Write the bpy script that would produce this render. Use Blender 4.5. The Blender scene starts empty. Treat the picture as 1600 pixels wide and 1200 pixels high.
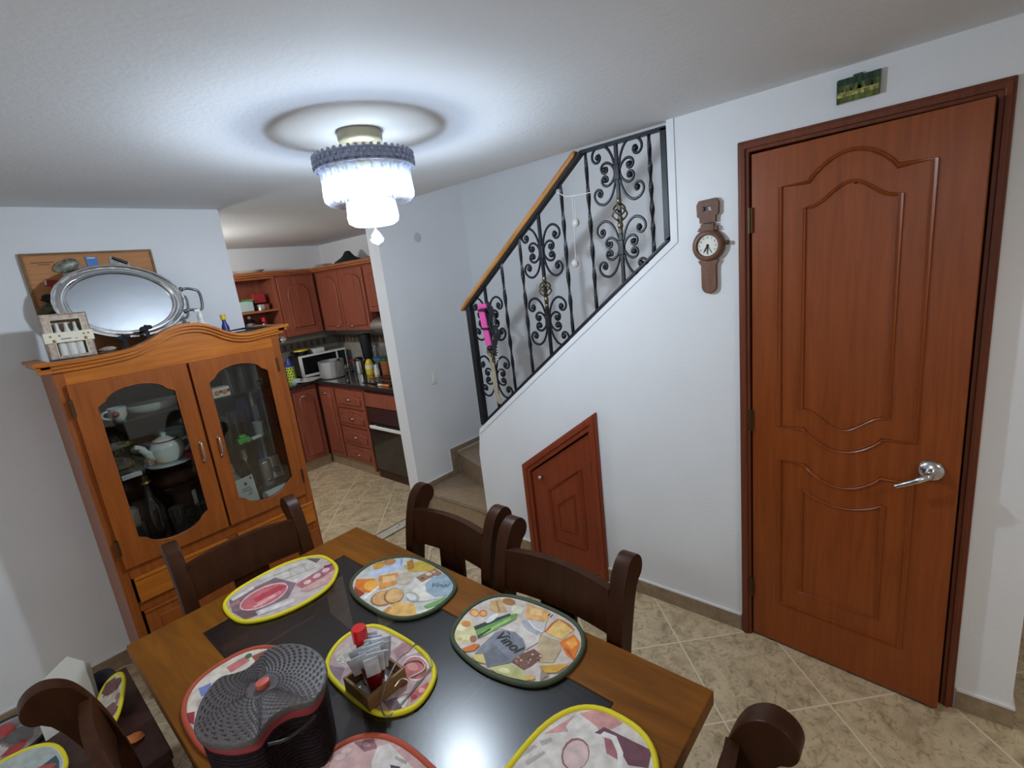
import bpy, bmesh, math, random
from mathutils import Vector, Matrix
random.seed(7)
SC = bpy.context.scene
COL = SC.collection
PI = math.pi

# ------------------------------------------------------------------ materials
def lin(c):
    c = c / 255.0
    return c / 12.92 if c <= 0.04045 else ((c + 0.055) / 1.055) ** 2.4
def S(r, g, b): return (lin(r), lin(g), lin(b), 1.0)
MATS = {}
def newmat(name):
    m = bpy.data.materials.new(name); m.use_nodes = True
    MATS[name] = m
    nt = m.node_tree
    return m, nt, nt.nodes['Principled BSDF']
def plain(name, col, rough=0.5, metal=0.0, spec=0.5, coat=0.0, bump=0.0, bscale=60, var=0.0, vscale=8.0):
    m, nt, p = newmat(name)
    p.inputs['Base Color'].default_value = col
    p.inputs['Roughness'].default_value = rough
    p.inputs['Metallic'].default_value = metal
    p.inputs['Specular IOR Level'].default_value = spec
    p.inputs['Coat Weight'].default_value = coat
    tc = nt.nodes.new('ShaderNodeTexCoord')
    if var > 0:
        n = nt.nodes.new('ShaderNodeTexNoise'); n.inputs['Scale'].default_value = vscale; n.inputs['Detail'].default_value = 5
        nt.links.new(tc.outputs['Object'], n.inputs['Vector'])
        r = nt.nodes.new('ShaderNodeValToRGB')
        r.color_ramp.elements[0].position = 0.3; r.color_ramp.elements[1].position = 0.7
        r.color_ramp.elements[0].color = tuple(c * (1 - var) for c in col[:3]) + (1,)
        r.color_ramp.elements[1].color = tuple(min(1, c * (1 + var)) for c in col[:3]) + (1,)
        nt.links.new(n.outputs['Fac'], r.inputs['Fac']); nt.links.new(r.outputs['Color'], p.inputs['Base Color'])
    if bump > 0:
        n = nt.nodes.new('ShaderNodeTexNoise'); n.inputs['Scale'].default_value = bscale; n.inputs['Detail'].default_value = 3
        nt.links.new(tc.outputs['Object'], n.inputs['Vector'])
        b = nt.nodes.new('ShaderNodeBump'); b.inputs['Strength'].default_value = bump; b.inputs['Distance'].default_value = 0.01
        nt.links.new(n.outputs['Fac'], b.inputs['Height']); nt.links.new(b.outputs['Normal'], p.inputs['Normal'])
    return m
def wood(name, dark, light, rough=0.35, stretch=(14, 14, 1.2), coat=0.06, spec=0.3, bump=0.03, blotch=0.25):
    m, nt, p = newmat(name)
    tc = nt.nodes.new('ShaderNodeTexCoord')
    mp = nt.nodes.new('ShaderNodeMapping'); mp.inputs['Scale'].default_value = stretch
    n = nt.nodes.new('ShaderNodeTexNoise'); n.inputs['Scale'].default_value = 3.0; n.inputs['Detail'].default_value = 7; n.inputs['Roughness'].default_value = 0.65
    n.inputs['Distortion'].default_value = 0.6
    r = nt.nodes.new('ShaderNodeValToRGB')
    r.color_ramp.elements[0].position = 0.32; r.color_ramp.elements[1].position = 0.68
    r.color_ramp.elements[0].color = dark; r.color_ramp.elements[1].color = light
    n2 = nt.nodes.new('ShaderNodeTexNoise'); n2.inputs['Scale'].default_value = 2.2; n2.inputs['Detail'].default_value = 3
    mr = nt.nodes.new('ShaderNodeMapRange'); mr.inputs['To Min'].default_value = 1 - blotch; mr.inputs['To Max'].default_value = 1 + blotch
    mx = nt.nodes.new('ShaderNodeMix'); mx.data_type = 'RGBA'; mx.blend_type = 'MULTIPLY'; mx.inputs['Factor'].default_value = 1
    nt.links.new(tc.outputs['Object'], mp.inputs['Vector']); nt.links.new(mp.outputs['Vector'], n.inputs['Vector'])
    nt.links.new(tc.outputs['Object'], n2.inputs['Vector']); nt.links.new(n2.outputs['Fac'], mr.inputs['Value'])
    nt.links.new(n.outputs['Fac'], r.inputs['Fac']); nt.links.new(r.outputs['Color'], mx.inputs['A']); nt.links.new(mr.outputs['Result'], mx.inputs['B'])
    nt.links.new(mx.outputs['Result'], p.inputs['Base Color'])
    p.inputs['Roughness'].default_value = rough; p.inputs['Coat Weight'].default_value = coat; p.inputs['Coat Roughness'].default_value = 0.25
    p.inputs['Specular IOR Level'].default_value = spec
    b = nt.nodes.new('ShaderNodeBump'); b.inputs['Strength'].default_value = bump; b.inputs['Distance'].default_value = 0.01
    nt.links.new(n.outputs['Fac'], b.inputs['Height']); nt.links.new(b.outputs['Normal'], p.inputs['Normal'])
    return m
def glass(name, tint=(0.93, 0.95, 0.95, 1), gloss=0.12, rough=0.03, haze=0.0, hazecol=(1, 1, 1, 1)):
    """thin pane / hollow glassware: clear transmission, fresnel gloss, optional milky translucency"""
    m = bpy.data.materials.new(name); m.use_nodes = True; MATS[name] = m
    nt = m.node_tree; nt.nodes.clear()
    out = nt.nodes.new('ShaderNodeOutputMaterial')
    t = nt.nodes.new('ShaderNodeBsdfTransparent'); t.inputs['Color'].default_value = tint
    g = nt.nodes.new('ShaderNodeBsdfGlossy'); g.inputs['Roughness'].default_value = rough
    lw = nt.nodes.new('ShaderNodeLayerWeight'); lw.inputs['Blend'].default_value = 0.35
    mr = nt.nodes.new('ShaderNodeMapRange'); mr.inputs['To Min'].default_value = gloss * 0.5; mr.inputs['To Max'].default_value = min(1, gloss * 6)
    mx = nt.nodes.new('ShaderNodeMixShader')
    nt.links.new(lw.outputs['Facing'], mr.inputs['Value']); nt.links.new(mr.outputs['Result'], mx.inputs['Fac'])
    src = t.outputs['BSDF']
    if haze > 0:
        d = nt.nodes.new('ShaderNodeBsdfTranslucent'); d.inputs['Color'].default_value = hazecol
        m2 = nt.nodes.new('ShaderNodeMixShader'); m2.inputs['Fac'].default_value = haze
        nt.links.new(t.outputs['BSDF'], m2.inputs[1]); nt.links.new(d.outputs['BSDF'], m2.inputs[2]); src = m2.outputs['Shader']
    nt.links.new(src, mx.inputs[1]); nt.links.new(g.outputs['BSDF'], mx.inputs[2])
    nt.links.new(mx.outputs['Shader'], out.inputs['Surface'])
    return m
def emit(name, col, strength):
    m, nt, p = newmat(name)
    p.inputs['Base Color'].default_value = col
    p.inputs['Emission Color'].default_value = col; p.inputs['Emission Strength'].default_value = strength
    return m
def tiles(name, base, vein, grout, size, ou, ov, rot45=True, axis='xy', mortar=0.0035, rough=0.28, vscale=7.0):
    m, nt, p = newmat(name)
    N, L = nt.nodes, nt.links
    tc = N.new('ShaderNodeTexCoord'); sp = N.new('ShaderNodeSeparateXYZ'); L.new(tc.outputs['Object'], sp.inputs[0])
    a, b = sp.outputs[axis[0].upper()], sp.outputs[axis[1].upper()]
    def mth(op, x, y=None):
        n = N.new('ShaderNodeMath'); n.operation = op
        for i, v in enumerate((x, y)):
            if v is None: continue
            if isinstance(v, (int, float)): n.inputs[i].default_value = v
            else: L.new(v, n.inputs[i])
        return n.outputs[0]
    if rot45:
        u = mth('MULTIPLY', mth('SUBTRACT', a, b), 0.70711); v = mth('MULTIPLY', mth('ADD', a, b), 0.70711)
    else: u, v = a, b
    u = mth('DIVIDE', mth('SUBTRACT', u, ou), size); v = mth('DIVIDE', mth('SUBTRACT', v, ov), size)
    du = mth('ABSOLUTE', mth('SUBTRACT', mth('FRACT', u), 0.5)); dv = mth('ABSOLUTE', mth('SUBTRACT', mth('FRACT', v), 0.5))
    edge = mth('GREATER_THAN', mth('MAXIMUM', du, dv), 0.5 - mortar / size)
    cell = N.new('ShaderNodeCombineXYZ'); L.new(mth('FLOOR', u), cell.inputs[0]); L.new(mth('FLOOR', v), cell.inputs[1])
    wn = N.new('ShaderNodeTexWhiteNoise'); L.new(cell.outputs[0], wn.inputs['Vector'])
    off = N.new('ShaderNodeVectorMath'); off.operation = 'MULTIPLY_ADD'
    L.new(wn.outputs['Color'], off.inputs[0]); off.inputs[1].default_value = (9, 9, 9); L.new(tc.outputs['Object'], off.inputs[2])
    n1 = N.new('ShaderNodeTexNoise'); n1.inputs['Scale'].default_value = vscale; n1.inputs['Detail'].default_value = 8; n1.inputs['Roughness'].default_value = 0.62; n1.inputs['Distortion'].default_value = 1.6
    L.new(off.outputs[0], n1.inputs['Vector'])
    r1 = N.new('ShaderNodeValToRGB'); e = r1.color_ramp.elements
    e[0].position = 0.30; e[0].color = vein; e[1].position = 0.56; e[1].color = base
    x = e.new(0.74); x.color = tuple(min(1, c * 1.18) for c in base[:3]) + (1,)
    L.new(n1.outputs['Fac'], r1.inputs['Fac'])
    n2 = N.new('ShaderNodeTexNoise'); n2.inputs['Scale'].default_value = 22; n2.inputs['Detail'].default_value = 6; n2.inputs['Distortion'].default_value = 2.5
    L.new(off.outputs[0], n2.inputs['Vector'])
    r2 = N.new('ShaderNodeValToRGB'); e = r2.color_ramp.elements
    e[0].position = 0.36; e[0].color = (0.62, 0.58, 0.54, 1); e[1].position = 0.47; e[1].color = (1, 1, 1, 1)
    L.new(n2.outputs['Fac'], r2.inputs['Fac'])
    mx = N.new('ShaderNodeMix'); mx.data_type = 'RGBA'; mx.blend_type = 'MULTIPLY'; mx.inputs['Factor'].default_value = 0.8
    L.new(r1.outputs['Color'], mx.inputs['A']); L.new(r2.outputs['Color'], mx.inputs['B'])
    m2 = N.new('ShaderNodeMix'); m2.data_type = 'RGBA'; L.new(edge, m2.inputs['Factor']); L.new(mx.outputs['Result'], m2.inputs['A']); m2.inputs['B'].default_value = grout
    L.new(m2.outputs['Result'], p.inputs['Base Color'])
    p.inputs['Roughness'].default_value = rough
    bp = N.new('ShaderNodeBump'); bp.inputs['Strength'].default_value = 0.15; bp.inputs['Distance'].default_value = 0.003
    L.new(mth('SUBTRACT', n1.outputs['Fac'], edge), bp.inputs['Height']); L.new(bp.outputs['Normal'], p.inputs['Normal'])
    return m
def attrmat(name, rough=0.7, noise=0.25, nscale=40):
    """printed cloth: the print's own colours stored per face, broken up by weave noise"""
    m, nt, p = newmat(name)
    N, L = nt.nodes, nt.links
    at = N.new('ShaderNodeAttribute'); at.attribute_name = 'print'
    tc = N.new('ShaderNodeTexCoord')
    n = N.new('ShaderNodeTexNoise'); n.inputs['Scale'].default_value = nscale; n.inputs['Detail'].default_value = 5
    L.new(tc.outputs['Object'], n.inputs['Vector'])
    mr = N.new('ShaderNodeMapRange'); mr.inputs['From Min'].default_value = 0.3; mr.inputs['From Max'].default_value = 0.7
    mr.inputs['To Min'].default_value = 1 - noise; mr.inputs['To Max'].default_value = 1 + noise * 0.6
    L.new(n.outputs['Fac'], mr.inputs['Value'])
    mx = N.new('ShaderNodeMix'); mx.data_type = 'RGBA'; mx.blend_type = 'MULTIPLY'; mx.inputs['Factor'].default_value = 1
    L.new(at.outputs['Color'], mx.inputs['A']); L.new(mr.outputs['Result'], mx.inputs['B']); L.new(mx.outputs['Result'], p.inputs['Base Color'])
    p.inputs['Roughness'].default_value = rough
    return m

M = MATS
plain('wall_paint', S(230, 232, 235), 0.75, spec=0.2, bump=0.08, bscale=90, var=0.025, vscale=2.5)
plain('ceiling_paint', S(222, 225, 228), 0.8, spec=0.15, bump=0.1, bscale=60, var=0.035, vscale=1.6)
tiles('floor_tile', S(202, 183, 149), S(156, 137, 107), S(220, 206, 178), 0.4095, 0.716, 1.455)
plain('skirting_tile', S(146, 126, 102), 0.35, var=0.22, vscale=30)
plain('skirting_grout', S(225, 226, 226), 0.7)
plain('stair_tile', S(150, 128, 103), 0.3, var=0.14, vscale=24)
plain('stair_edge', S(60, 50, 42), 0.4, metal=0.5)
wood('door_wood', S(124, 59, 21), S(144, 73, 29), rough=0.36, stretch=(16, 16, 1.0), blotch=0.08, coat=0.12)
wood('door_frame_wood', S(92, 46, 28), S(118, 60, 36), rough=0.4, stretch=(16, 16, 1.0), blotch=0.12)
wood('hatch_wood', S(122, 52, 28), S(140, 62, 34), rough=0.42, stretch=(16, 16, 1.0), blotch=0.12)
wood('cabinet_wood', S(156, 84, 22), S(190, 112, 34), rough=0.38, stretch=(16, 16, 1.1), blotch=0.15)
wood('cabinet_wood_cross', S(160, 88, 24), S(194, 114, 36), rough=0.38, stretch=(1.2, 16, 14), blotch=0.15)
wood('cabinet_door_wood', S(132, 68, 26), S(158, 86, 34), rough=0.36, stretch=(16, 16, 1.1), blotch=0.15)
wood('kitchen_wood', S(126, 66, 50), S(152, 86, 66), rough=0.35, stretch=(16, 16, 1.0), blotch=0.15)
wood('kitchen_trim_wood', S(140, 78, 44), S(172, 104, 62), rough=0.4, stretch=(2, 2, 14), blotch=0.1)
wood('table_wood', S(100, 59, 16), S(132, 80, 24), rough=0.45, stretch=(9, 1.0, 9), blotch=0.28, coat=0.0, spec=0.14)
wood('chair_wood', S(48, 25, 13), S(64, 35, 18), rough=0.40, stretch=(12, 12, 1.5), blotch=0.12, coat=0.0, spec=0.16)
wood('dark_wood', S(50, 28, 24), S(70, 40, 34), rough=0.4, stretch=(10, 10, 2), blotch=0.15)
wood('handrail_wood', S(150, 98, 44), S(188, 132, 70), rough=0.4, stretch=(30, 2, 2), blotch=0.15)
wood('cork_board', S(176, 120, 78), S(200, 142, 96), rough=0.8, stretch=(2, 20, 30), blotch=0.1, coat=0)
wood('watch_wood', S(98, 68, 54), S(122, 86, 68), rough=0.5, stretch=(14, 14, 2), blotch=0.15)
wood('crate_wood', S(112, 84, 52), S(146, 114, 76), rough=0.6, stretch=(3, 14, 14), blotch=0.15, coat=0)
plain('iron', S(22, 25, 32), 0.45, spec=0.35, bump=0.05)
plain('gilt_iron', S(120, 108, 82), 0.35, metal=0.8, var=0.4, vscale=80)
plain('steel', (0.62, 0.63, 0.64, 1), 0.22, metal=1.0)
plain('brushed_silver', (0.46, 0.48, 0.51, 1), 0.32, metal=1.0, bump=0.03, bscale=30)
plain('polished_silver', (0.78, 0.79, 0.80, 1), 0.14, metal=1.0)
plain('dark_silver', (0.22, 0.23, 0.25, 1), 0.4, metal=1.0)
plain('aluminium', (0.66, 0.66, 0.67, 1), 0.34, metal=0.9, bump=0.02)
plain('brass', S(150, 120, 70), 0.35, metal=0.9)
plain('old_bronze', S(88, 70, 46), 0.45, metal=0.8)
plain('cream_metal', S(205, 198, 165), 0.35, metal=0.35)
plain('ring_metal', S(168, 178, 204), 0.4)
plain('black_plastic', S(24, 24, 27), 0.4)
plain('black_cloth', S(28, 28, 34), 0.8)
plain('black_enamel', S(20, 20, 22), 0.15)
plain('white_plastic', S(232, 232, 228), 0.35)
plain('white_ceramic', S(222, 226, 220), 0.18, coat=0.3)
plain('paleblue_ceramic', S(176, 196, 198), 0.2)
plain('white_paper', S(222, 220, 212), 0.8)
plain('cream_paper', S(232, 226, 204), 0.7)
plain('paper_print', S(120, 120, 118), 0.8)
plain('blue_card', S(40, 110, 180), 0.5)
plain('navy_plastic', S(40, 50, 120), 0.4)
plain('red_card', S(150, 36, 42), 0.5)
plain('red_plastic', S(206, 32, 32), 0.22, coat=0.4)
plain('sauce', S(110, 30, 20), 0.2)
plain('ruby_plastic', S(118, 14, 24), 0.15, coat=0.3)
plain('foil', S(200, 205, 212), 0.4, metal=0.1, var=0.25, vscale=50)
plain('camo_bag', S(120, 122, 108), 0.4, var=0.75, vscale=60)
plain('olive_bag', S(86, 88, 62), 0.5, var=0.6, vscale=60)
plain('green_plastic', S(70, 170, 70), 0.4)
plain('dark_green', S(30, 80, 50), 0.35)
plain('lime_mesh', S(190, 205, 60), 0.5)
plain('yellow_plastic', S(224, 196, 50), 0.4)
plain('orange_plastic', S(222, 130, 70), 0.4)
plain('purple_plastic', S(110, 40, 160), 0.3)
plain('pink_webbing', S(226, 84, 168), 0.7)
plain('beige_webbing', S(165, 155, 132), 0.8, var=0.15, vscale=30)
plain('string', S(215, 215, 210), 0.8)
plain('shell', S(190, 186, 176), 0.4, var=0.2, vscale=60)
plain('box_floral', S(186, 166, 150), 0.6, var=0.35, vscale=55)
plain('window_film', S(150, 152, 150), 0.25)
plain('candle_wax', S(214, 214, 206), 0.5)
plain('stone_counter', S(40, 40, 44), 0.14, coat=0.4, var=0.5, vscale=90)
plain('stone_border', S(120, 116, 106), 0.3, var=0.2, vscale=50)
plain('oven_glass', S(40, 38, 36), 0.12, coat=0.4)
plain('oven_body', S(58, 34, 34), 0.3)
plain('backsplash', S(176, 172, 158), 0.3, var=0.08, vscale=10)
plain('border_tile', S(112, 70, 56), 0.4, var=0.2, vscale=30)
plain('basket_weave', S(84, 77, 77), 0.5, var=0.15, vscale=80)
plain('basket_dark', S(24, 19, 21), 0.6)
plain('basket_side', S(32, 22, 25), 0.75, spec=0.15, var=0.5, vscale=120)
plain('maroon_trim', S(138, 46, 50), 0.6)
plain('terracotta_trim', S(170, 72, 46), 0.7)
plain('yellow_trim', S(222, 206, 30), 0.7)
plain('olive_trim', S(62, 70, 48), 0.7, var=0.12, vscale=60)
plain('lid_knob', S(190, 92, 78), 0.5)
plain('woven_brown', S(92, 62, 54), 0.6, var=0.3, vscale=60, bump=0.3, bscale=120)
plain('dark_back', S(52, 50, 49), 0.45, var=0.25, vscale=12)
plain('carved_dark', S(70, 62, 66), 0.4, var=0.5, vscale=30, bump=0.6, bscale=30)
plain('wire', (0.45, 0.44, 0.42, 1), 0.3, metal=1.0)
plain('drain_metal', S(206, 200, 186), 0.35, metal=0.2, var=0.1)
plain('watch_face', S(226, 226, 214), 0.5)
plain('black_ink', S(20, 20, 22), 0.6)
plain('grey_ink', S(96, 98, 104), 0.6)
plain('plaster_patch', S(196, 199, 204), 0.8)
plain('faint_print', S(120, 84, 58), 0.8)
plain('raffia_white', S(205, 205, 200), 0.7)
plain('table_top_edge', S(78, 44, 24), 0.4)
attrmat('mat_print'); attrmat('picture_print', noise=0.5, nscale=60)
glass('cabinet_glass', (0.86, 0.89, 0.88, 1), 0.10, 0.02)
glass('shelf_glass', (0.80, 0.88, 0.84, 1), 0.14, 0.05)
glass('clear_glass', (0.88, 0.90, 0.90, 1), 0.20, 0.05, haze=0.16)
glass('smoke_glass', (0.60, 0.60, 0.63, 1), 0.18, 0.05, haze=0.12)
glass('green_glass', (0.08, 0.34, 0.20, 1), 0.12, 0.05, haze=0.3, hazecol=S(60, 130, 90))
glass('purple_glass', (0.30, 0.08, 0.6, 1), 0.12, 0.05, haze=0.55, hazecol=S(110, 40, 170))
glass('table_glass', (0.44, 0.43, 0.44, 1), 0.05, 0.27)
glass('crystal', (0.84, 0.87, 0.92, 1), 0.30, 0.08, haze=0.2, hazecol=(0.80, 0.87, 1.0, 1))
glass('crystal_dimmed', (0.40, 0.44, 0.52, 1), 0.30, 0.1, haze=0.10, hazecol=(0.80, 0.87, 1.0, 1))  # shade glass darkened to dim the light it passes upward
glass('crystal_low', (0.88, 0.90, 0.93, 1), 0.26, 0.08, haze=0.1, hazecol=(0.80, 0.87, 1.0, 1))
emit('lamp_bulb', (0.86, 0.93, 1.0, 1), 30.0)

# ------------------------------------------------------------------ mesh builder
class MB:
    def __init__(s):
        s.bm = bmesh.new(); s.mi = 0; s.mats = []
    def use(s, mat):
        if mat not in s.mats: s.mats.append(mat)
        s.mi = s.mats.index(mat); return s
    def _tag(s, n0):
        s.bm.faces.ensure_lookup_table()
        for f in s.bm.faces[n0:]: f.material_index = s.mi
    def merge(s, tb, mtx=None):
        if mtx is not None: bmesh.ops.transform(tb, matrix=mtx, verts=tb.verts)
        n0 = len(s.bm.faces); me = bpy.data.meshes.new('tmp'); tb.to_mesh(me); tb.free()
        s.bm.from_mesh(me); bpy.data.meshes.remove(me); s._tag(n0); return s
    def box(s, x0, x1, y0, y1, z0, z1, bev=0.0, mtx=None, seg=2):
        tb = bmesh.new()
        m = Matrix.Translation(((x0 + x1) / 2, (y0 + y1) / 2, (z0 + z1) / 2)) @ Matrix.Diagonal((abs(x1 - x0), abs(y1 - y0), abs(z1 - z0), 1))
        bmesh.ops.create_cube(tb, size=1.0, matrix=m)
        if bev > 0: bmesh.ops.bevel(tb, geom=tb.edges[:], offset=bev, segments=seg, affect='EDGES', profile=0.5)
        return s.merge(tb, mtx)
    def prism(s, poly, axis, lo, hi, bev=0.0, mtx=None, holes=()):
        """poly of (u,v): axis x -> (y,z), axis y -> (x,z), axis z -> (x,y)"""
        def P(u, v, w):
            return {'x': (w, u, v), 'y': (u, w, v), 'z': (u, v, w)}[axis]
        tb = bmesh.new()
        loops = [poly] + list(holes)
        if not holes:
            vs = [tb.verts.new(P(u, v, lo)) for u, v in poly]
            tb.faces.new(vs)
        else:
            es = []
            for lp in loops:
                vs = [tb.verts.new(P(u, v, lo)) for u, v in lp]
                for i in range(len(vs)): es.append(tb.edges.new((vs[i - 1], vs[i])))
            bmesh.ops.triangle_fill(tb, use_beauty=True, use_dissolve=False, edges=es)
        r = bmesh.ops.extrude_face_region(tb, geom=tb.faces[:])
        d = Vector(P(0, 0, hi - lo))
        bmesh.ops.translate(tb, vec=d, verts=[g for g in r['geom'] if isinstance(g, bmesh.types.BMVert)])
        bmesh.ops.recalc_face_normals(tb, faces=tb.faces[:])
        if bev > 0:
            e = [e for e in tb.edges if len(e.link_faces) == 2 and e.calc_face_angle(0) > 0.6]
            bmesh.ops.bevel(tb, geom=e, offset=bev, segments=2, affect='EDGES', profile=0.5)
        return s.merge(tb, mtx)
    def tube(s, pts, r, n=8, closed=False, caps=True, twist=0.0, mtx=None):
        pts = [Vector(p) for p in pts]; N = len(pts)
        rs = r if isinstance(r, (list, tuple)) else [r] * N
        tb = bmesh.new(); rings = []
        T0 = (pts[1] - pts[0]).normalized()
        up = Vector((0, 0, 1)) if abs(T0.z) < 0.9 else Vector((1, 0, 0))
        U = T0.cross(up).normalized()
        for i, p in enumerate(pts):
            if closed: T = (pts[(i + 1) % N] - pts[i - 1]).normalized()
            else: T = (pts[min(i + 1, N - 1)] - pts[max(i - 1, 0)]).normalized()
            U = (U - T * U.dot(T))
            U = U.normalized() if U.length > 1e-6 else T.orthogonal().normalized()
            V = T.cross(U)
            a0 = twist * i / max(1, N - 1)
            rings.append([tb.verts.new(p + (U * math.cos(a0 + 2 * PI * k / n) + V * math.sin(a0 + 2 * PI * k / n)) * rs[i]) for k in range(n)])
        rng = range(N) if closed else range(N - 1)
        for i in rng:
            A, B = rings[i], rings[(i + 1) % N]
            for k in range(n): tb.faces.new((A[k], A[(k + 1) % n], B[(k + 1) % n], B[k]))
        if caps and not closed:
            tb.faces.new(rings[0][::-1]); tb.faces.new(rings[-1])
        bmesh.ops.recalc_face_normals(tb, faces=tb.faces[:])
        return s.merge(tb, mtx)
    def lathe(s, prof, c=(0, 0, 0), n=24, rib=0.0, nrib=0, mtx=None, sx=1, sy=1):
        """prof: list of (r,z); r=0 closes"""
        tb = bmesh.new(); rings = []
        for r, z in prof:
            if r < 1e-6: rings.append([tb.verts.new((c[0], c[1], c[2] + z))])
            else:
                ring = []
                for k in range(n):
                    a = 2 * PI * k / n; rr = r * (1 + rib * math.cos(nrib * a)) if nrib else r
                    ring.append(tb.verts.new((c[0] + rr * math.cos(a) * sx, c[1] + rr * math.sin(a) * sy, c[2] + z)))
                rings.append(ring)
        for A, B in zip(rings, rings[1:]):
            if len(A) == 1 and len(B) == 1: continue
            for k in range(n):
                a, a2 = A[k % len(A)], A[(k + 1) % len(A)]; b, b2 = B[k % len(B)], B[(k + 1) % len(B)]
                if len(A) == 1: tb.faces.new((a, b2, b))
                elif len(B) == 1: tb.faces.new((a, a2, b))
                else: tb.faces.new((a, a2, b2, b))
        bmesh.ops.recalc_face_normals(tb, faces=tb.faces[:])
        return s.merge(tb, mtx)
    def cyl(s, c, r, z0, z1, n=20, mtx=None, r2=None):
        return s.lathe([(0, z0), (r, z0), (r if r2 is None else r2, z1), (0, z1)], (c[0], c[1], 0), n, mtx=mtx)
    def ball(s, c, r, sc=(1, 1, 1), n=14, mtx=None):
        tb = bmesh.new()
        bmesh.ops.create_uvsphere(tb, u_segments=n, v_segments=max(6, n // 2 + 2), radius=1)
        m = Matrix.Translation(c) @ Matrix.Diagonal((r * sc[0], r * sc[1], r * sc[2], 1))
        if mtx is not None: m = mtx @ m
        bmesh.ops.transform(tb, matrix=m, verts=tb.verts)
        return s.merge(tb)
    def build(s, name, mat=None, parent=None, origin=None, smooth=True, angle=50):
        me = bpy.data.meshes.new(name); 
        if mat is not None and not s.mats: s.mats = [mat]
        o_off = Vector(origin) if origin is not None else (parent_origin(parent) if parent is not None else Vector((0, 0, 0)))
        bmesh.ops.translate(s.bm, vec=-o_off, verts=s.bm.verts)
        s.bm.to_mesh(me); s.bm.free()
        for m in s.mats: me.materials.append(MATS[m])
        if smooth and len(me.polygons):
            me.polygons.foreach_set('use_smooth', [True] * len(me.polygons))
            me.set_sharp_from_angle(angle=math.radians(angle))
        o = bpy.data.objects.new(name, me); COL.objects.link(o)
        if smooth:
            wn = o.modifiers.new('even_normals', 'WEIGHTED_NORMAL'); wn.keep_sharp = True; wn.weight = 100
        if parent is not None:
            o.parent = parent
        else: o.location = o_off
        return o
ORG = {}
def parent_origin(p):
    if p is None: return Vector((0, 0, 0))
    if p.name in ORG: return ORG[p.name]
    return parent_origin(p.parent) if p.parent else Vector((0, 0, 0))
def thing(name, label, cat, loc=(0, 0, 0), group=None, rotz=0.0, local=False):
    o = bpy.data.objects.new(name, None); COL.objects.link(o)
    o.empty_display_size = 0.05
    o.location = loc; o.rotation_euler = (0, 0, rotz)
    ORG[o.name] = Vector((0, 0, 0)) if local else Vector(loc)
    o['label'] = label; o['category'] = cat
    if group: o['group'] = group
    return o
def tag(o, label, cat, group=None):
    o['label'] = label; o['category'] = cat
    if group: o['group'] = group
    return o
def struct(o, label=None):
    o['kind'] = 'structure'
    if label: o['label'] = label
    return o
def copytree(o, parent=None):
    c = o.copy(); COL.objects.link(c)
    if parent is not None:
        c.parent = parent
    for ch in list(o.children): copytree(ch, c)
    return c
def arc(cx, cy, r, a0, a1, n, ry=None):
    ry = r if ry is None else ry
    return [(cx + r * math.cos(math.radians(a0 + (a1 - a0) * i / n)), cy + ry * math.sin(math.radians(a0 + (a1 - a0) * i / n))) for i in range(n + 1)]
def smoothpts(pts, n=6, closed=False):
    """Catmull-Rom"""
    P = [Vector(p) for p in pts]; N = len(P); out = []
    rng = range(N) if closed else range(N - 1)
    for i in rng:
        p0 = P[i - 1] if (closed or i > 0) else P[0]; p1 = P[i]; p2 = P[(i + 1) % N]
        p3 = P[(i + 2) % N] if (closed or i + 2 < N) else P[-1]
        for k in range(n):
            t = k / n
            out.append(0.5 * ((2 * p1) + (-p0 + p2) * t + (2 * p0 - 5 * p1 + 4 * p2 - p3) * t * t + (-p0 + 3 * p1 - 3 * p2 + p3) * t ** 3))
    if not closed: out.append(P[-1])
    return out
def text_mb(mb, txt, size, mtx, depth=0.0008, shear=0.0, spacing=1.0):
    cu = bpy.data.curves.new('t', 'FONT'); cu.body = txt; cu.size = size; cu.extrude = depth; cu.align_x = 'CENTER'; cu.align_y = 'CENTER'; cu.shear = shear; cu.space_character = spacing
    cu.resolution_u = 3
    ob = bpy.data.objects.new('t', cu); COL.objects.link(ob)
    bpy.context.view_layer.update()
    me = bpy.data.meshes.new_from_object(ob.evaluated_get(bpy.context.evaluated_depsgraph_get()))
    bpy.data.objects.remove(ob); bpy.data.curves.remove(cu)
    tb = bmesh.new(); tb.from_mesh(me); bpy.data.meshes.remove(me)
    for f in tb.faces: f.material_index = 0
    return mb.merge(tb, mtx)

# ------------------------------------------------------------------ dimensions
CZ = 2.227           # ceiling
XR = 2.055           # face of the stair wall
YB = 3.04            # face of the back wall
YS = 2.91            # face of the wall beside the first steps
def ledge(y): return 0.783 + (2.157 - y) * 0.765

# ------------------------------------------------------------------ the setting
b = MB(); b.box(-1.8, 4.2, -2.6, 5.4, -0.06, 0.0); struct(b.build('floor', 'floor_tile', smooth=False))
b = MB()
b.box(-1.8, 2.08, -2.6, 5.4, CZ, CZ + 0.2)
b.box(2.08, 2.98, -2.6, 0.88, CZ, CZ + 0.2); b.box(2.98, 4.2, -2.6, 5.4, CZ, CZ + 0.2); b.box(2.08, 2.98, 3.02, 5.4, CZ, CZ + 0.2)
struct(b.build('ceiling', 'ceiling_paint', smooth=False))
b = MB(); b.box(2.06, 3.05, 0.5, 3.1, 3.9, 4.0); struct(b.build('ceiling_upstairs', 'ceiling_paint', smooth=False))
b = MB(); b.box(-1.8, 1.14, YB, YB + 0.12, 0, CZ); struct(b.build('wall_back', 'wall_paint', smooth=False))
b = MB(); b.box(-1.8, -1.7, -2.6, YB, 0, CZ); struct(b.build('wall_left', 'wall_paint', smooth=False))
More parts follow.
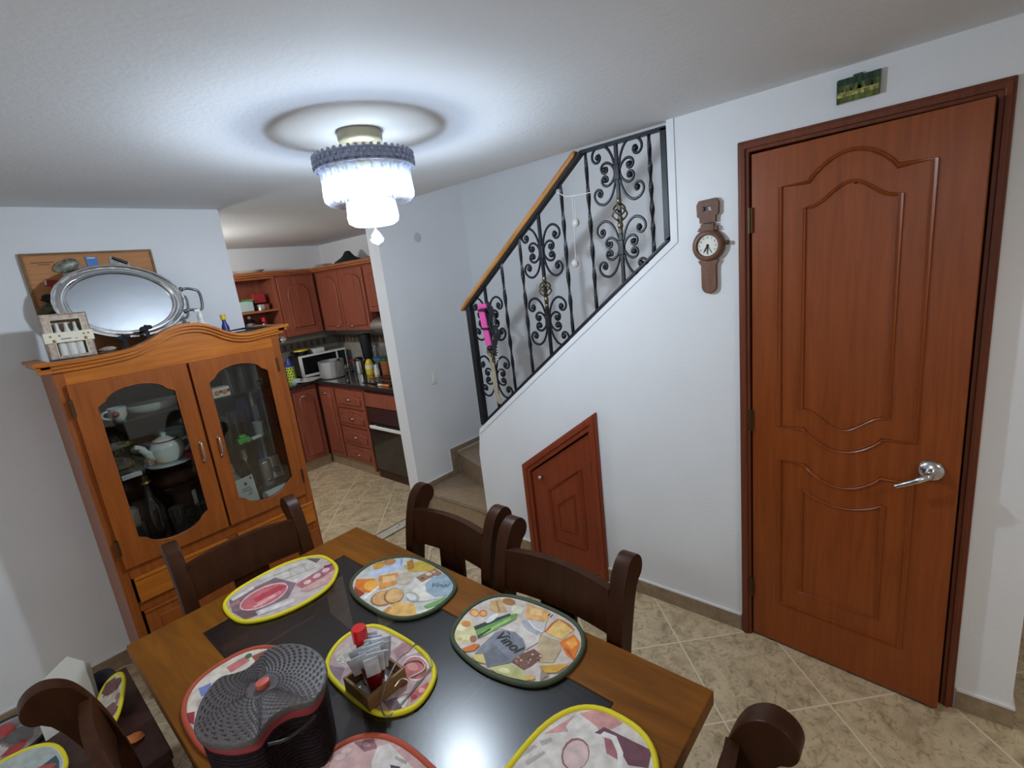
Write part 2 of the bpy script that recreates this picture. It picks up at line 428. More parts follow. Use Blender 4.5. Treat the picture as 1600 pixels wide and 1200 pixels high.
# stair wall with ledge that climbs, door opening and sloping hatch opening
b = MB(); X0, X1 = XR, XR + 0.10
def pr(poly): b.prism(poly, 'x', X0, X1)
pr([(-0.26, 0), (-0.085, 0), (-0.085, CZ), (-0.26, CZ)])
pr([(-0.085, 2.05), (0.575, 2.05), (0.575, CZ), (-0.085, CZ)])
pr([(0.575, 0), (0.875, 0), (0.875, CZ), (0.575, CZ)])
pr([(0.875, 0), (1.32, 0), (1.32, ledge(1.32)), (0.875, ledge(0.875))])
pr([(1.32, 0.95), (1.815, 0.60), (1.815, ledge(1.815)), (1.32, ledge(1.32))])
pr([(1.815, 0), (2.205, 0), (2.205, 0.60), (2.175, ledge(2.175)), (1.815, ledge(1.815))])
bmesh.ops.remove_doubles(b.bm, verts=b.bm.verts, dist=0.0001)
struct(b.build('wall_right', 'wall_paint', smooth=False))
b = MB(); b.box(2.05, 2.98, YS, 3.03, 0, 3.9); struct(b.build('wall_stair_side', 'wall_paint', smooth=False))
b = MB(); b.box(2.89, 2.98, -0.9, YS, 0, 3.9); struct(b.build('wall_stairwell', 'wall_paint', smooth=False))
b = MB(); b.box(2.155, 2.89, 0.5, 0.6, 0, 3.9); struct(b.build('wall_stair_end', 'wall_paint', smooth=False))
b = MB(); b.box(-1.8, 3.0, 5.22, 5.34, 0, CZ); struct(b.build('wall_kitchen_back', 'wall_paint', smooth=False))
b = MB(); b.box(2.90, 3.0, 3.03, 5.22, 0, CZ); struct(b.build('wall_kitchen_right', 'wall_paint', smooth=False))
b = MB(); b.box(4.1, 4.2, -2.6, 0.0, 0, CZ); struct(b.build('wall_hall', 'wall_paint', smooth=False))
b = MB(); b.box(-1.8, 4.2, -2.6, -2.5, 0, CZ); struct(b.build('wall_rear', 'wall_paint', smooth=False))

# baseboards of floor tile with a pale grout edge on top
def skirt(name, boxes):
    m = MB()
    for (x0, x1, y0, y1, ax) in boxes:
        m.use('skirting_tile').box(x0, x1, y0, y1, 0, 0.075)
        m.use('skirting_grout').box(x0, x1, y0, y1, 0.075, 0.083)
    return struct(m.build(name, smooth=False))
skirt('baseboard_right', [(XR - 0.009, XR, 0.61, 1.30, 'y'), (XR - 0.009, XR, 1.84, 2.205, 'y'), (XR - 0.009, XR, -0.269, -0.12, 'y'), (XR, XR + 0.1, -0.269, -0.26, 'x')])
skirt('baseboard_back', [(-1.7, 0.235, YB - 0.009, YB, 'x'), (1.141, 1.149, YB, YB + 0.12, 'y')])
skirt('baseboard_jamb', [(2.041, 2.05, YS - 0.006, 3.03, 'y')])
b = MB(); b.use('skirting_tile')
b.prism([(2.06, 0.0), (2.06, 0.212), (2.395, 0.212), (2.395, 0.395), (2.80, 0.395), (2.80, 0.36), (2.47, 0.36), (2.47, 0.17), (2.09, 0.17), (2.09, 0)], 'y', YS - 0.008, YS)
b.use('skirting_grout').prism([(2.055, 0.212), (2.055, 0.219), (2.388, 0.219), (2.388, 0.402), (2.80, 0.402), (2.80, 0.395), (2.395, 0.395), (2.395, 0.212)], 'y', YS - 0.008, YS)
struct(b.build('baseboard_stair', smooth=False))
# raised line of plaster that follows the ledge, and the drain cover in the kitchen doorway
b = MB()
def lz(y, d): return ledge(y) - d
b.prism([(0.875, lz(0.875, 0.03)), (2.17, lz(2.17, 0.03)), (2.17, lz(2.17, 0.0)), (0.875, lz(0.875, 0.0))], 'x', XR - 0.004, XR)
b.prism([(0.875, lz(0.875, 0.03)), (0.845, lz(0.845, 0.03)), (0.845, CZ), (0.875, CZ)], 'x', XR - 0.004, XR)
struct(b.build('trim_ledge', 'wall_paint', smooth=False))

# ------------------------------------------------------------------ stairs
st = thing('staircase', 'brown tiled winding steps that rise between the white walls', 'stairs', (2.4, 2.5, 0)); st['kind'] = 'structure'
A1 = [(2.09, YS - 0.009), (2.09, 2.208), (2.158, 2.208), (2.158, 2.172), (2.886, 2.172), (2.886, YS - 0.009)]
b = MB(); b.prism(A1, 'z', 0, 0.155); b.build('step', 'stair_tile', st, smooth=False)
b = MB(); b.prism([(2.083, YS - 0.009), (2.083, 2.208), (2.158, 2.208), (2.158, 2.172), (2.886, 2.172), (2.886, YS - 0.009)], 'z', 0.155, 0.17)
b.use('stair_edge').box(2.098, 2.106, 2.210, YS - 0.012, 0.1695, 0.1712); b.box(2.0805, 2.084, 2.21, YS - 0.012, 0.150, 0.156); 
b.mats = ['stair_tile', 'stair_edge']; b.build('tread', None, st, smooth=False)
def winder(p, q, z0, z1, far):
    m = MB(); m.prism([p, q] + far, 'z', z0, z1 - 0.015); m.build('step', 'stair_tile', st, smooth=False)
    d = Vector((p[0] - q[0], p[1] - q[1])).normalized(); nrm = Vector((-d.y, d.x)) * 0.012
    if nrm.x > 0: nrm = -nrm
    m = MB(); m.prism([(p[0] + nrm.x, p[1] + nrm.y), (q[0] + nrm.x, q[1] + nrm.y)] + far, 'z', z1 - 0.015, z1); m.build('tread', 'stair_tile', st, smooth=False)
winder((2.475, YS - 0.009), (2.23, 2.172), 0.155, 0.345, [(2.886, 2.172), (2.886, YS - 0.009)])
winder((2.885, 2.75), (2.28, 2.18), 0.345, 0.53, [(2.885, 2.172)])
for i in range(7):
    y1 = 2.17 - i * 0.215
    m = MB(); m.box(2.16, 2.885, max(0.61, y1 - 0.215), y1, 0.45 + i * 0.18, 0.71 + i * 0.18); m.build('step', 'stair_tile', st, smooth=False)

# ------------------------------------------------------------------ railing
RX = 2.075
rl = thing('stair_railing', 'black wrought iron stair railing with scrolls under a wooden handrail', 'railing', (RX, 2.139, 0.81))
def rz(y): return 0.814 + (2.139 - y) * 0.7685      # bottom bar
def hz(y): return 1.530 + (2.164 - y) * 0.770        # handrail underside
b = MB(); b.prism([(2.188, hz(2.188) + 0.004), (1.314, hz(1.314) + 0.004), (1.302, hz(1.302) + 0.018), (1.319, hz(1.319) + 0.036), (2.186, hz(2.186) + 0.04), (2.198, hz(2.198) + 0.02)], 'x', RX - 0.028, RX + 0.028, bev=0.009)
b.build('handrail', 'handrail_wood', rl)
b = MB(); b.prism([(2.164, hz(2.164) - 0.012), (1.285, hz(1.285) - 0.012), (1.285, hz(1.285) + 0.002), (2.164, hz(2.164) + 0.006)], 'x', RX - 0.018, RX + 0.018); b.build('handrail_bar', 'iron', rl)
b = MB(); b.box(RX - 0.013, RX + 0.013, 0.884, 1.287, 2.198, 2.212); b.build('top_bar', 'iron', rl)
b = MB(); b.box(RX - 0.018, RX + 0.018, 2.121, 2.157, rz(2.155), hz(2.139)); b.build('newel_post', 'iron', rl)
b = MB(); b.box(RX - 0.013, RX + 0.013, 0.884, 0.907, rz(0.895), 2.205); b.build('end_post', 'iron', rl)
b = MB(); b.prism([(2.157, rz(2.157) - 0.006), (0.884, rz(0.884) - 0.006), (0.884, rz(0.884) + 0.006), (2.157, rz(2.157) + 0.006)], 'x', RX - 0.013, RX + 0.013); b.build('bottom_bar', 'iron', rl)
BIG = [(0.009, -0.02), (0.012, 0.03), (0.022, 0.07), (0.042, 0.105), (0.070, 0.123), (0.098, 0.118), (0.117, 0.098), (0.119, 0.074), (0.105, 0.058), (0.088, 0.060), (0.080, 0.074), (0.086, 0.087), (0.097, 0.084)]
SML = [(0.009, -0.005), (0.016, 0.018), (0.030, 0.038), (0.050, 0.048), (0.069, 0.043), (0.078, 0.028), (0.073, 0.012), (0.060, 0.007), (0.050, 0.014), (0.050, 0.026), (0.060, 0.028)]
def butterfly(parent, y, zc, k=1.0):
    for sy in (1, -1):
        m = MB()
        for sz in (1, -1):
            for pth, e in ((BIG, (0.092, 0.077)), (SML, (0.061, 0.022))):
                pts = [(RX, y + sy * u * k, zc + sz * v * k) for u, v in pth]
                m.tube(smoothpts(pts, 5), 0.0062, 6)
                m.ball((RX, y + sy * e[0] * k, zc + sz * e[1] * k), 0.0125, n=10)
        m.build('scroll', 'iron', parent)
    m = MB(); m.box(RX - 0.011, RX + 0.011, y - 0.015, y + 0.015, zc - 0.034, zc + 0.034, 0.005); m.build('collar', 'iron', parent)
def basketknot(parent, y, zc):
    m = MB()
    for k in range(4):
        a = k * PI / 2
        pts = []
        for i in range(13):
            t = i / 12; an = a + t * PI * 1.0; r = 0.004 + 0.030 * math.sin(PI * t)
            pts.append((RX + r * math.cos(an), y + r * math.sin(an), zc + 0.042 - 0.084 * t))
        m.tube(pts, 0.0042, 6)
    m.ball((RX, y, zc + 0.052), 0.012, (1, 1, 1.4)); m.ball((RX, y, zc - 0.054), 0.013, (1, 1, 1.5)); m.ball((RX, y, zc - 0.084), 0.010, (1, 1, 1.2))
    m.build('basket_knot', 'gilt_iron', parent)
for i, (y, kind) in enumerate([(1.996, 's'), (1.848, 'p'), (1.704, 'p'), (1.564, 's'), (1.415, 'p'), (1.266, 'p'), (1.113, 's'), (0.960, 'p')]):
    zb = rz(y); zt = min(hz(y) - 0.005, 2.202)
    m = MB()
    if kind == 'p':
        pts = [(RX, y, zb + (zt - zb) * t / 40) for t in range(41)]
        rs = [0.0088 + 0.0018 * math.sin(t * 0.9) * (8 < t < 32) for t in range(41)]
        m.tube(pts, rs, 4, twist=PI * 3)
    else: m.box(RX - 0.007, RX + 0.007, y - 0.007, y + 0.007, zb, zt)
    bo = m.build('baluster', 'iron', rl, smooth=(kind != 'p'))
    if kind == 's':
        zu, zl = {0: (1.463, 1.117), 3: (1.796, 1.440), 6: (2.085, 1.765)}[i]
        butterfly(bo, y, zu); butterfly(bo, y, zl)
        basketknot(bo, y, (zu + zl) / 2 - 0.01)

# pink dog lead and straps hung on the first scroll
OFF = Vector((-0.024, -0.024, 0.004))
ld = thing('dog_lead', 'bright pink dog lead with black straps hanging on the first railing scroll', 'dog lead', (2.06, 1.99, 1.35))
def strap(m, pts, w, t):
    """flat webbing running down in the railing plane"""
    for (a, c) in zip(pts, pts[1:]):
        a, c = Vector(a), Vector(c); d = (c - a); n = Vector((0, -d.z, d.y)).normalized() * w / 2
        q = [a + n, a - n, c - n, c + n]
        tb = bmesh.new(); vs = [tb.verts.new(v) for v in q] + [tb.verts.new(v + Vector((-t, 0, 0))) for v in q]
        for f in ((0, 1, 2, 3), (7, 6, 5, 4), (0, 4, 5, 1), (1, 5, 6, 2), (2, 6, 7, 3), (3, 7, 4, 0)): tb.faces.new([vs[j] for j in f])
        bmesh.ops.recalc_face_normals(tb, faces=tb.faces[:]); m.merge(tb)
m = MB(); strap(m, [(2.075, 2.045, 1.545), (2.068, 2.025, 1.44), (2.068, 2.008, 1.31)], 0.042, 0.008); m.box(2.052, 2.07, 1.985, 2.045, 1.525, 1.552, 0.005); m.build('pink_handle', 'pink_webbing', ld)
m = MB(); m.box(2.05, 2.076, 1.99, 2.052, 1.512, 1.520); m.build('black_band', 'black_plastic', ld); m = MB(); m.box(2.05, 2.074, 1.985, 2.045, 1.405, 1.414); m.build('black_band', 'black_plastic', ld)
m = MB(); m.ball((2.06, 2.0, 1.295), 0.018, (1, 1.1, 0.8))
m.tube(smoothpts([(2.06, 1.995, 1.29), (2.06, 2.01, 1.275), (2.06, 1.985, 1.262), (2.06, 2.0, 1.25), (2.06, 1.985, 1.238), (2.06, 1.992, 1.222), (2.06, 1.985, 1.21)], 4), 0.004, 6); m.build('clip', 'black_plastic', ld)
m = MB()
for k, (dy, dz) in enumerate([(0, 0), (0.012, -0.01), (-0.012, 0.012)]):
    m.tube(smoothpts([(2.07 - 0.006 * k, 1.985 + dy, 1.55 + dz), (2.065, 1.955 + dy, 1.50 + dz), (2.06, 1.955 + dy * 2, 1.43), (2.062, 1.945 + dy, 1.36), (2.06, 1.965 + dy, 1.30), (2.06, 1.955, 1.26 + dz)], 5), 0.006, 6)
m.tube(smoothpts([(2.06, 1.935 + 0.024 * math.cos(a), 1.375 + 0.03 * math.sin(a)) for a in [i * PI / 5 for i in range(10)]], 2, True), 0.008, 6, closed=True)
m.build('strap', 'black_cloth', ld)
m = MB()
for k in range(9): m.tube([(2.06, 1.945 + 0.005 * math.cos(a) - 0.0 * k, 1.30 - k * 0.016 + 0.009 * math.sin(a)) for a in [i * PI / 4 for i in range(8)]], 0.0016, 4, closed=True)
m.build('chain', 'steel', ld)
m = MB(); strap(m, [(2.082, 2.022, 1.42), (2.084, 2.018, 1.20), (2.086, 2.013, 1.0)], 0.034, 0.004); strap(m, [(2.086, 2.013, 1.0), (2.088, 1.99, 0.955)], 0.036, 0.004)
hs_ = m.build('hanging_strap', 'beige_webbing'); hs_.location = hs_.location + OFF; ld.location = ld.location + OFF
tag(hs_, 'long beige webbing strap hanging behind the pink lead on the railing', 'strap')
wc = thing('shell_mobile', 'white string mobile with two pale shells hanging between railing bars', 'mobile', (2.085, 1.36, 2.03))
m = MB(); m.tube(smoothpts([(2.088, 1.446, 2.065), (2.085, 1.40, 2.035), (2.085, 1.36, 2.03), (2.085, 1.28, 2.027), (2.085, 1.255, 2.03)], 4), 0.002, 5)
m.tube([(2.085, 1.362, 2.03), (2.085, 1.364, 1.92), (2.085, 1.372, 1.73)], 0.0013, 5); m.tube([(2.085, 1.35, 2.03), (2.085, 1.352, 1.92)], 0.0012, 5)
m.tube([(2.094, 1.446 + 0.008 * math.cos(a), 2.066 + 0.008 * math.sin(a)) for a in [i * PI / 4 for i in range(8)]], 0.0018, 5, closed=True); m.build('cord', 'string', wc)
for y, z in ((1.352, 1.908), (1.374, 1.722)):
    m = MB(); m.ball((2.083, y, z), 0.019, (0.7, 1, 1.05)); m.ball((2.078, y, z + 0.003), 0.011, (0.8, 1, 1)); m.build('shell', 'shell', wc)

wc.location = wc.location + Vector((-0.024, -0.016, -0.003))
# ------------------------------------------------------------------ big door
d1 = thing('door_1', 'tall varnished brown wooden door standing slightly ajar in its frame', 'door', (XR, 0.56, 0)); d1['kind'] = 'structure'
m = MB()
fo, fi = (0.606, -0.114, 2.078), (0.566, -0.078, 2.037)
m.prism([(fo[0], 0), (fo[0], fo[2]), (fo[1], fo[2]), (fo[1], 0), (fi[1], 0), (fi[1], fi[2]), (fi[0], fi[2]), (fi[0], 0)], 'x', XR - 0.014, XR + 0.11, bev=0.004)
m.prism([(fo[0] - 0.008, 0), (fo[0] - 0.008, fo[2] - 0.008), (fo[1] + 0.008, fo[2] - 0.008), (fo[1] + 0.008, 0), (fi[1] - 0.012, 0), (fi[1] - 0.012, fi[2] + 0.012), (fi[0] + 0.012, fi[2] + 0.012), (fi[0] + 0.012, 0)], 'x', XR - 0.021, XR - 0.010, bev=0.004)
m.prism([(fi[0] - 0.012, 0), (fi[0] - 0.012, fi[2] - 0.012), (fi[1] + 0.012, fi[2] - 0.012), (fi[1] + 0.012, 0), (fi[1], 0), (fi[1], fi[2]), (fi[0], fi[2]), (fi[0], 0)], 'x', XR + 0.05, XR + 0.1)
m.build('door_frame', 'door_frame_wood', d1)
m = MB(); m.box(XR + 0.095, XR + 0.11, -0.078, 0.566, 0, 2.037); m.build('closet_dark_sheet', 'dark_wood', d1)  # dark sheet standing in for the unlit space behind the leaf
# leaf: built flat in local space (u = distance from hinge, along -y), then swung open 5 degrees
LW, LT = 0.636, 0.036
hx, hy = XR - 0.004, 0.562
ang = math.radians(5.2)
LM = Matrix.Translation((hx, hy, 0)) @ Matrix.Rotation(-ang, 4, 'Z')
leaf = MB(); leaf.box(0, LT, -LW, 0, 0.012, 2.030, 0.003, mtx=LM)
def groove(path, w=0.014, h=0.007, mb=leaf, closed=True, mtx=LM, x=0.0):
    """raised bead running along a path of (y,z) on the leaf face"""
    pts = [Vector((x, p[0], p[1])) for p in path]
    N = len(pts); tb = bmesh.new(); prof = [(-w / 2, 0.0015), (-w / 3, -h * 0.8), (0, -h * 0.35), (w / 3, -h), (w / 2, 0.0015)]
    rings = []
    for i in range(N):
        T = (pts[(i + 1) % N] - pts[i - 1]).normalized() if closed else (pts[min(N - 1, i + 1)] - pts[max(0, i - 1)]).normalized()
        Nn = Vector((0, -T.z, T.y)); 
        a = (pts[i] - pts[i - 1]).normalized() if (closed or i) else T
        cosv = max(0.6, a.dot(T)); 
        rings.append([tb.verts.new(pts[i] + Nn * (u / cosv) + Vector((v, 0, 0))) for u, v in prof])
    for i in (range(N) if closed else range(N - 1)):
        A, B = rings[i], rings[(i + 1) % N]
        for k in range(len(prof) - 1): tb.faces.new((A[k], A[k + 1], B[k + 1], B[k]))
    bmesh.ops.recalc_face_normals(tb, faces=tb.faces[:])
    mb.merge(tb, mtx)
def swoop(y0, y1, za, sh, rise, inv=1, n=20, s_out=False):
    """edge running y0->y1 at height za with a centred hump; sh = flat shoulder length"""
    pts = [(y0, za)]
    L = y1 - y0; sgn = 1 if L > 0 else -1
    a, c = y0 + sgn * sh, y1 - sgn * sh
    for i in range(n + 1):
        t = i / n
        if s_out: f = 0.5 - 0.5 * math.cos(2 * PI * t)
        else: f = math.sin(PI * t) ** 0.8
        pts.append((a + (c - a) * t, za + inv * rise * f))
    pts.append((y1, za))
    return pts
def panel_path(yl, yr, zt, zb, sh, rise_t, rise_b, s_out):
    p = swoop(yl, yr, zt, sh, rise_t, 1, s_out=s_out)
    q = swoop(yr, yl, zb, sh, rise_b, -1, s_out=s_out)
    return p + q
c0 = hy
groove(panel_path(0.462 - c0, 0.043 - c0, 1.898, 1.012, 0.088, 0.075, 0.068, False))
groove(panel_path(0.384 - c0, 0.118 - c0, 1.815, 1.088, 0.012, 0.062, 0.062, True), w=0.012, h=0.006)
lo = swoop(0.455 - c0, 0.043 - c0, 0.868, 0.088, 0.066, -1) + [(0.043 - c0, 0.215), (0.455 - c0, 0.215)]
groove(lo)
lo2 = swoop(0.375 - c0, 0.118 - c0, 0.765, 0.004, 0.045, -1) + [(0.118 - c0, 0.30), (0.375 - c0, 0.30)]
groove(lo2, w=0.012, h=0.006)
lf = leaf.build('door_leaf', 'door_wood', d1)
m = MB(); m.ball((0, -0.325, 1.87), 0.005, mtx=LM); m.build('nail', 'black_ink', lf)
m = MB(); RY = Matrix.Rotation(PI / 2, 4, 'Y')
kx, kz = -(hy - (-0.005)), 0.925
m.lathe([(0, 0.0), (0.036, 0.0), (0.036, -0.008), (0.028, -0.016), (0.014, -0.020), (0.014, -0.05), (0, -0.05)], (0, 0, 0), 24, mtx=LM @ Matrix.Translation((0, kx, kz)) @ RY)
m.tube(smoothpts([(-0.045, kx, kz), (-0.062, kx + 0.004, kz - 0.002), (-0.068, kx + 0.022, kz - 0.014), (-0.066, kx + 0.052, kz - 0.034), (-0.064, kx + 0.082, kz - 0.052)], 5), [0.012] * 6 + [0.0105] * 6 + [0.009] * 6 + [0.008] * 3, 10, mtx=LM)
m.build('door_handle', 'steel', lf)
for z in (1.80, 1.02, 0.25):
    m = MB(); m.cyl((XR - 0.012, 0.566), 0.006, z - 0.045, z + 0.045, 10); m.box(XR - 0.013, XR - 0.008, 0.556, 0.576, z - 0.045, z + 0.045)
    for dz in (-0.02, 0.02): m.cyl((XR - 0.012, 0.566), 0.0068, z + dz - 0.001, z + dz + 0.001, 10)
    m.build('hinge', 'old_bronze', d1)

# ------------------------------------------------------------------ small door under the stairs
d2 = thing('door_2', 'small slanted brown cupboard door under the stairs', 'door', (XR, 1.57, 0)); d2['kind'] = 'structure'
m = MB()
o_ = [(1.836, 0.0), (1.836, 0.597), (1.301, 0.976), (1.301, 0.0)]
i_ = [(1.778, 0.0), (1.778, 0.566), (1.349, 0.868), (1.349, 0.0)]
m.prism(o_ + i_[::-1], 'x', XR - 0.020, XR + 0.06, bev=0.004)
j_ = [(1.80, 0.0), (1.80, 0.58), (1.331, 0.912), (1.331, 0.0)]
m.prism([(1.828, 0), (1.828, 0.592), (1.309, 0.96), (1.309, 0)] + j_[::-1], 'x', XR - 0.027, XR - 0.018, bev=0.003)
m.build('door_frame', 'hatch_wood', d2)
m = MB(); m.prism([(1.772, 0.01), (1.772, 0.560), (1.353, 0.855), (1.353, 0.01)], 'x', XR - 0.004, XR + 0.03)
I4 = Matrix.Identity(4)
groove([(1.655, 0.155), (1.655, 0.470), (1.43, 0.635), (1.43, 0.155)], mb=m, mtx=I4, x=XR - 0.004, w=0.018, h=0.008)
groove([(1.605, 0.235), (1.605, 0.385), (1.49, 0.47), (1.49, 0.235)], mb=m, mtx=I4, x=XR - 0.004, w=0.014, h=0.006)
lf2 = m.build('door_leaf', 'hatch_wood', d2)
m = MB(); m.ball((XR - 0.022, 1.70, 0.545), 0.012); m.cyl((0, 0), 0.006, 0, 0.02, 10, mtx=Matrix.Translation((XR - 0.022, 1.70, 0.545)) @ RY); m.build('knob', 'steel', lf2)
for z in (0.66, 0.16):
    m = MB(); m.cyl((XR - 0.008, 1.352), 0.006, z - 0.035, z + 0.035, 8); m.build('hinge', 'old_bronze', d2)

# ------------------------------------------------------------------ things on the right wall
wk = thing('wall_clock', 'brown wooden wall clock shaped like a giant wristwatch', 'clock', (XR, 0.718, 1.73))
cy, cz = 0.718, 1.728
m = MB()
slot = [(cy + a, 1.868 + c_) for a, c_ in arc(0.013, 0, 0.0075, 90, 270, 6)[::-1]] 
hole = [(cy + 0.020 + 0.008 * math.cos(math.radians(t)), 1.868 + 0.008 * math.sin(math.radians(t))) for t in range(90, 271, 30)] + [(cy - 0.020 + 0.008 * math.cos(math.radians(t)), 1.868 + 0.008 * math.sin(math.radians(t))) for t in range(-90, 91, 30)]
outer = [(cy + 0.030, 1.815), (cy + 0.031, 1.835), (cy + 0.040, 1.842), (cy + 0.041, 1.885), (cy + 0.032, 1.900), (cy - 0.032, 1.903), (cy - 0.043, 1.888), (cy - 0.042, 1.846), (cy - 0.031, 1.838), (cy - 0.030, 1.815)]
m.prism(outer, 'x', XR - 0.018, XR - 0.002, holes=[hole]); m.build('upper_strap', 'watch_wood', wk)
m = MB(); m.prism([(cy + 0.026, 1.774), (cy + 0.026, 1.812), (cy - 0.026, 1.812), (cy - 0.026, 1.774)], 'x', XR - 0.024, XR - 0.002, bev=0.003)
m.box(XR - 0.02, XR - 0.002, cy - 0.036, cy - 0.028, 1.785, 1.80); m.build('strap_link', 'watch_wood', wk)
m = MB(); m.prism([(cy + 0.030, 1.685), (cy + 0.030, 1.575)] + [(cy + 0.030 * math.cos(math.radians(t)), 1.570 - 0.030 * math.sin(math.radians(t))) for t in range(0, 181, 20)] + [(cy - 0.030, 1.575), (cy - 0.030, 1.685)], 'x', XR - 0.018, XR - 0.002, bev=0.003)
for z in (1.635, 1.615, 1.595): m.cyl((0, 0), 0.003, 0, 0.004, 8, mtx=Matrix.Translation((XR - 0.020, cy, z)) @ RY)
m.build('lower_strap', 'watch_wood', wk)
m = MB(); MW = Matrix.Translation((XR, cy, cz)) @ Matrix.Rotation(-PI / 2, 4, 'Y')
m.lathe([(0, 0.002), (0.062, 0.002), (0.064, 0.012), (0.058, 0.026), (0.050, 0.030), (0.043, 0.030), (0.040, 0.020), (0.0, 0.018)], (0, 0, 0), 36, mtx=MW)
m.prism([(cy + 0.04, 1.785), (cy + 0.03, 1.80), (cy - 0.03, 1.80), (cy - 0.04, 1.785)], 'x', XR - 0.02, XR - 0.003); m.prism([(cy + 0.04, 1.672), (cy + 0.03, 1.655), (cy - 0.03, 1.655), (cy - 0.04, 1.672)], 'x', XR - 0.02, XR - 0.003)
m.build('case', 'watch_wood', wk)
m = MB(); m.lathe([(0, 0.0185), (0.0395, 0.0185), (0.0395, 0.0215), (0, 0.0215)], (0, 0, 0), 32, mtx=MW); dial = m.build('dial', 'watch_face', wk)
m = MB()
MT = Matrix(((0, 0, -1, XR - 0.0222), (-1, 0, 0, cy), (0, 1, 0, cz), (0, 0, 0, 1)))
for h in range(1, 13):
    a = PI / 2 - h * PI / 6
    text_mb(m, str(h), 0.0095, MT @ Matrix.Translation((0.031 * math.cos(a), 0.031 * math.sin(a), 0)), 0.0003)
m.build('numerals', 'black_ink', dial)
def hand(mb, deg, L, w):
    a = math.radians(90 - deg); mb.box(-0.006, L, -w, w, -0.0004, 0.0012, mtx=MT @ Matrix.Rotation(a, 4, 'Z') @ Matrix.Translation((0, 0, 0.001)))
m = MB(); hand(m, 212, 0.026, 0.0022); hand(m, 182, 0.030, 0.0016); hand(m, 150, 0.03, 0.0007); m.ball((XR - 0.024, cy, cz), 0.0045); m.build('hands', 'black_ink', dial)
m = MB(); m.lathe([(0, 0), (0.004, 0), (0.004, 0.008), (0.008, 0.010), (0.008, 0.018), (0, 0.018)], (0, 0, 0), 12, mtx=Matrix.Translation((XR - 0.014, cy - 0.060, cz + 0.004)) @ Matrix.Rotation(PI / 2, 4, 'X')); m.build('crown', 'old_bronze', wk)
# little landscape picture
pc = thing('landscape_picture', 'small unframed green landscape picture above the big door', 'picture', (XR, 0.245, 2.155))
def colored(name, faces, mat, parent=None):
    """flat print: faces = list of (pts3d, linear rgba)"""
    me = bpy.data.meshes.new(name); V = []; F = []; C = []
    off = parent_origin(parent)
    for pts, c in faces:
        i0 = len(V); V += [tuple(Vector(p) - off) for p in pts]; F.append(list(range(i0, len(V)))); C.append((c, len(pts)))
    me.from_pydata(V, [], F)
    at = me.color_attributes.new('print', 'FLOAT_COLOR', 'CORNER')
    li = 0
    for c, n in C:
        for _ in range(n): at.data[li].color = c; li += 1
    me.materials.append(MATS[mat])
    o = bpy.data.objects.new(name, me); COL.objects.link(o)
    if parent: o.parent = parent
    return o
m = MB(); m.prism([(0.302, 2.119), (0.303, 2.186), (0.189, 2.190), (0.190, 2.123)], 'x', XR - 0.012, XR - 0.001); m.build('panel', 'dark_green', pc)
fx = XR - 0.0125
rows = [(2.190, 2.170, (40, 66, 46)), (2.170, 2.152, (72, 84, 44)), (2.152, 2.146, (180, 168, 96)), (2.146, 2.136, (150, 146, 78)), (2.136, 2.119, (84, 92, 40))]
fc = []
for zt, zb, c in rows:
    n = 14
    for i in range(n):
        ya, yb = 0.300 - 0.108 * i / n, 0.300 - 0.108 * (i + 1) / n
        j = random.uniform(0.7, 1.35); cc = S(*[min(255, v * j) for v in c])
        fc.append(([(fx, ya, zt - 0.001), (fx, yb, zt - 0.001), (fx, yb, zb), (fx, ya, zb)], cc))
for i in range(16):
    y0 = random.uniform(0.205, 0.292); h = random.uniform(0.008, 0.02); w = random.uniform(0.002, 0.005)
    fc.append(([(fx - 0.0005, y0 - w, 2.150), (fx - 0.0005, y0, 2.150 + h), (fx - 0.0005, y0 + w, 2.150)], S(*random.choice([(120, 120, 50), (60, 84, 40), (170, 150, 70), (50, 70, 50)]))))
colored('painting', fc, 'picture_print', pc)
m = MB(); m.box(XR - 0.008, XR - 0.002, 0.235, 0.26, 2.188, 2.196, 0.002); m.build('hanger', 'dark_green', pc)
# light switch + round patch on the wall beside the steps
ls = thing('light_switch', 'white rocker light switch on the wall beside the steps', 'light switch', (2.345, YS, 1.0))
m = MB(); m.box(2.318, 2.372, YS - 0.008, YS, 0.948, 1.052, 0.004); m.build('plate', 'white_plastic', ls)
m = MB(); m.box(2.331, 2.359, YS - 0.014, YS - 0.006, 0.968, 1.032, 0.003); m.build('rocker', 'white_plastic', ls)
m = MB(); m.lathe([(0, 0), (0.034, 0), (0.031, 0.003), (0, 0.0035)], (0, 0, 0), 24, mtx=Matrix.Translation((2.395, YS, 2.03)) @ Matrix.Rotation(PI / 2, 4, 'X'))
tag(m.build('outlet_cover', 'plaster_patch'), 'round painted-over blank cover high on the wall beside the steps', 'wall cover')
# floor drain in the kitchen doorway
dr = thing('threshold_strip', 'narrow pale tile strip with dark edges across the kitchen doorway floor', 'threshold', (1.6, 2.91, 0))
m = MB(); m.box(1.14, 2.041, 2.865, 2.955, 0.0, 0.002); m.build('strip', 'drain_metal', dr)
for y in (2.862, 2.958):
    m = MB()
    for x0, x1 in ((1.14, 1.66), (1.664, 1.86), (1.866, 2.041)): m.box(x0, x1, y - 0.004, y + 0.004, 0.0, 0.003)
    m.build('dark_line', 'black_ink', dr)
for x in (1.80, 1.83, 1.94, 1.965):
    m = MB(); m.cyl((x, 2.91 + (0.012 if int(x * 100) % 2 else -0.008)), 0.006, 0.0015, 0.003, 8); m.build('dark_dot', 'black_ink', dr)

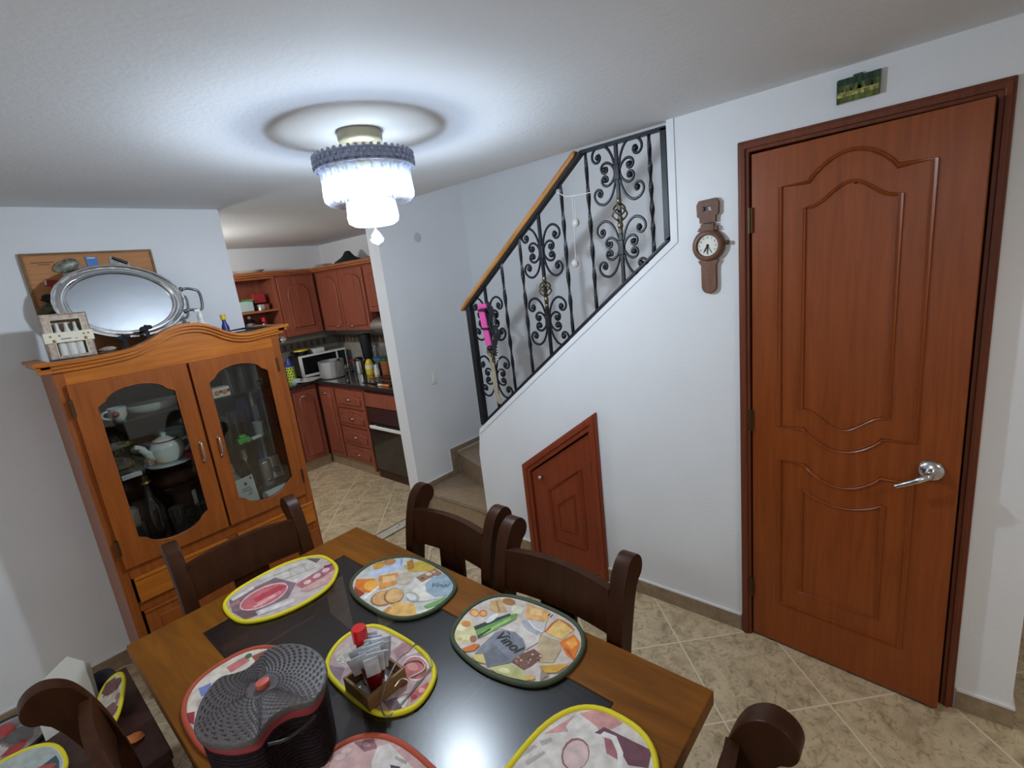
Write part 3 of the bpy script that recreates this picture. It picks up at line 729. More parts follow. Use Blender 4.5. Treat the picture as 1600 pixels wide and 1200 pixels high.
# ------------------------------------------------------------------ chandelier
CX, CY = 1.062, 1.509
ch = thing('chandelier', 'lit two-tier crystal glass ceiling lamp with pearl-grey ring above the table', 'ceiling lamp', (CX, CY, CZ))
C0 = (CX, CY, 0)
m = MB(); m.lathe([(0, 2.227), (0.070, 2.227), (0.073, 2.222), (0.073, 2.200), (0.066, 2.190), (0.040, 2.186), (0.036, 2.178), (0.022, 2.176), (0, 2.176)], C0, 32); m.build('canopy', 'cream_metal', ch)
m = MB(); m.lathe([(0, 2.178), (0.024, 2.178), (0.028, 2.172), (0.020, 2.166), (0.030, 2.158), (0.030, 2.152), (0.022, 2.150), (0.022, 2.13), (0.012, 2.12), (0.012, 2.042), (0, 2.042)], C0, 24); m.build('socket', 'cream_metal', ch)
m = MB()
for k in range(4):
    a = k * PI / 2 + 0.5; m.tube([(CX + 0.028 * math.cos(a), CY + 0.028 * math.sin(a), 2.168), (CX + 0.160 * math.cos(a), CY + 0.160 * math.sin(a), 2.118)], 0.0022, 6)
m.build('hanger_arm', 'cream_metal', ch)
m = MB()
for z in (2.143, 2.108): m.tube([(CX + 0.162 * math.cos(2 * PI * k / 48), CY + 0.162 * math.sin(2 * PI * k / 48), z) for k in range(48)], 0.0036, 6, closed=True)
m.lathe([(0.1605, 2.108), (0.1605, 2.143)], C0, 48)
for k in range(44):
    a = 2 * PI * k / 44
    m.ball((CX + 0.163 * math.cos(a), CY + 0.163 * math.sin(a), 2.148), 0.0060, n=8)
    for dz, o in ((2.133, 0), (2.118, 0.5)):
        a2 = a + o * 2 * PI / 44; m.ball((CX + 0.163 * math.cos(a2), CY + 0.163 * math.sin(a2), dz), 0.0068, n=8)
m.build('bead_ring', 'ring_metal', ch)
m = MB(); m.lathe([(0.166, 2.113), (0.158, 2.104), (0.147, 2.098), (0.1465, 2.058)], C0, 288, rib=0.024, nrib=30); m.build('shade_dim_band', 'crystal_dimmed', ch, angle=80)  # top band split off in darker glass to cut the ceiling halo
m = MB(); m.lathe([(0.1465, 2.058), (0.149, 2.030), (0.147, 2.012), (0.134, 1.999), (0.108, 1.993), (0.080, 1.994)], C0, 288, rib=0.024, nrib=30)
m.build('upper_shade', 'crystal', ch, angle=80)
m = MB(); m.lathe([(0.080, 2.004), (0.081, 1.985), (0.084, 1.955), (0.080, 1.936), (0.064, 1.926), (0.030, 1.923), (0.0, 1.923)], C0, 240, rib=0.035, nrib=20); m.build('lower_shade', 'crystal_low', ch, angle=80)
m = MB(); m.tube([(CX, CY, 1.925), (CX, CY, 1.914)], 0.002, 6); m.lathe([(0, 1.916), (0.010, 1.905), (0.020, 1.893), (0.025, 1.882), (0.019, 1.869), (0, 1.860)], C0, 10); m.build('pendant_drop', 'crystal', ch, smooth=False)
m = MB(); m.lathe([(0, 2.042), (0.014, 2.042), (0.020, 2.036), (0.078, 2.032), (0.079, 2.030), (0.02, 2.025), (0.018, 2.015), (0, 2.012)], C0, 28); m.build('bulb_base_shield', 'white_plastic', ch)  # base with a wide flange added to keep bulb light off the ceiling
m = MB(); m.lathe([(0.012, 2.022), (0.016, 2.016), (0.016, 2.011), (0, 2.008)], C0, 20); bulb = m.build('bulb', 'lamp_bulb', ch)

# ------------------------------------------------------------------ china cabinet
XL, XQ, YF = 0.238, 1.128, 2.62
cab = thing('china_cabinet', 'orange-brown wooden china cabinet with two glazed doors and curved top', 'cabinet', (0.683, 2.83, 0))
YBk = 3.03
m = MB()
m.box(XL, XL + 0.03, YF + 0.02, YBk, 0, 1.535, 0.003); m.build('side_panel', 'cabinet_door_wood', cab)
m = MB(); m.box(XQ - 0.03, XQ, YF + 0.02, YBk, 0, 1.535, 0.003); m.build('side_panel', 'cabinet_door_wood', cab)
m = MB(); m.box(XL + 0.03, XQ - 0.03, YBk - 0.015, YBk - 0.003, 0.05, 1.53); m.build('back_panel', 'dark_back', cab)
m = MB(); m.box(XL + 0.03, XQ - 0.03, YF + 0.03, YBk - 0.015, 0.645, 0.665); m.build('cabinet_floor', 'dark_wood', cab)
m = MB(); m.box(XL + 0.0, XQ, YF + 0.02, YBk, 1.535, 1.555); m.build('cabinet_top', 'dark_wood', cab)
m = MB()   # face frame
m.box(XL, 0.272, YF - 0.004, YF + 0.025, 0, 1.54, 0.003); m.box(1.092, XQ, YF - 0.004, YF + 0.025, 0, 1.54, 0.003)
m.box(0.682, 0.700, YF, YF + 0.025, 0.60, 1.48)
m.box(0.272, 1.092, YF - 0.002, YF + 0.025, 0.595, 0.652, 0.003); m.box(0.272, 1.092, YF, YF + 0.025, 0.43, 0.475, 0.003); m.box(0.272, 1.092, YF, YF + 0.025, 0.05, 0.12, 0.003)
m.box(0.670, 0.712, YF, YF + 0.025, 0.10, 0.62, 0.003); m.build('face_frame', 'cabinet_door_wood', cab)
TOP = [(0.19, 1.556), (0.30, 1.553), (0.42, 1.556), (0.50, 1.563), (0.565, 1.582), (0.625, 1.612), (0.675, 1.629), (0.727, 1.634), (0.78, 1.628), (0.825, 1.608), (0.878, 1.576), (0.93, 1.556), (0.99, 1.549), (1.07, 1.556), (1.18, 1.563)]
TS = [(p.x, p.y) for p in smoothpts([(x, z, 0) for x, z in TOP], 4)]
fr = [(x, z) for x, z in TS if XL <= x <= XQ]
m = MB(); m.prism([(XL, 1.478)] + [(XL, fr[0][1] - 0.01)] + [(x, z - 0.012) for x, z in fr] + [(XQ, fr[-1][1] - 0.01), (XQ, 1.478)], 'y', YF - 0.003, YF + 0.022); m.build('frieze', 'cabinet_wood_cross', cab)
def molding(z0, z1, y0, xa, xb, yb=None):
    pts = [(x, z) for x, z in TS if xa <= x <= xb]
    m.prism([(x, z + z1) for x, z in pts] + [(x, z + z0) for x, z in pts[::-1]], 'y', y0, YF + 0.02)
m = MB(); molding(-0.020, -0.004, YF - 0.018, 0.215, 1.155); molding(-0.005, 0.010, YF - 0.030, 0.20, 1.168); molding(0.009, 0.022, YF - 0.042, 0.19, 1.18)
for x0, x1 in ((0.197, XL), (XQ, 1.172)):
    s_ = 1 if x0 < 0.5 else -1
    zc = 1.558 if x0 < 0.5 else 1.562
    m.box(x0, x1, YF - 0.03, YBk - 0.06, zc - 0.005, zc + 0.010); m.box(x0 + s_ * 0.0 + (0.018 if s_ > 0 else 0), x1 - (0.018 if s_ < 0 else 0), YF - 0.018, YBk - 0.06, zc - 0.020, zc - 0.004)
    m.box(x0 - (0.008 if s_ > 0 else 0), x1 + (0.008 if s_ < 0 else 0), YF - 0.042, YBk - 0.06, zc + 0.009, zc + 0.022)
m.box(0.198, 0.240, YF - 0.026, YF + 0.02, 1.536, 1.576); m.build('cornice', 'cabinet_wood_cross', cab)
def cab_door(x0, x1, gx0, gx1, hx_, hingex):
    z0, z1 = 0.655, 1.478
    gm = (gx0 + gx1) / 2; gw = gx1 - gx0
    top = [(gx1, 1.368), (gx1 - 0.012, 1.378)] + [(gm + (gw / 2 - 0.028) * math.cos(math.radians(t)), 1.378 + 0.054 * math.sin(math.radians(t))) for t in range(10, 171, 16)] + [(gx0 + 0.012, 1.378), (gx0, 1.368)]
    bot = [(gx0, 0.775), (gx0 + 0.012, 0.768)] + [(gm - (gw / 2 - 0.028) * math.cos(math.radians(t)), 0.766 - 0.053 * math.sin(math.radians(t))) for t in range(10, 171, 16)] + [(gx1 - 0.012, 0.768), (gx1, 0.775)]
    hole = top + bot
    m = MB(); m.prism([(x0, z0), (x1, z0), (x1, z1), (x0, z1)], 'y', YF - 0.022, YF - 0.003, holes=[hole])
    d = m.build('door', 'cabinet_door_wood', cab)
    m = MB(); m.tube([(x, YF - 0.021, z) for x, z in hole], 0.003, 6, closed=True); m.build('bead', 'cabinet_door_wood', d)
    m = MB(); m.prism([(gx0 - 0.015, 0.69), (gx1 + 0.015, 0.69), (gx1 + 0.015, 1.45), (gx0 - 0.015, 1.45)], 'y', YF - 0.012, YF - 0.009); m.build('glass_pane', 'cabinet_glass', d)
    m = MB(); m.tube(smoothpts([(hx_, YF - 0.022, 1.105), (hx_, YF - 0.040, 1.102), (hx_, YF - 0.044, 1.06), (hx_, YF - 0.040, 1.018), (hx_, YF - 0.022, 1.015)], 4), 0.0042, 8); m.ball((hx_, YF - 0.022, 1.105), 0.008); m.ball((hx_, YF - 0.022, 1.015), 0.008); m.build('handle', 'steel', d)
    for z in (1.385, 0.76):
        m = MB(); m.cyl((hingex, YF - 0.022), 0.006, z - 0.035, z + 0.035, 8)
        for k in range(4): m.cyl((hingex, YF - 0.022), 0.0075, z - 0.03 + k * 0.02, z - 0.025 + k * 0.02, 8)
        m.build('hinge', 'old_bronze', d)
cab_door(0.266, 0.686, 0.338, 0.620, 0.658, 0.263)
cab_door(0.697, 1.086, 0.758, 1.036, 0.736, 1.09)
for z in (1.018, 1.275):
    m = MB(); m.box(XL + 0.032, XQ - 0.032, YF + 0.05, YBk - 0.02, z - 0.006, z); m.build('shelf', 'shelf_glass', cab)
for x0, x1 in ((0.282, 0.668), (0.714, 1.112)):
    xx1 = min(x1, 1.09)
    m = MB(); m.box(x0, x1 if x1 > 1.09 else xx1, YF - 0.016, YF + 0.01, 0.478, 0.596, 0.003); m.box(x0 + 0.0, x1, YF - 0.022, YF - 0.014, 0.586, 0.597, 0.002)
    dw = m.build('drawer', 'cabinet_wood_cross', cab)
    m = MB(); m.box(x0, x1, YF - 0.014, YF + 0.01, 0.125, 0.43, 0.003); m.box(x0, x1, YF - 0.020, YF - 0.012, 0.421, 0.431, 0.002); m.box(x0 + 0.05, x1 - 0.05, YF - 0.019, YF - 0.012, 0.17, 0.385, 0.003)
    m.build('lower_door', 'cabinet_door_wood', cab)
m = MB(); m.box(XL - 0.004, XQ + 0.004, YF - 0.008, YF + 0.02, 0, 0.055, 0.003); m.build('plinth', 'cabinet_door_wood', cab)

# ---- contents of the cabinet
IN = 'things kept in the china cabinet'
S1, S2, S3 = 1.275, 1.018, 0.665       # upper shelf, middle shelf, floor
def item(name, label, cat, parts, loc, group=None):
    """parts: list of (part name, material, MB)"""
    if len(parts) == 1:
        o = parts[0][2].build(name, parts[0][1], origin=loc); return tag(o, label, cat, group)
    t = thing(name, label, cat, loc, group)
    for n, mt, mb in parts: mb.build(n, mt, t)
    return t
# top shelf left
m = MB(); m.lathe([(0, 0.0), (0.022, 0.0), (0.034, 0.02), (0.037, 0.058), (0.034, 0.058), (0.031, 0.022), (0, 0.008)], (0.415, 2.73, S1), 22)
h = MB(); h.tube(smoothpts([(0.385, 2.72, S1 + 0.05), (0.362, 2.715, S1 + 0.045), (0.360, 2.715, S1 + 0.025), (0.388, 2.722, S1 + 0.012)], 5), 0.0055, 8)
f = MB()
f.use('red_card').ball((0.404, 2.697, S1 + 0.034), 0.014, (1, 0.35, 1)); f.use('lid_knob').ball((0.404, 2.693, S1 + 0.034), 0.007, (1, 0.5, 1)); f.use('yellow_plastic').ball((0.437, 2.708, S1 + 0.028), 0.011, (0.7, 0.5, 1)); f.use('yellow_plastic').ball((0.432, 2.704, S1 + 0.044), 0.008, (0.8, 0.5, 1))
t = item('flowered_cup', 'white cup with a red and a yellow flower on the top cabinet shelf', 'cup', [('bowl', 'white_ceramic', m), ('handle', 'white_ceramic', h), ('flower_print', None, f)], (0.415, 2.73, S1))
m = MB(); m.lathe([(0, 0), (0.07, 0), (0.10, 0.018), (0.118, 0.042), (0.112, 0.044), (0.09, 0.02), (0, 0.008)], (0.56, 2.77, S1), 32, sy=0.6)
item('serving_bowl', 'shallow white oval serving dish beside the flowered cup', 'dish', [('bowl', 'white_ceramic', m)], (0.56, 2.77, S1))
m = MB(); m.box(0.32, 0.66, 2.955, 2.975, S1, S1 + 0.16, 0.004)
for cx_, r_ in ((0.42, 0.022), (0.49, 0.034), (0.56, 0.026), (0.62, 0.018)):
    for k in range(2): m.tube([(cx_ + (r_ - k * 0.01) * math.cos(a), 2.95, S1 + 0.105 + (r_ - k * 0.01) * math.sin(a)) for a in [i * PI / 8 for i in range(16)]], 0.004, 5, closed=True)
item('carved_panel', 'dark grey carved panel standing at the back of the top shelf', 'carving', [('panel', 'carved_dark', m)], (0.49, 2.965, S1))
# middle shelf left
m = MB(); tz = S2 + 0.012
m.lathe([(0, 0), (0.034, 0), (0.055, 0.018), (0.072, 0.052), (0.066, 0.086), (0.048, 0.104), (0, 0.106)], (0.555, 2.73, tz), 26)
sp = MB(); sp.tube(smoothpts([(0.500, 2.725, tz + 0.042), (0.472, 2.715, tz + 0.068), (0.455, 2.71, tz + 0.10), (0.432, 2.705, tz + 0.112)], 5), [0.02] * 5 + [0.015] * 5 + [0.011] * 5 + [0.009], 10)
ld_ = MB(); ld_.lathe([(0.05, 0.104), (0.046, 0.112), (0.02, 0.124), (0.008, 0.126), (0.012, 0.138), (0, 0.144)], (0.555, 2.73, tz), 22)
hd = MB(); hd.tube(smoothpts([(0.62, 2.735, tz + 0.085), (0.65, 2.74, tz + 0.085), (0.655, 2.74, tz + 0.05), (0.622, 2.735, tz + 0.03)], 5), 0.007, 8)
bd = MB(); bd.tube([(0.555 + 0.050 * math.cos(a), 2.73 + 0.050 * math.sin(a), tz + 0.104) for a in [i * PI / 12 for i in range(24)]], 0.004, 6, closed=True)
item('teapot', 'white china teapot with a curved spout on the middle shelf', 'teapot', [('body', 'white_ceramic', m), ('spout', 'white_ceramic', sp), ('lid', 'white_ceramic', ld_), ('handle', 'white_ceramic', hd), ('maroon_band', 'maroon_trim', bd)], (0.555, 2.73, tz))
m = MB(); m.lathe([(0, 0), (0.075, 0), (0.095, 0.008), (0.095, 0.012), (0, 0.008)], (0.555, 2.73, S2), 30); item('saucer', 'white saucer under the china teapot', 'saucer', [('plate', 'white_ceramic', m)], (0.555, 2.73, S2))
m = MB(); m.lathe([(0, 0), (0.04, 0), (0.058, 0.06), (0.062, 0.13), (0.056, 0.13), (0.05, 0.06), (0, 0.01)], (0.625, 2.88, S2 + 0.0), 24, sx=0.9); item('pale_bowl', 'pale blue china jug behind the white teapot', 'jug', [('bowl', 'paleblue_ceramic', m)], (0.625, 2.88, S2))
m = MB(); m.lathe([(0, 0), (0.028, 0), (0.034, 0.04), (0.03, 0.042), (0, 0.006)], (0.640, 2.685, S2), 20); item('small_red_pot', 'small red pot to the right of the teapot', 'pot', [('pot', 'red_card', m)], (0.64, 2.685, S2))
m = MB(); m.lathe([(0, 0), (0.06, 0), (0.07, 0.02), (0.07, 0.16), (0.03, 0.20), (0.022, 0.24), (0, 0.24)], (0.385, 2.87, S2), 26); item('green_bottle', 'large dark green glass bottle on the left of the middle shelf', 'bottle', [('bottle', 'green_glass', m)], (0.385, 2.87, S2))
m = MB(); m.box(0.352, 0.43, 2.672, 2.684, S2, S2 + 0.022, 0.003, mtx=Matrix.Translation((0.39, 2.68, S2)) @ Matrix.Rotation(0.15, 4, 'Z') @ Matrix.Translation((-0.39, -2.68, -S2))); item('paper_tag', 'small white paper tag at the left front of the middle shelf', 'tag', [('tag', 'white_paper', m)], (0.39, 2.678, S2))
for x, lb in ((0.425, 'small clear glass bowl behind the white paper tag'), (0.475, 'clear glass bowl left of the teapot saucer')):
    m = MB(); m.lathe([(0.0, 0.0), (0.02, 0.0), (0.03, 0.024), (0.034, 0.04)], (x, 2.705 + (x - 0.425), S2), 18); item('glass_bowl', lb, 'bowl', [('bowl', 'clear_glass', m)], (x, 2.705 + (x - 0.425), S2), 'small glass bowls on the middle shelf')
# hanging under / at the back of the floor compartment, left
m = MB(); m.ball((0.39, 2.90, 0.905), 0.09, (0.95, 0.45, 0.75)); m.box(0.31, 0.47, 2.86, 2.94, 0.665, 0.86); item('brown_basket', 'brown woven basket at the back left of the cabinet bottom', 'basket', [('basket', 'woven_brown', m)], (0.39, 2.9, 0.665))
m = MB(); m.ball((0.595, 2.84, 0.915), 0.11, (1.05, 0.62, 0.42)); m.lathe([(0, 0), (0.06, 0), (0.05, 0.05), (0.05, 0.16), (0.09, 0.21), (0, 0.22)], (0.595, 2.84, 0.665), 20); item('dark_bowl', 'dark brown oval woven bowl on a pedestal behind the bottle', 'bowl', [('bowl', 'woven_brown', m)], (0.595, 2.84, 0.665))
# bottle with gilt cap, glasses
m = MB(); bx, by = 0.436, 2.725
m.lathe([(0, 0), (0.042, 0), (0.046, 0.02), (0.046, 0.16), (0.036, 0.195), (0.016, 0.235), (0.013, 0.30), (0.016, 0.305)], (bx, by, S3), 26)
c_ = MB(); c_.lathe([(0, 0.30), (0.026, 0.30), (0.024, 0.308), (0.018, 0.312), (0.018, 0.345), (0, 0.347)], (bx, by, S3), 20)
item('decanter', 'tall clear glass decanter with a gilt stopper at the cabinet bottom', 'decanter', [('body', 'clear_glass', m), ('stopper', 'brass', c_)], (bx, by, S3))
def tumbler(x, y, r, hgt, label, mat='clear_glass', z=S3, up=True, group='clear drinking glasses in the china cabinet', name='drinking_glass'):
    m = MB(); pf = [(0, 0.006), (r * 0.82, 0.006), (r * 0.80, 0.0), (r, hgt), (r * 0.93, hgt), (r * 0.76, 0.012), (0, 0.012)]
    if not up: pf = [(a, hgt - z_) for a, z_ in pf][::-1]
    m.lathe(pf, (x, y, z), 20); return item(name, label, 'glass', [('glass', mat, m)], (x, y, z), group)
tumbler(0.372, 2.715, 0.030, 0.14, 'clear tall glass standing left of the gilt-stoppered decanter')
tumbler(0.515, 2.69, 0.032, 0.15, 'clear tall glass just right of the gilt-stoppered decanter')
tumbler(0.565, 2.715, 0.034, 0.10, 'short clear tumbler in front of the dark woven bowl')
tumbler(0.632, 2.73, 0.030, 0.11, 'short clear tumbler at the right end of the left compartment')
m = MB(); m.box(0.616, 0.634, 2.79, 2.802, S3, S3 + 0.17, 0.002); item('white_box', 'narrow white box behind the right tumbler', 'box', [('box', 'white_paper', m)], (0.625, 2.796, S3))
m = MB(); m.box(0.33, 0.39, 2.79, 2.82, S3, S3 + 0.19, 0.003); item('grey_carton', 'grey carton behind the tall glass at the cabinet left', 'carton', [('carton', 'window_film', m)], (0.36, 2.8, S3))
# top shelf right
m = MB(); m.box(0.785, 0.865, 2.68, 2.74, S1, S1 + 0.048, 0.003); f = MB()
f.use('orange_plastic')
for q in (0.805, 0.84): f.ball((q, 2.679, S1 + 0.024), 0.013, (1, 0.2, 1))
for q in (0.822, 0.858): f.use('red_card').ball((q, 2.679, S1 + 0.028), 0.008, (1, 0.2, 1))
item('flowered_box', 'small box with orange flower print on the right top shelf', 'box', [('box', 'cream_paper', m), ('flower_print', None, f)], (0.825, 2.71, S1))
for x, y, lb in ((0.885, 2.75, 'smoky glass beside the flowered box on the right top shelf'), (0.955, 2.75, 'middle smoky glass of the row on the right top shelf'), (1.025, 2.74, 'rightmost smoky glass on the right top shelf')):
    tumbler(x, y, 0.031, 0.125, lb, 'smoke_glass', S1, False, 'upturned smoky glasses on the top shelf')
# middle shelf right
for x, y, hh, lb in ((0.815, 2.72, 0.15, 'tall clear glass at the left of the right middle shelf'), (0.868, 2.76, 0.16, 'tall clear glass behind the green toy'), (0.925, 2.79, 0.15, 'tall clear glass right of the green toy')):
    tumbler(x, y, 0.030, hh, lb, 'smoke_glass', S2)
m = MB(); m.box(0.838, 0.90, 2.665, 2.70, S2, S2 + 0.026, 0.006); m.box(0.85, 0.885, 2.668, 2.697, S2 + 0.024, S2 + 0.042, 0.006)
for q in (0.85, 0.888): m.cyl((0, 0), 0.011, 2.66, 2.70, 12, mtx=Matrix.Translation((q, 0, S2 + 0.010)) @ Matrix.Rotation(-PI / 2, 4, 'X'))
item('green_toy_car', 'bright green toy car at the front of the right middle shelf', 'toy', [('body', 'green_plastic', m)], (0.868, 2.682, S2))
m = MB(); m.box(0.905, 0.965, 2.675, 2.70, S2, S2 + 0.014, 0.004, mtx=Matrix.Translation((0.935, 2.69, S2)) @ Matrix.Rotation(0.3, 4, 'Z') @ Matrix.Translation((-0.935, -2.69, -S2))); item('white_clip', 'white folded paper beside the green toy car', 'paper', [('paper', 'white_paper', m)], (0.935, 2.69, S2))
tumbler(0.972, 2.735, 0.026, 0.075, 'small frosted cup left of the purple vase', 'window_film', S2, True, None, 'frosted_cup')
m = MB(); m.lathe([(0, 0), (0.036, 0), (0.040, 0.02), (0.042, 0.19), (0.038, 0.19), (0.034, 0.02), (0, 0.01)], (1.035, 2.73, S2), 26); item('purple_vase', 'tall purple glass vase on the right middle shelf', 'vase', [('vase', 'purple_glass', m)], (1.035, 2.73, S2))
m = MB(); m.box(1.0, 1.05, 2.83, 2.85, S2, S2 + 0.235, 0.003); f = MB(); f.box(1.013, 1.046, 2.828, 2.8305, S2 + 0.15, S2 + 0.215); item('photo_card', 'white card with a green picture behind the purple vase', 'card', [('card', 'white_paper', m), ('picture', 'olive_bag', f)], (1.02, 2.84, S2))
m = MB(); m.box(0.935, 0.99, 2.86, 2.90, S2, S2 + 0.19, 0.003); item('navy_box', 'dark navy box at the back of the right middle shelf', 'box', [('box', 'navy_plastic', m)], (0.96, 2.88, S2))
# bottom right
m = MB(); m.lathe([(0, 0), (0.038, 0), (0.04, 0.02), (0.04, 0.17), (0.03, 0.205), (0.014, 0.235), (0, 0.235)], (0.893, 2.80, S3), 24); c_ = MB(); c_.lathe([(0.015, 0.23), (0.016, 0.285), (0, 0.287)], (0.893, 2.80, S3), 16)
item('wine_bottle', 'dark wine bottle with a pale foil neck behind the white leaflet', 'bottle', [('body', 'black_enamel', m), ('foil_neck', 'cream_metal', c_)], (0.893, 2.80, S3))
m = MB(); m.lathe([(0, 0), (0.03, 0), (0.033, 0.01), (0.033, 0.15), (0.012, 0.20), (0.014, 0.22), (0, 0.24)], (0.812, 2.78, S3), 20); item('dark_perfume', 'mauve figurine-like bottle left of the wine bottle', 'bottle', [('bottle', 'camo_bag', m)], (0.812, 2.78, S3))
m = MB(); m.lathe([(0, 0), (0.028, 0), (0.032, 0.01), (0.032, 0.128), (0.027, 0.14), (0, 0.14)], (0.962, 2.74, S3 + 0.068), 24); f = MB(); f.tube([(0.962 + 0.0275 * math.cos(a), 2.74 + 0.0275 * math.sin(a), S3 + 0.208) for a in [i * PI / 12 for i in range(24)]], 0.003, 5, closed=True); f.box(0.945, 0.972, 2.705, 2.709, S3 + 0.095, S3 + 0.108)
item('drink_can', 'silver drink can standing on a dark case at the cabinet bottom right', 'can', [('body', 'aluminium', m), ('rim', 'polished_silver', f)], (0.962, 2.74, S3 + 0.068))
m = MB(); m.box(0.905, 1.06, 2.70, 2.80, S3, S3 + 0.068, 0.006); item('dark_case', 'low dark case under the silver drink can', 'case', [('case', 'black_plastic', m)], (0.98, 2.75, S3))
m = MB(); MK = Matrix.Translation((0.835, 2.695, S3)) @ Matrix.Rotation(0.18, 4, 'Z') @ Matrix.Rotation(-0.12, 4, 'X') @ Matrix.Translation((-0.835, -2.695, -S3))
m.box(0.785, 0.888, 2.694, 2.697, S3 + 0.01, S3 + 0.165, 0, mtx=MK); f = MB()
for k, (a, c) in enumerate([(0.815, 0.86), (0.81, 0.865), (0.845, 0.862), (0.84, 0.862)]): f.box(a, c, 2.6925, 2.694, S3 + 0.105 - (k // 1) * 0.012, S3 + 0.109 - k * 0.012, 0, mtx=MK)
f.box(0.832, 0.848, 2.6925, 2.694, S3 + 0.122, S3 + 0.138, 0, mtx=MK); f.box(0.868, 0.88, 2.6925, 2.694, S3 + 0.144, S3 + 0.156, 0, mtx=MK)
item('leaflet', 'white printed leaflet leaning at the cabinet bottom right', 'leaflet', [('sheet', 'white_paper', m), ('print', 'grey_ink', f)], (0.835, 2.695, S3))
m = MB(); MR_ = Matrix.Translation((0.975, 2.675, S3 + 0.032)) @ Matrix.Rotation(0.12, 4, 'Z') @ RY
m.lathe([(0.012, -0.07), (0.031, -0.07), (0.031, 0.075), (0.012, 0.075), (0.012, -0.07)], (0, 0, 0), 22, mtx=MR_); item('paper_roll', 'white paper roll lying in front of the dark case', 'paper roll', [('roll', 'white_paper', m)], (0.975, 2.675, S3))
m = MB(); MBk = Matrix.Translation((1.03, 2.80, S3 + 0.07)) @ Matrix.Rotation(-0.25, 4, 'X')
m.box(-0.04, 0.045, -0.003, 0.003, 0, 0.125, 0.001, mtx=MBk); f = MB(); f.prism([(-0.02, 0.05), (0.0, 0.065), (0.03, 0.06), (0.035, 0.03), (0.005, 0.025)], 'y', -0.005, -0.003, mtx=MBk); item('booklet', 'white booklet with a dark picture leaning right of the drink can', 'booklet', [('cover', 'white_paper', m), ('picture', 'grey_ink', f)], (1.03, 2.8, S3 + 0.07))
m = MB(); m.box(0.995, 1.035, 2.875, 2.93, S3, S3 + 0.335, 0.003); f = MB(); f.box(1.020, 1.034, 2.873, 2.876, S3 + 0.16, S3 + 0.33); item('blue_box', 'tall blue box with white edge at the cabinet bottom back', 'box', [('box', 'blue_card', m), ('white_edge', 'white_paper', f)], (1.015, 2.9, S3))

# ------------------------------------------------------------------ on top of the cabinet and above it
pb = thing('pin_board', 'cork pin board with small packets pinned on it, behind the silver tray', 'pin board', (0.53, YB, 1.78))
m = MB(); m.box(0.299, 0.772, YB - 0.012, YB - 0.001, 1.565, 2.022); m.build('cork', 'cork_board', pb)
m = MB(); m.prism([(0.292, 1.56), (0.779, 1.56), (0.779, 2.03), (0.292, 2.03)], 'y', YB - 0.017, YB - 0.001, holes=[[(0.302, 1.57), (0.769, 1.57), (0.769, 2.02), (0.302, 2.02)]]); m.build('frame', 'crate_wood', pb)
m = MB()
for z, x0, x1 in ((1.990, 0.325, 0.40), (1.981, 0.345, 0.385)): m.box(x0, x1, YB - 0.013, YB - 0.012, z - 0.002, z + 0.002)
m.build('faint_print', 'faint_print', pb)
def blob(name, label, cat, mat, c, s, rot=0.0, n=7, seed=1, group=None):
    random.seed(seed); m = MB(); tb = bmesh.new(); bmesh.ops.create_icosphere(tb, subdivisions=2, radius=1)
    for v in tb.verts: v.co *= random.uniform(0.8, 1.15)
    bmesh.ops.transform(tb, matrix=Matrix.Translation(c) @ Matrix.Rotation(rot, 4, 'Y') @ Matrix.Diagonal((s[0], s[1], s[2], 1)), verts=tb.verts)
    m.merge(tb); return tag(m.build(name, mat, origin=c, angle=60), label, cat, group)
yb = YB - 0.02
blob('plastic_packet', 'grey mottled packet pinned at the upper left of the cork board', 'packet', 'camo_bag', (0.437, yb, 1.970), (0.052, 0.010, 0.026), -0.45, seed=2)
t = item('blue_card', 'bright blue card pinned at the top middle of the cork board', 'card', [('card', 'blue_card', MB().prism([(0.517, 1.955), (0.553, 1.952), (0.558, 2.005), (0.512, 2.007)], 'y', YB - 0.016, YB - 0.0125)), ('white_strip', 'white_paper', MB().box(0.520, 0.550, YB - 0.0175, YB - 0.016, 1.998, 2.003))], (0.53, YB - 0.013, 1.98))
t = item('small_blue_card', 'pale-striped small blue card left below the bright blue card', 'card', [('card', 'blue_card', MB().box(0.475, 0.522, YB - 0.0165, YB - 0.0125, 1.945, 1.962)), ('white_strip', 'white_paper', MB().box(0.483, 0.512, YB - 0.018, YB - 0.0165, 1.953, 1.958))], (0.50, YB - 0.013, 1.95))
item('ruler', 'short dark ruler pinned right of the bright blue card', 'ruler', [('ruler', 'olive_bag', MB().box(0.562, 0.603, YB - 0.016, YB - 0.0125, 1.952, 1.960))], (0.58, YB - 0.013, 1.955))
t = item('pen_packet', 'clear packet with a black pen pinned at the right of the cork board', 'packet', [('sheet', 'camo_bag', MB().prism([(0.605, 1.95), (0.60, 2.0), (0.62, 2.004), (0.68, 1.965), (0.672, 1.948)], 'y', YB - 0.016, YB - 0.0125)), ('pen', 'black_plastic', MB().tube([(0.615, YB - 0.02, 1.996), (0.668, YB - 0.02, 1.968)], 0.007, 8))], (0.64, YB - 0.013, 1.97))
t = item('red_card', 'red card with a white edge pinned at the left of the cork board', 'card', [('card', 'red_card', MB().prism([(0.345, 1.888), (0.40, 1.876), (0.412, 1.908), (0.352, 1.917)], 'y', YB - 0.016, YB - 0.0125)), ('white_strip', 'white_paper', MB().prism([(0.347, 1.893), (0.353, 1.892), (0.357, 1.913), (0.351, 1.914)], 'y', YB - 0.0175, YB - 0.016))], (0.38, YB - 0.013, 1.895))
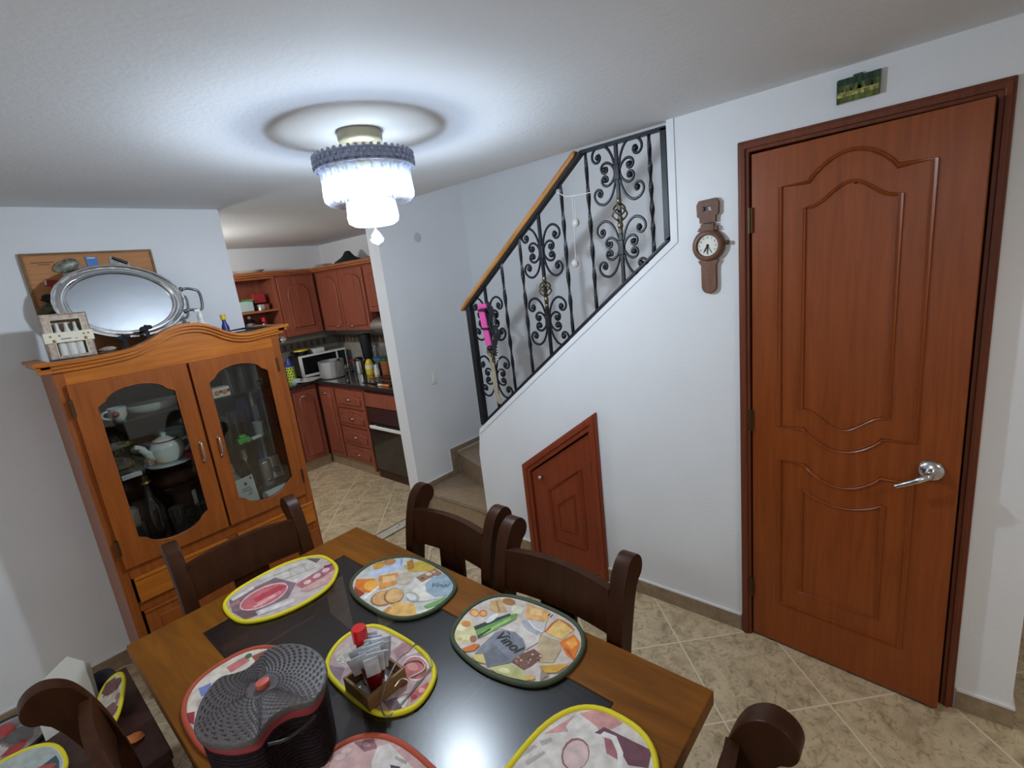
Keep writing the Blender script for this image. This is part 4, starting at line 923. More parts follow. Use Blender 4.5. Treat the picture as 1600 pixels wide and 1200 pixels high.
item('pale_blue_tag', 'pale blue tag pinned right of the red card beside the tray', 'tag', [('tag', 'paleblue_ceramic', MB().box(0.418, 0.445, YB - 0.0165, YB - 0.0125, 1.91, 1.94))], (0.43, YB - 0.013, 1.92))
blob('dark_packet', 'black packet with a white hook below the red card', 'packet', 'black_cloth', (0.347, yb, 1.832), (0.030, 0.010, 0.020), 0.2, seed=5)
blob('olive_packet', 'olive mottled packet at the lower left of the cork board', 'packet', 'olive_bag', (0.335, yb, 1.785), (0.036, 0.012, 0.024), 0.0, seed=6)
# oval silver tray leaning back against the wall
tr = thing('silver_tray', 'large oval silver tray with a side handle leaning on the wall above the cabinet', 'tray', (0.575, 2.88, 1.575))
a_, b_ = 0.245, 0.170
tc_ = Vector((0.583, 2.905, 1.783))
MTy = Matrix.Translation(tc_) @ Matrix.Rotation(math.radians(6.5), 4, 'Y') @ Matrix.Rotation(math.radians(76), 4, 'X')
def oval(mb, prof, mtx, n=64, rib=0.0, nrib=0):
    mb.lathe([(r, z) for r, z in prof], (0, 0, 0), n, mtx=mtx @ Matrix.Diagonal((1, b_ / a_, 1, 1)), rib=rib, nrib=nrib)
m = MB(); oval(m, [(0, 0.0), (a_ * 0.80, 0.0), (a_ * 0.81, -0.005), (0, -0.005)], MTy); trb = m.build('dish', 'brushed_silver', tr)
m = MB(); oval(m, [(a_ * 0.80, 0.0), (a_ * 0.815, 0.002), (a_ * 0.86, 0.016), (a_ * 0.90, 0.017), (a_ * 0.97, 0.012), (a_, 0.018), (a_ * 0.99, 0.010), (a_ * 0.86, 0.006), (a_ * 0.80, -0.005)], MTy); m.build('border', 'polished_silver', tr)
m = MB()
pts = [(a_ * 1.0 * math.cos(t), b_ * 1.0 * math.sin(t), 0.018) for t in [2 * PI * k / 90 for k in range(90)]]
m.tube(pts, [0.0058 + 0.0016 * (k % 3 == 0) for k in range(90)], 6, closed=True, mtx=MTy)
pts = [(a_ * 0.835 * math.cos(t), b_ * 0.835 * math.sin(t), 0.009) for t in [2 * PI * k / 60 for k in range(60)]]
m.tube(pts, 0.003, 6, closed=True, mtx=MTy); m.build('rim', 'polished_silver', tr)
for sx in (1,):
    m = MB(); m.tube(smoothpts([(sx * 0.236, 0.05, 0.018), (sx * 0.258, 0.062, 0.022), (sx * 0.285, 0.058, 0.03), (sx * 0.312, 0.045, 0.032), (sx * 0.318, 0.0, 0.034), (sx * 0.312, -0.045, 0.032), (sx * 0.285, -0.05, 0.03), (sx * 0.262, -0.048, 0.022), (sx * 0.240, -0.05, 0.018)], 4), 0.0065, 8, mtx=MTy)
    m.ball((sx * 0.24, 0.06, 0.02), 0.011, mtx=MTy); m.ball((sx * 0.24, -0.055, 0.02), 0.011, mtx=MTy); m.build('handle', 'dark_silver', tr)
# gift box with candles / bottles behind a window
gb = thing('gift_box', 'patterned box with a window on white bottles and a cream band, left on the cabinet', 'gift box', (0.33, 2.72, 1.58))
MG = Matrix.Translation((0.333, 2.70, 1.577)) @ Matrix.Rotation(math.radians(1.5), 4, 'Y') @ Matrix.Rotation(math.radians(-6), 4, 'X')
m = MB(); m.prism([(-0.075, 0), (0.072, 0), (0.073, 0.183), (-0.075, 0.180)], 'y', 0, 0.004, holes=[[(-0.047, 0.012), (0.047, 0.012), (0.047, 0.158), (-0.047, 0.158)]], mtx=MG)
m.box(-0.075, -0.071, 0, 0.05, 0, 0.18, 0, mtx=MG); m.box(0.069, 0.073, 0, 0.05, 0, 0.182, 0, mtx=MG); m.box(-0.075, 0.073, 0.046, 0.05, 0, 0.182, 0, mtx=MG); m.box(-0.075, 0.073, 0, 0.05, 0.178, 0.183, 0, mtx=MG); m.box(-0.075, 0.073, 0, 0.05, 0, 0.004, 0, mtx=MG)
m.build('carton', 'box_floral', gb)
m = MB(); m.tube([(x, -0.001, z) for x, z in ((-0.048, 0.012), (0.048, 0.012), (0.048, 0.159), (-0.048, 0.159))], 0.003, 4, closed=True, mtx=MG); m.build('window_edge', 'cream_paper', gb)
for k, x in enumerate((-0.028, 0.002, 0.03)):
    m = MB(); m.lathe([(0, 0.008), (0.014, 0.008), (0.016, 0.02), (0.016, 0.10), (0.007, 0.125), (0.006, 0.148), (0, 0.150)], (x, 0.024, 0), 14, mtx=MG); m.build('bottle', 'candle_wax', gb)
m = MB(); m.box(-0.080, 0.078, -0.006, 0.004, 0.066, 0.108, 0.002, mtx=MG)
bd = m.build('band', 'cream_paper', gb)
m = MB()
for x, z, r in ((-0.05, 0.074, 0.006), (0.05, 0.076, 0.006), (-0.058, 0.093, 0.004), (-0.03, 0.094, 0.004), (0.047, 0.094, 0.004), (0.062, 0.095, 0.004), (0.02, 0.078, 0.003)): m.ball((x, -0.006, z), r, (1, 0.4, 1), mtx=MG)
m.build('gold_dot', 'brass', bd)
m = MB(); m.box(-0.028, 0.004, -0.0068, -0.006, 0.078, 0.082, 0, mtx=MG); m.build('print_line', 'paper_print', bd)
# small things on the cornice
blob('white_ribbon', 'small crumpled beige raffia bundle right of the patterned gift box', 'ribbon', 'box_floral', (0.452, 2.76, 1.588), (0.035, 0.025, 0.012), 0, seed=9)
for x, z, lb in ((0.528, 1.622, 'black ribbon bow under the left of the tray rim'), (0.62, 1.65, 'black ribbon bow under the right of the tray rim')):
    m = MB(); m.ball((x - 0.012, 2.80, z), 0.016, (1, 0.6, 0.85)); m.ball((x + 0.012, 2.80, z + 0.006), 0.014, (1, 0.6, 0.8)); m.ball((x, 2.80, z + 0.012), 0.008); m.box(x - 0.008, x + 0.008, 2.795, 2.805, 1.556, z)
    tag(m.build('ribbon_bow', 'black_cloth', origin=(x, 2.8, z)), lb, 'bow', 'black ribbon bows under the tray')
m = MB(); m.lathe([(0, 0), (0.026, 0), (0.028, 0.01), (0.027, 0.075), (0.014, 0.095), (0.012, 0.11), (0, 0.11)], (0.872, 2.86, 1.557), 18)
c_ = MB(); c_.lathe([(0.014, 0.105), (0.014, 0.128), (0.008, 0.135), (0.006, 0.155), (0, 0.16)], (0.872, 2.86, 1.557), 14); c_.box(0.85, 0.874, 2.852, 2.868, 1.697, 1.712, 0.003)
l_ = MB(); l_.lathe([(0.0285, 0.018), (0.0285, 0.05)], (0.872, 2.86, 1.557), 18)
item('spray_bottle', 'white spray bottle with a green label right of the silver tray', 'spray bottle', [('body', 'white_plastic', m), ('spray_head', 'white_plastic', c_), ('green_label', 'green_plastic', l_)], (0.872, 2.86, 1.557))
m = MB(); m.box(0.825, 0.846, 2.88, 2.91, 1.555, 1.655, 0.003); item('white_carton', 'slim white carton left of the spray bottle', 'carton', [('carton', 'white_paper', m)], (0.835, 2.895, 1.555))
m = MB(); m.lathe([(0, 0), (0.017, 0), (0.018, 0.05), (0.009, 0.075), (0.009, 0.09), (0, 0.09)], (0.955, 2.80, 1.556), 16); c_ = MB(); c_.lathe([(0, 0.088), (0.013, 0.088), (0.013, 0.115), (0, 0.115)], (0.955, 2.80, 1.556), 14)
item('glue_bottle', 'small dark bottle with a yellow cap on the right of the cabinet top', 'bottle', [('body', 'navy_plastic', m), ('cap', 'yellow_plastic', c_)], (0.955, 2.80, 1.556))
m = MB(); m.prism([(0.91, 2.72), (1.10, 2.72), (1.10, 2.93), (0.91, 2.93)], 'z', 1.556, 1.566); m.tube([(0.91, 2.72, 1.572), (1.10, 2.72, 1.578), (1.10, 2.93, 1.578), (0.91, 2.93, 1.572)], 0.006, 6, closed=True)
item('dark_flat_tray', 'flat dark tray lying on the right end of the cabinet top', 'tray', [('tray', 'dark_wood', m)], (1.0, 2.82, 1.556))
m = MB(); m.lathe([(0, 0), (0.014, 0.004), (0.017, 0.02), (0.010, 0.034), (0, 0.036)], (0, 0, 0), 16, mtx=Matrix.Translation((1.150, 2.66, 1.50)) @ RY)
m.tube([(1.145, 2.66, 1.535), (1.145, 2.66, 1.50)], 0.003, 6)
item('hanging_bell', 'small silver bell hanging at the right end of the cabinet cornice', 'bell', [('bell', 'steel', m)], (1.15, 2.66, 1.5))

# ------------------------------------------------------------------ dining table
TX0, TX1, TY0, TY1, TZ = 0.130, 0.932, 0.338, 1.812, 0.75
GX0, GX1, GY0, GY1 = 0.295, 0.779, 0.508, 1.660
tb_ = thing('dining_table', 'brown wooden dining table with a dark glass panel in its top', 'table', (0.531, 1.075, 0))
m = MB(); ch_ = 0.018
m.prism([(TX0, TY0), (TX1, TY0), (TX1, TY1), (TX0, TY1)], 'z', TZ - 0.038, TZ, bev=0.004, holes=[[(GX0, GY0), (GX1, GY0), (GX1, GY1), (GX0, GY1)]])
m.build('top_frame', 'table_wood', tb_)
m = MB(); m.box(GX0 + 0.001, GX1 - 0.001, GY0 + 0.001, GY1 - 0.001, TZ - 0.010, TZ - 0.002, 0.0015); m.build('glass_panel', 'table_glass', tb_)
m = MB(); m.prism([(GX0 - 0.012, GY0 - 0.012), (GX1 + 0.012, GY0 - 0.012), (GX1 + 0.012, GY1 + 0.012), (GX0 - 0.012, GY1 + 0.012)], 'z', TZ - 0.05, TZ - 0.037, holes=[[(GX0 + 0.014, GY0 + 0.014), (GX1 - 0.014, GY0 + 0.014), (GX1 - 0.014, GY1 - 0.014), (GX0 + 0.014, GY1 - 0.014)]])
m.prism([(GX0, GY0), (GX1, GY0), (GX1, GY1), (GX0, GY1)], 'z', TZ - 0.036, TZ - 0.0105, holes=[[(GX0 + 0.012, GY0 + 0.012), (GX1 - 0.012, GY0 + 0.012), (GX1 - 0.012, GY1 - 0.012), (GX0 + 0.012, GY1 - 0.012)]])
m.build('glass_ledge', 'dark_wood', tb_)
m = MB(); i2 = 0.10
m.prism([(TX0 + 0.06, TY0 + 0.06), (TX1 - 0.06, TY0 + 0.06), (TX1 - 0.06, TY1 - 0.06), (TX0 + 0.06, TY1 - 0.06)], 'z', TZ - 0.12, TZ - 0.038, holes=[[(TX0 + 0.085, TY0 + 0.085), (TX1 - 0.085, TY0 + 0.085), (TX1 - 0.085, TY1 - 0.085), (TX0 + 0.085, TY1 - 0.085)]])
m.build('apron', 'chair_wood', tb_)
for x in (TX0 + 0.055, TX1 - 0.130):
    for y in (TY0 + 0.055, TY1 - 0.130):
        m = MB(); m.box(x, x + 0.075, y, y + 0.075, 0, TZ - 0.038, 0.004); m.build('leg', 'chair_wood', tb_)

# ------------------------------------------------------------------ place mats
PRINTS = {
 'jug_right': [
  ((205, 192, 182), None),
  ((215, 204, 150), [(0.726, 0.984), (0.765, 1.015), (0.790, 0.982), (0.769, 0.936), (0.724, 0.912), (0.702, 0.947)]),
  ((232, 224, 190), [(0.759, 0.964), (0.753, 0.961), (0.746, 0.962), (0.740, 0.967), (0.738, 0.975), (0.738, 0.984), (0.742, 0.991), (0.748, 0.994), (0.755, 0.993), (0.760, 0.988), (0.763, 0.980), (0.763, 0.971)]),
  ((226, 218, 170), [(0.739, 0.926), (0.733, 0.924), (0.727, 0.925), (0.722, 0.931), (0.719, 0.938), (0.719, 0.946), (0.722, 0.952), (0.727, 0.954), (0.734, 0.953), (0.739, 0.948), (0.742, 0.940), (0.742, 0.932)]),
  ((200, 176, 110), [(0.720, 0.942), (0.717, 0.941), (0.714, 0.941), (0.711, 0.943), (0.710, 0.947), (0.710, 0.952), (0.712, 0.955), (0.715, 0.957), (0.719, 0.957), (0.721, 0.954), (0.723, 0.950), (0.722, 0.946)]),
  ((150, 105, 70), [(0.743, 0.908), (0.737, 0.904), (0.731, 0.904), (0.727, 0.907), (0.726, 0.912), (0.728, 0.919), (0.732, 0.925), (0.737, 0.929), (0.743, 0.929), (0.747, 0.926), (0.749, 0.921), (0.747, 0.914)]),
  ((196, 132, 70), [(0.817, 0.970), (0.810, 0.968), (0.804, 0.972), (0.801, 0.980), (0.802, 0.991), (0.806, 1.001), (0.812, 1.008), (0.820, 1.009), (0.826, 1.005), (0.829, 0.997), (0.828, 0.986), (0.824, 0.976)]),
  ((232, 176, 110), [(0.816, 0.975), (0.812, 0.974), (0.808, 0.977), (0.805, 0.983), (0.806, 0.991), (0.808, 0.998), (0.813, 1.002), (0.818, 1.003), (0.822, 1.000), (0.824, 0.994), (0.824, 0.986), (0.821, 0.979)]),
  ((190, 120, 60), [(0.834, 0.954), (0.828, 0.950), (0.821, 0.950), (0.816, 0.953), (0.814, 0.960), (0.816, 0.968), (0.821, 0.975), (0.827, 0.980), (0.834, 0.980), (0.839, 0.976), (0.841, 0.969), (0.839, 0.961)]),
  ((226, 160, 90), [(0.832, 0.956), (0.827, 0.954), (0.823, 0.954), (0.819, 0.957), (0.818, 0.961), (0.819, 0.967), (0.822, 0.972), (0.827, 0.974), (0.831, 0.974), (0.835, 0.972), (0.836, 0.967), (0.835, 0.961)]),
  ((204, 130, 70), [(0.776, 0.964), (0.770, 0.961), (0.764, 0.962), (0.759, 0.967), (0.757, 0.974), (0.757, 0.982), (0.760, 0.988), (0.766, 0.991), (0.772, 0.990), (0.777, 0.985), (0.780, 0.978), (0.779, 0.970)]),
  ((200, 165, 115), [(0.879, 0.985), (0.905, 0.964), (0.871, 0.909), (0.850, 0.929), (0.848, 0.961)]),
  ((160, 125, 85), [(0.888, 0.971), (0.891, 0.968), (0.861, 0.925), (0.856, 0.929)]),
  ((165, 112, 55), [(0.913, 0.913), (0.906, 0.912), (0.899, 0.916), (0.894, 0.925), (0.892, 0.936), (0.894, 0.947), (0.900, 0.954), (0.908, 0.956), (0.915, 0.951), (0.920, 0.942), (0.921, 0.931), (0.919, 0.920)]),
  ((225, 222, 190), [(0.902, 0.874), (0.893, 0.870), (0.884, 0.870), (0.877, 0.876), (0.875, 0.885), (0.877, 0.894), (0.883, 0.903), (0.892, 0.908), (0.901, 0.907), (0.908, 0.901), (0.910, 0.892), (0.908, 0.882)]),
  ((226, 172, 105), [(0.930, 0.881), (0.937, 0.804), (0.900, 0.783), (0.888, 0.814), (0.879, 0.842), (0.900, 0.863)]),
  ((240, 200, 140), [(0.922, 0.864), (0.931, 0.822), (0.910, 0.813), (0.899, 0.845)]),
  ((60, 50, 40), [(0.920, 0.798), (0.933, 0.798), (0.932, 0.795), (0.919, 0.795)]),
  ((60, 50, 40), [(0.919, 0.789), (0.933, 0.790), (0.932, 0.787), (0.918, 0.786)]),
  ((230, 192, 112), [(0.899, 0.770), (0.929, 0.764), (0.915, 0.702), (0.866, 0.711), (0.864, 0.763)]),
  ((190, 88, 28), [(0.865, 0.768), (0.901, 0.770), (0.931, 0.764), (0.924, 0.761), (0.899, 0.764), (0.864, 0.762)]),
  ((200, 104, 40), [(0.928, 0.761), (0.926, 0.729), (0.915, 0.702), (0.910, 0.703), (0.919, 0.730), (0.923, 0.758)]),
  ((218, 120, 36), [(0.855, 0.711), (0.901, 0.696), (0.885, 0.665), (0.824, 0.644), (0.830, 0.672)]),
  ((190, 80, 24), [(0.847, 0.690), (0.846, 0.675), (0.830, 0.646), (0.825, 0.646)]),
  ((238, 160, 70), [(0.864, 0.698), (0.892, 0.687), (0.876, 0.668), (0.852, 0.671)]),
  ((190, 166, 132), [(0.852, 0.769), (0.859, 0.712), (0.835, 0.692), (0.791, 0.683), (0.772, 0.713), (0.810, 0.751)]),
  ((112, 152, 80), [(0.771, 0.945), (0.833, 0.914), (0.881, 0.877), (0.862, 0.865), (0.791, 0.888), (0.743, 0.904)]),
  ((36, 54, 38), [(0.771, 0.948), (0.817, 0.926), (0.868, 0.897), (0.865, 0.887), (0.810, 0.913), (0.764, 0.934)]),
  ((160, 200, 116), [(0.767, 0.913), (0.854, 0.884), (0.855, 0.876), (0.761, 0.901)]),
  ((36, 60, 40), [(0.750, 0.914), (0.793, 0.904), (0.791, 0.898), (0.746, 0.905)]),
  ((235, 232, 235), [(0.848, 0.924), (0.843, 0.919), (0.833, 0.917), (0.821, 0.917), (0.810, 0.920), (0.803, 0.924), (0.802, 0.930), (0.807, 0.934), (0.817, 0.937), (0.829, 0.937), (0.840, 0.934), (0.847, 0.929)]),
  ((212, 202, 194), [(0.802, 0.885), (0.831, 0.871), (0.857, 0.854), (0.862, 0.839), (0.857, 0.774), (0.825, 0.757), (0.784, 0.769), (0.816, 0.832), (0.810, 0.866)]),
  ((128, 131, 140), [(0.685, 0.815), (0.712, 0.852), (0.698, 0.873), (0.738, 0.879), (0.789, 0.880), (0.809, 0.865), (0.819, 0.835), (0.812, 0.801), (0.792, 0.774), (0.770, 0.769), (0.729, 0.776), (0.690, 0.808)]),
  ((108, 111, 120), [(0.685, 0.815), (0.712, 0.852), (0.752, 0.846), (0.736, 0.783), (0.713, 0.792), (0.690, 0.808)]),
  ((168, 170, 176), [(0.860, 0.844), (0.874, 0.836), (0.863, 0.808), (0.858, 0.776), (0.843, 0.774), (0.842, 0.809), (0.849, 0.831)]),
  ((226, 224, 222), [(0.874, 0.836), (0.876, 0.829), (0.864, 0.799), (0.864, 0.770), (0.858, 0.770), (0.858, 0.799)]),
  ((196, 190, 186), [(0.876, 0.828), (0.898, 0.785), (0.864, 0.768), (0.862, 0.794)]),
  ((118, 78, 62), [(0.734, 0.775), (0.766, 0.769), (0.799, 0.752), (0.793, 0.718), (0.755, 0.723), (0.732, 0.732)]),
  ((215, 196, 176), [(0.748, 0.758), (0.751, 0.759), (0.754, 0.757), (0.754, 0.754), (0.751, 0.753), (0.748, 0.756)]),
  ((190, 160, 140), [(0.756, 0.744), (0.759, 0.745), (0.762, 0.743), (0.762, 0.740), (0.759, 0.739), (0.756, 0.741)]),
  ((90, 56, 46), [(0.758, 0.746), (0.760, 0.746), (0.762, 0.743), (0.762, 0.740), (0.759, 0.740), (0.757, 0.743)]),
  ((150, 104, 84), [(0.747, 0.731), (0.747, 0.734), (0.749, 0.738), (0.752, 0.738), (0.752, 0.736), (0.750, 0.732)]),
  ((90, 56, 46), [(0.783, 0.732), (0.786, 0.733), (0.789, 0.731), (0.789, 0.728), (0.786, 0.727), (0.783, 0.729)]),
  ((190, 160, 140), [(0.755, 0.731), (0.753, 0.732), (0.753, 0.736), (0.755, 0.738), (0.757, 0.737), (0.757, 0.733)]),
  ((190, 160, 140), [(0.793, 0.731), (0.796, 0.732), (0.800, 0.731), (0.800, 0.729), (0.797, 0.727), (0.794, 0.729)]),
  ((150, 104, 84), [(0.746, 0.753), (0.749, 0.755), (0.753, 0.755), (0.755, 0.753), (0.752, 0.751), (0.748, 0.751)]),
  ((150, 104, 84), [(0.780, 0.725), (0.783, 0.725), (0.785, 0.722), (0.784, 0.719), (0.782, 0.719), (0.779, 0.722)]),
  ((190, 160, 140), [(0.754, 0.764), (0.752, 0.765), (0.751, 0.769), (0.753, 0.772), (0.756, 0.770), (0.756, 0.766)]),
  ((150, 104, 84), [(0.732, 0.746), (0.734, 0.747), (0.738, 0.747), (0.739, 0.745), (0.737, 0.743), (0.733, 0.743)]),
  ((150, 104, 84), [(0.775, 0.723), (0.776, 0.726), (0.780, 0.728), (0.783, 0.727), (0.781, 0.724), (0.777, 0.722)]),
  ((90, 56, 46), [(0.764, 0.746), (0.767, 0.746), (0.770, 0.744), (0.770, 0.741), (0.767, 0.741), (0.764, 0.743)]),
  ((215, 196, 176), [(0.779, 0.746), (0.782, 0.746), (0.784, 0.743), (0.784, 0.740), (0.781, 0.740), (0.778, 0.743)]),
  ((90, 56, 46), [(0.771, 0.717), (0.773, 0.719), (0.777, 0.721), (0.779, 0.719), (0.777, 0.717), (0.773, 0.715)]),
  ((190, 160, 140), [(0.791, 0.718), (0.788, 0.719), (0.787, 0.722), (0.788, 0.725), (0.791, 0.725), (0.792, 0.721)]),
  ((150, 104, 84), [(0.733, 0.759), (0.736, 0.760), (0.739, 0.758), (0.739, 0.755), (0.737, 0.754), (0.734, 0.756)]),
  ((150, 104, 84), [(0.744, 0.774), (0.747, 0.775), (0.750, 0.773), (0.750, 0.771), (0.748, 0.769), (0.744, 0.771)]),
  ((190, 160, 140), [(0.739, 0.761), (0.739, 0.764), (0.741, 0.768), (0.744, 0.769), (0.744, 0.766), (0.742, 0.762)]),
  ((215, 196, 176), [(0.760, 0.734), (0.761, 0.736), (0.765, 0.739), (0.768, 0.739), (0.767, 0.736), (0.763, 0.734)]),
  ((190, 160, 140), [(0.789, 0.716), (0.786, 0.717), (0.786, 0.721), (0.788, 0.724), (0.790, 0.723), (0.790, 0.719)]),
  ((215, 196, 176), [(0.788, 0.718), (0.786, 0.720), (0.786, 0.724), (0.788, 0.726), (0.790, 0.725), (0.790, 0.721)]),
  ((192, 188, 122), [(0.686, 0.807), (0.725, 0.773), (0.727, 0.731), (0.708, 0.702), (0.684, 0.766)]),
  ((222, 216, 170), [(0.707, 0.755), (0.703, 0.754), (0.698, 0.758), (0.694, 0.765), (0.692, 0.773), (0.692, 0.780), (0.695, 0.785), (0.699, 0.785), (0.704, 0.781), (0.708, 0.774), (0.710, 0.766), (0.709, 0.759)]),
  ((206, 160, 58), [(0.761, 0.705), (0.809, 0.647), (0.771, 0.655), (0.751, 0.680)]),
  ((150, 132, 122), [(0.752, 0.693), (0.753, 0.667), (0.727, 0.678)]),
  ((214, 170, 90), [(0.727, 0.692), (0.723, 0.691), (0.718, 0.693), (0.714, 0.698), (0.711, 0.704), (0.710, 0.710), (0.712, 0.714), (0.716, 0.714), (0.721, 0.712), (0.725, 0.707), (0.728, 0.701), (0.729, 0.696)]),
  ((214, 196, 120), [(0.689, 0.876), (0.711, 0.853), (0.691, 0.824), (0.683, 0.848)]),
  ((204, 110, 40), [(0.693, 0.914), (0.722, 0.899), (0.731, 0.882), (0.707, 0.881), (0.689, 0.900)]),
 ],
 'jug_left': [
  ((204, 198, 188), None),
  ((188, 200, 226), [(0.742, 1.454), (0.835, 1.463), (0.883, 1.422), (0.851, 1.371), (0.763, 1.427)]),
  ((150, 160, 170), [(0.878, 1.430), (0.881, 1.425), (0.851, 1.388), (0.848, 1.393)]),
  ((214, 118, 36), [(0.714, 1.465), (0.752, 1.407), (0.702, 1.346), (0.667, 1.404)]),
  ((138, 56, 30), [(0.686, 1.433), (0.685, 1.366), (0.659, 1.363), (0.663, 1.393)]),
  ((240, 170, 60), [(0.741, 1.368), (0.730, 1.356), (0.718, 1.352), (0.707, 1.356), (0.700, 1.368), (0.698, 1.385), (0.704, 1.402), (0.714, 1.414), (0.726, 1.419), (0.738, 1.414), (0.745, 1.402), (0.746, 1.385)]),
  ((236, 232, 226), [(0.670, 1.352), (0.735, 1.363), (0.734, 1.354), (0.668, 1.340)]),
  ((206, 150, 60), [(0.826, 1.457), (0.818, 1.447), (0.807, 1.442), (0.796, 1.443), (0.787, 1.450), (0.783, 1.461), (0.786, 1.473), (0.793, 1.483), (0.804, 1.489), (0.816, 1.488), (0.825, 1.481), (0.828, 1.469)]),
  ((190, 130, 70), [(0.858, 1.432), (0.850, 1.425), (0.840, 1.424), (0.830, 1.428), (0.823, 1.438), (0.821, 1.451), (0.824, 1.462), (0.832, 1.470), (0.842, 1.472), (0.852, 1.467), (0.859, 1.456), (0.861, 1.444)]),
  ((216, 146, 74), [(0.768, 1.410), (0.818, 1.362), (0.782, 1.311), (0.721, 1.338)]),
  ((236, 190, 130), [(0.773, 1.394), (0.802, 1.360), (0.783, 1.334), (0.751, 1.362)]),
  ((150, 104, 60), [(0.738, 1.268), (0.724, 1.252), (0.704, 1.247), (0.685, 1.253), (0.671, 1.269), (0.666, 1.291), (0.670, 1.313), (0.684, 1.329), (0.703, 1.335), (0.723, 1.329), (0.738, 1.313), (0.743, 1.290)]),
  ((212, 160, 104), [(0.737, 1.271), (0.724, 1.257), (0.707, 1.253), (0.690, 1.259), (0.677, 1.273), (0.672, 1.292), (0.676, 1.311), (0.688, 1.326), (0.705, 1.331), (0.723, 1.325), (0.737, 1.310), (0.742, 1.290)]),
  ((146, 100, 58), [(0.758, 1.256), (0.745, 1.239), (0.728, 1.230), (0.712, 1.232), (0.700, 1.243), (0.696, 1.262), (0.700, 1.282), (0.713, 1.300), (0.730, 1.310), (0.747, 1.309), (0.760, 1.297), (0.764, 1.277)]),
  ((220, 172, 112), [(0.758, 1.259), (0.746, 1.243), (0.731, 1.236), (0.717, 1.237), (0.706, 1.247), (0.703, 1.264), (0.707, 1.282), (0.718, 1.297), (0.733, 1.306), (0.748, 1.305), (0.759, 1.294), (0.763, 1.277)]),
  ((226, 176, 98), [(0.658, 1.237), (0.713, 1.239), (0.743, 1.181), (0.714, 1.136), (0.667, 1.168)]),
  ((198, 140, 70), [(0.658, 1.237), (0.690, 1.241), (0.691, 1.226), (0.658, 1.217)]),
  ((204, 172, 66), [(0.851, 1.380), (0.932, 1.337), (0.899, 1.255), (0.839, 1.328)]),
  ((170, 120, 50), [(0.873, 1.390), (0.898, 1.386), (0.863, 1.332), (0.845, 1.345)]),
  ((196, 180, 160), [(0.838, 1.304), (0.825, 1.288), (0.808, 1.280), (0.792, 1.282), (0.781, 1.293), (0.776, 1.310), (0.781, 1.328), (0.793, 1.344), (0.810, 1.353), (0.827, 1.352), (0.839, 1.341), (0.843, 1.323)]),
  ((150, 112, 86), [(0.833, 1.286), (0.902, 1.267), (0.896, 1.223), (0.825, 1.233)]),
  ((214, 190, 160), [(0.874, 1.251), (0.870, 1.249), (0.866, 1.250), (0.862, 1.254), (0.860, 1.260), (0.860, 1.266), (0.862, 1.271), (0.866, 1.273), (0.871, 1.272), (0.874, 1.268), (0.877, 1.262), (0.876, 1.256)]),
  ((110, 76, 60), [(0.845, 1.254), (0.842, 1.252), (0.839, 1.253), (0.836, 1.255), (0.834, 1.260), (0.835, 1.264), (0.836, 1.268), (0.839, 1.270), (0.843, 1.269), (0.845, 1.267), (0.847, 1.263), (0.846, 1.258)]),
  ((196, 168, 140), [(0.889, 1.249), (0.886, 1.247), (0.883, 1.247), (0.880, 1.250), (0.879, 1.254), (0.879, 1.259), (0.881, 1.263), (0.884, 1.265), (0.887, 1.264), (0.890, 1.261), (0.891, 1.257), (0.891, 1.253)]),
  ((224, 217, 203), [(0.758, 1.233), (0.822, 1.246), (0.874, 1.234), (0.812, 1.124), (0.769, 1.158), (0.749, 1.196)]),
  ((178, 176, 170), [(0.764, 1.181), (0.755, 1.178), (0.747, 1.184), (0.742, 1.198), (0.742, 1.215), (0.747, 1.231), (0.755, 1.243), (0.764, 1.246), (0.772, 1.239), (0.777, 1.225), (0.777, 1.208), (0.772, 1.191)]),
  ((226, 222, 214), [(0.761, 1.194), (0.755, 1.193), (0.750, 1.197), (0.747, 1.207), (0.747, 1.219), (0.750, 1.231), (0.755, 1.239), (0.761, 1.240), (0.767, 1.235), (0.770, 1.225), (0.770, 1.213), (0.767, 1.202)]),
  ((150, 170, 182), [(0.823, 1.227), (0.862, 1.237), (0.907, 1.206), (0.876, 1.141), (0.828, 1.112), (0.798, 1.146), (0.799, 1.190)]),
  ((112, 162, 92), [(0.750, 1.146), (0.815, 1.119), (0.816, 1.103), (0.749, 1.119)]),
  ((216, 222, 190), [(0.721, 1.145), (0.768, 1.111), (0.756, 1.089), (0.710, 1.116)]),
 ],
 'melon': [
  ((196, 178, 172), None),
  ((206, 197, 188), [(0.521, 1.802), (0.686, 1.756), (0.687, 1.655), (0.647, 1.610), (0.520, 1.682)]),
  ((170, 158, 150), [(0.561, 1.762), (0.672, 1.729), (0.669, 1.722), (0.558, 1.754)]),
  ((170, 158, 150), [(0.555, 1.710), (0.672, 1.670), (0.670, 1.663), (0.552, 1.702)]),
  ((172, 160, 152), [(0.611, 1.754), (0.614, 1.753), (0.592, 1.683), (0.589, 1.684)]),
  ((172, 160, 152), [(0.656, 1.736), (0.660, 1.734), (0.640, 1.667), (0.637, 1.668)]),
  ((98, 88, 84), [(0.682, 1.762), (0.715, 1.707), (0.688, 1.693)]),
  ((132, 106, 112), [(0.406, 1.754), (0.557, 1.741), (0.584, 1.636), (0.527, 1.576), (0.426, 1.606), (0.387, 1.673)]),
  ((112, 84, 88), [(0.387, 1.673), (0.434, 1.627), (0.430, 1.578), (0.396, 1.591)]),
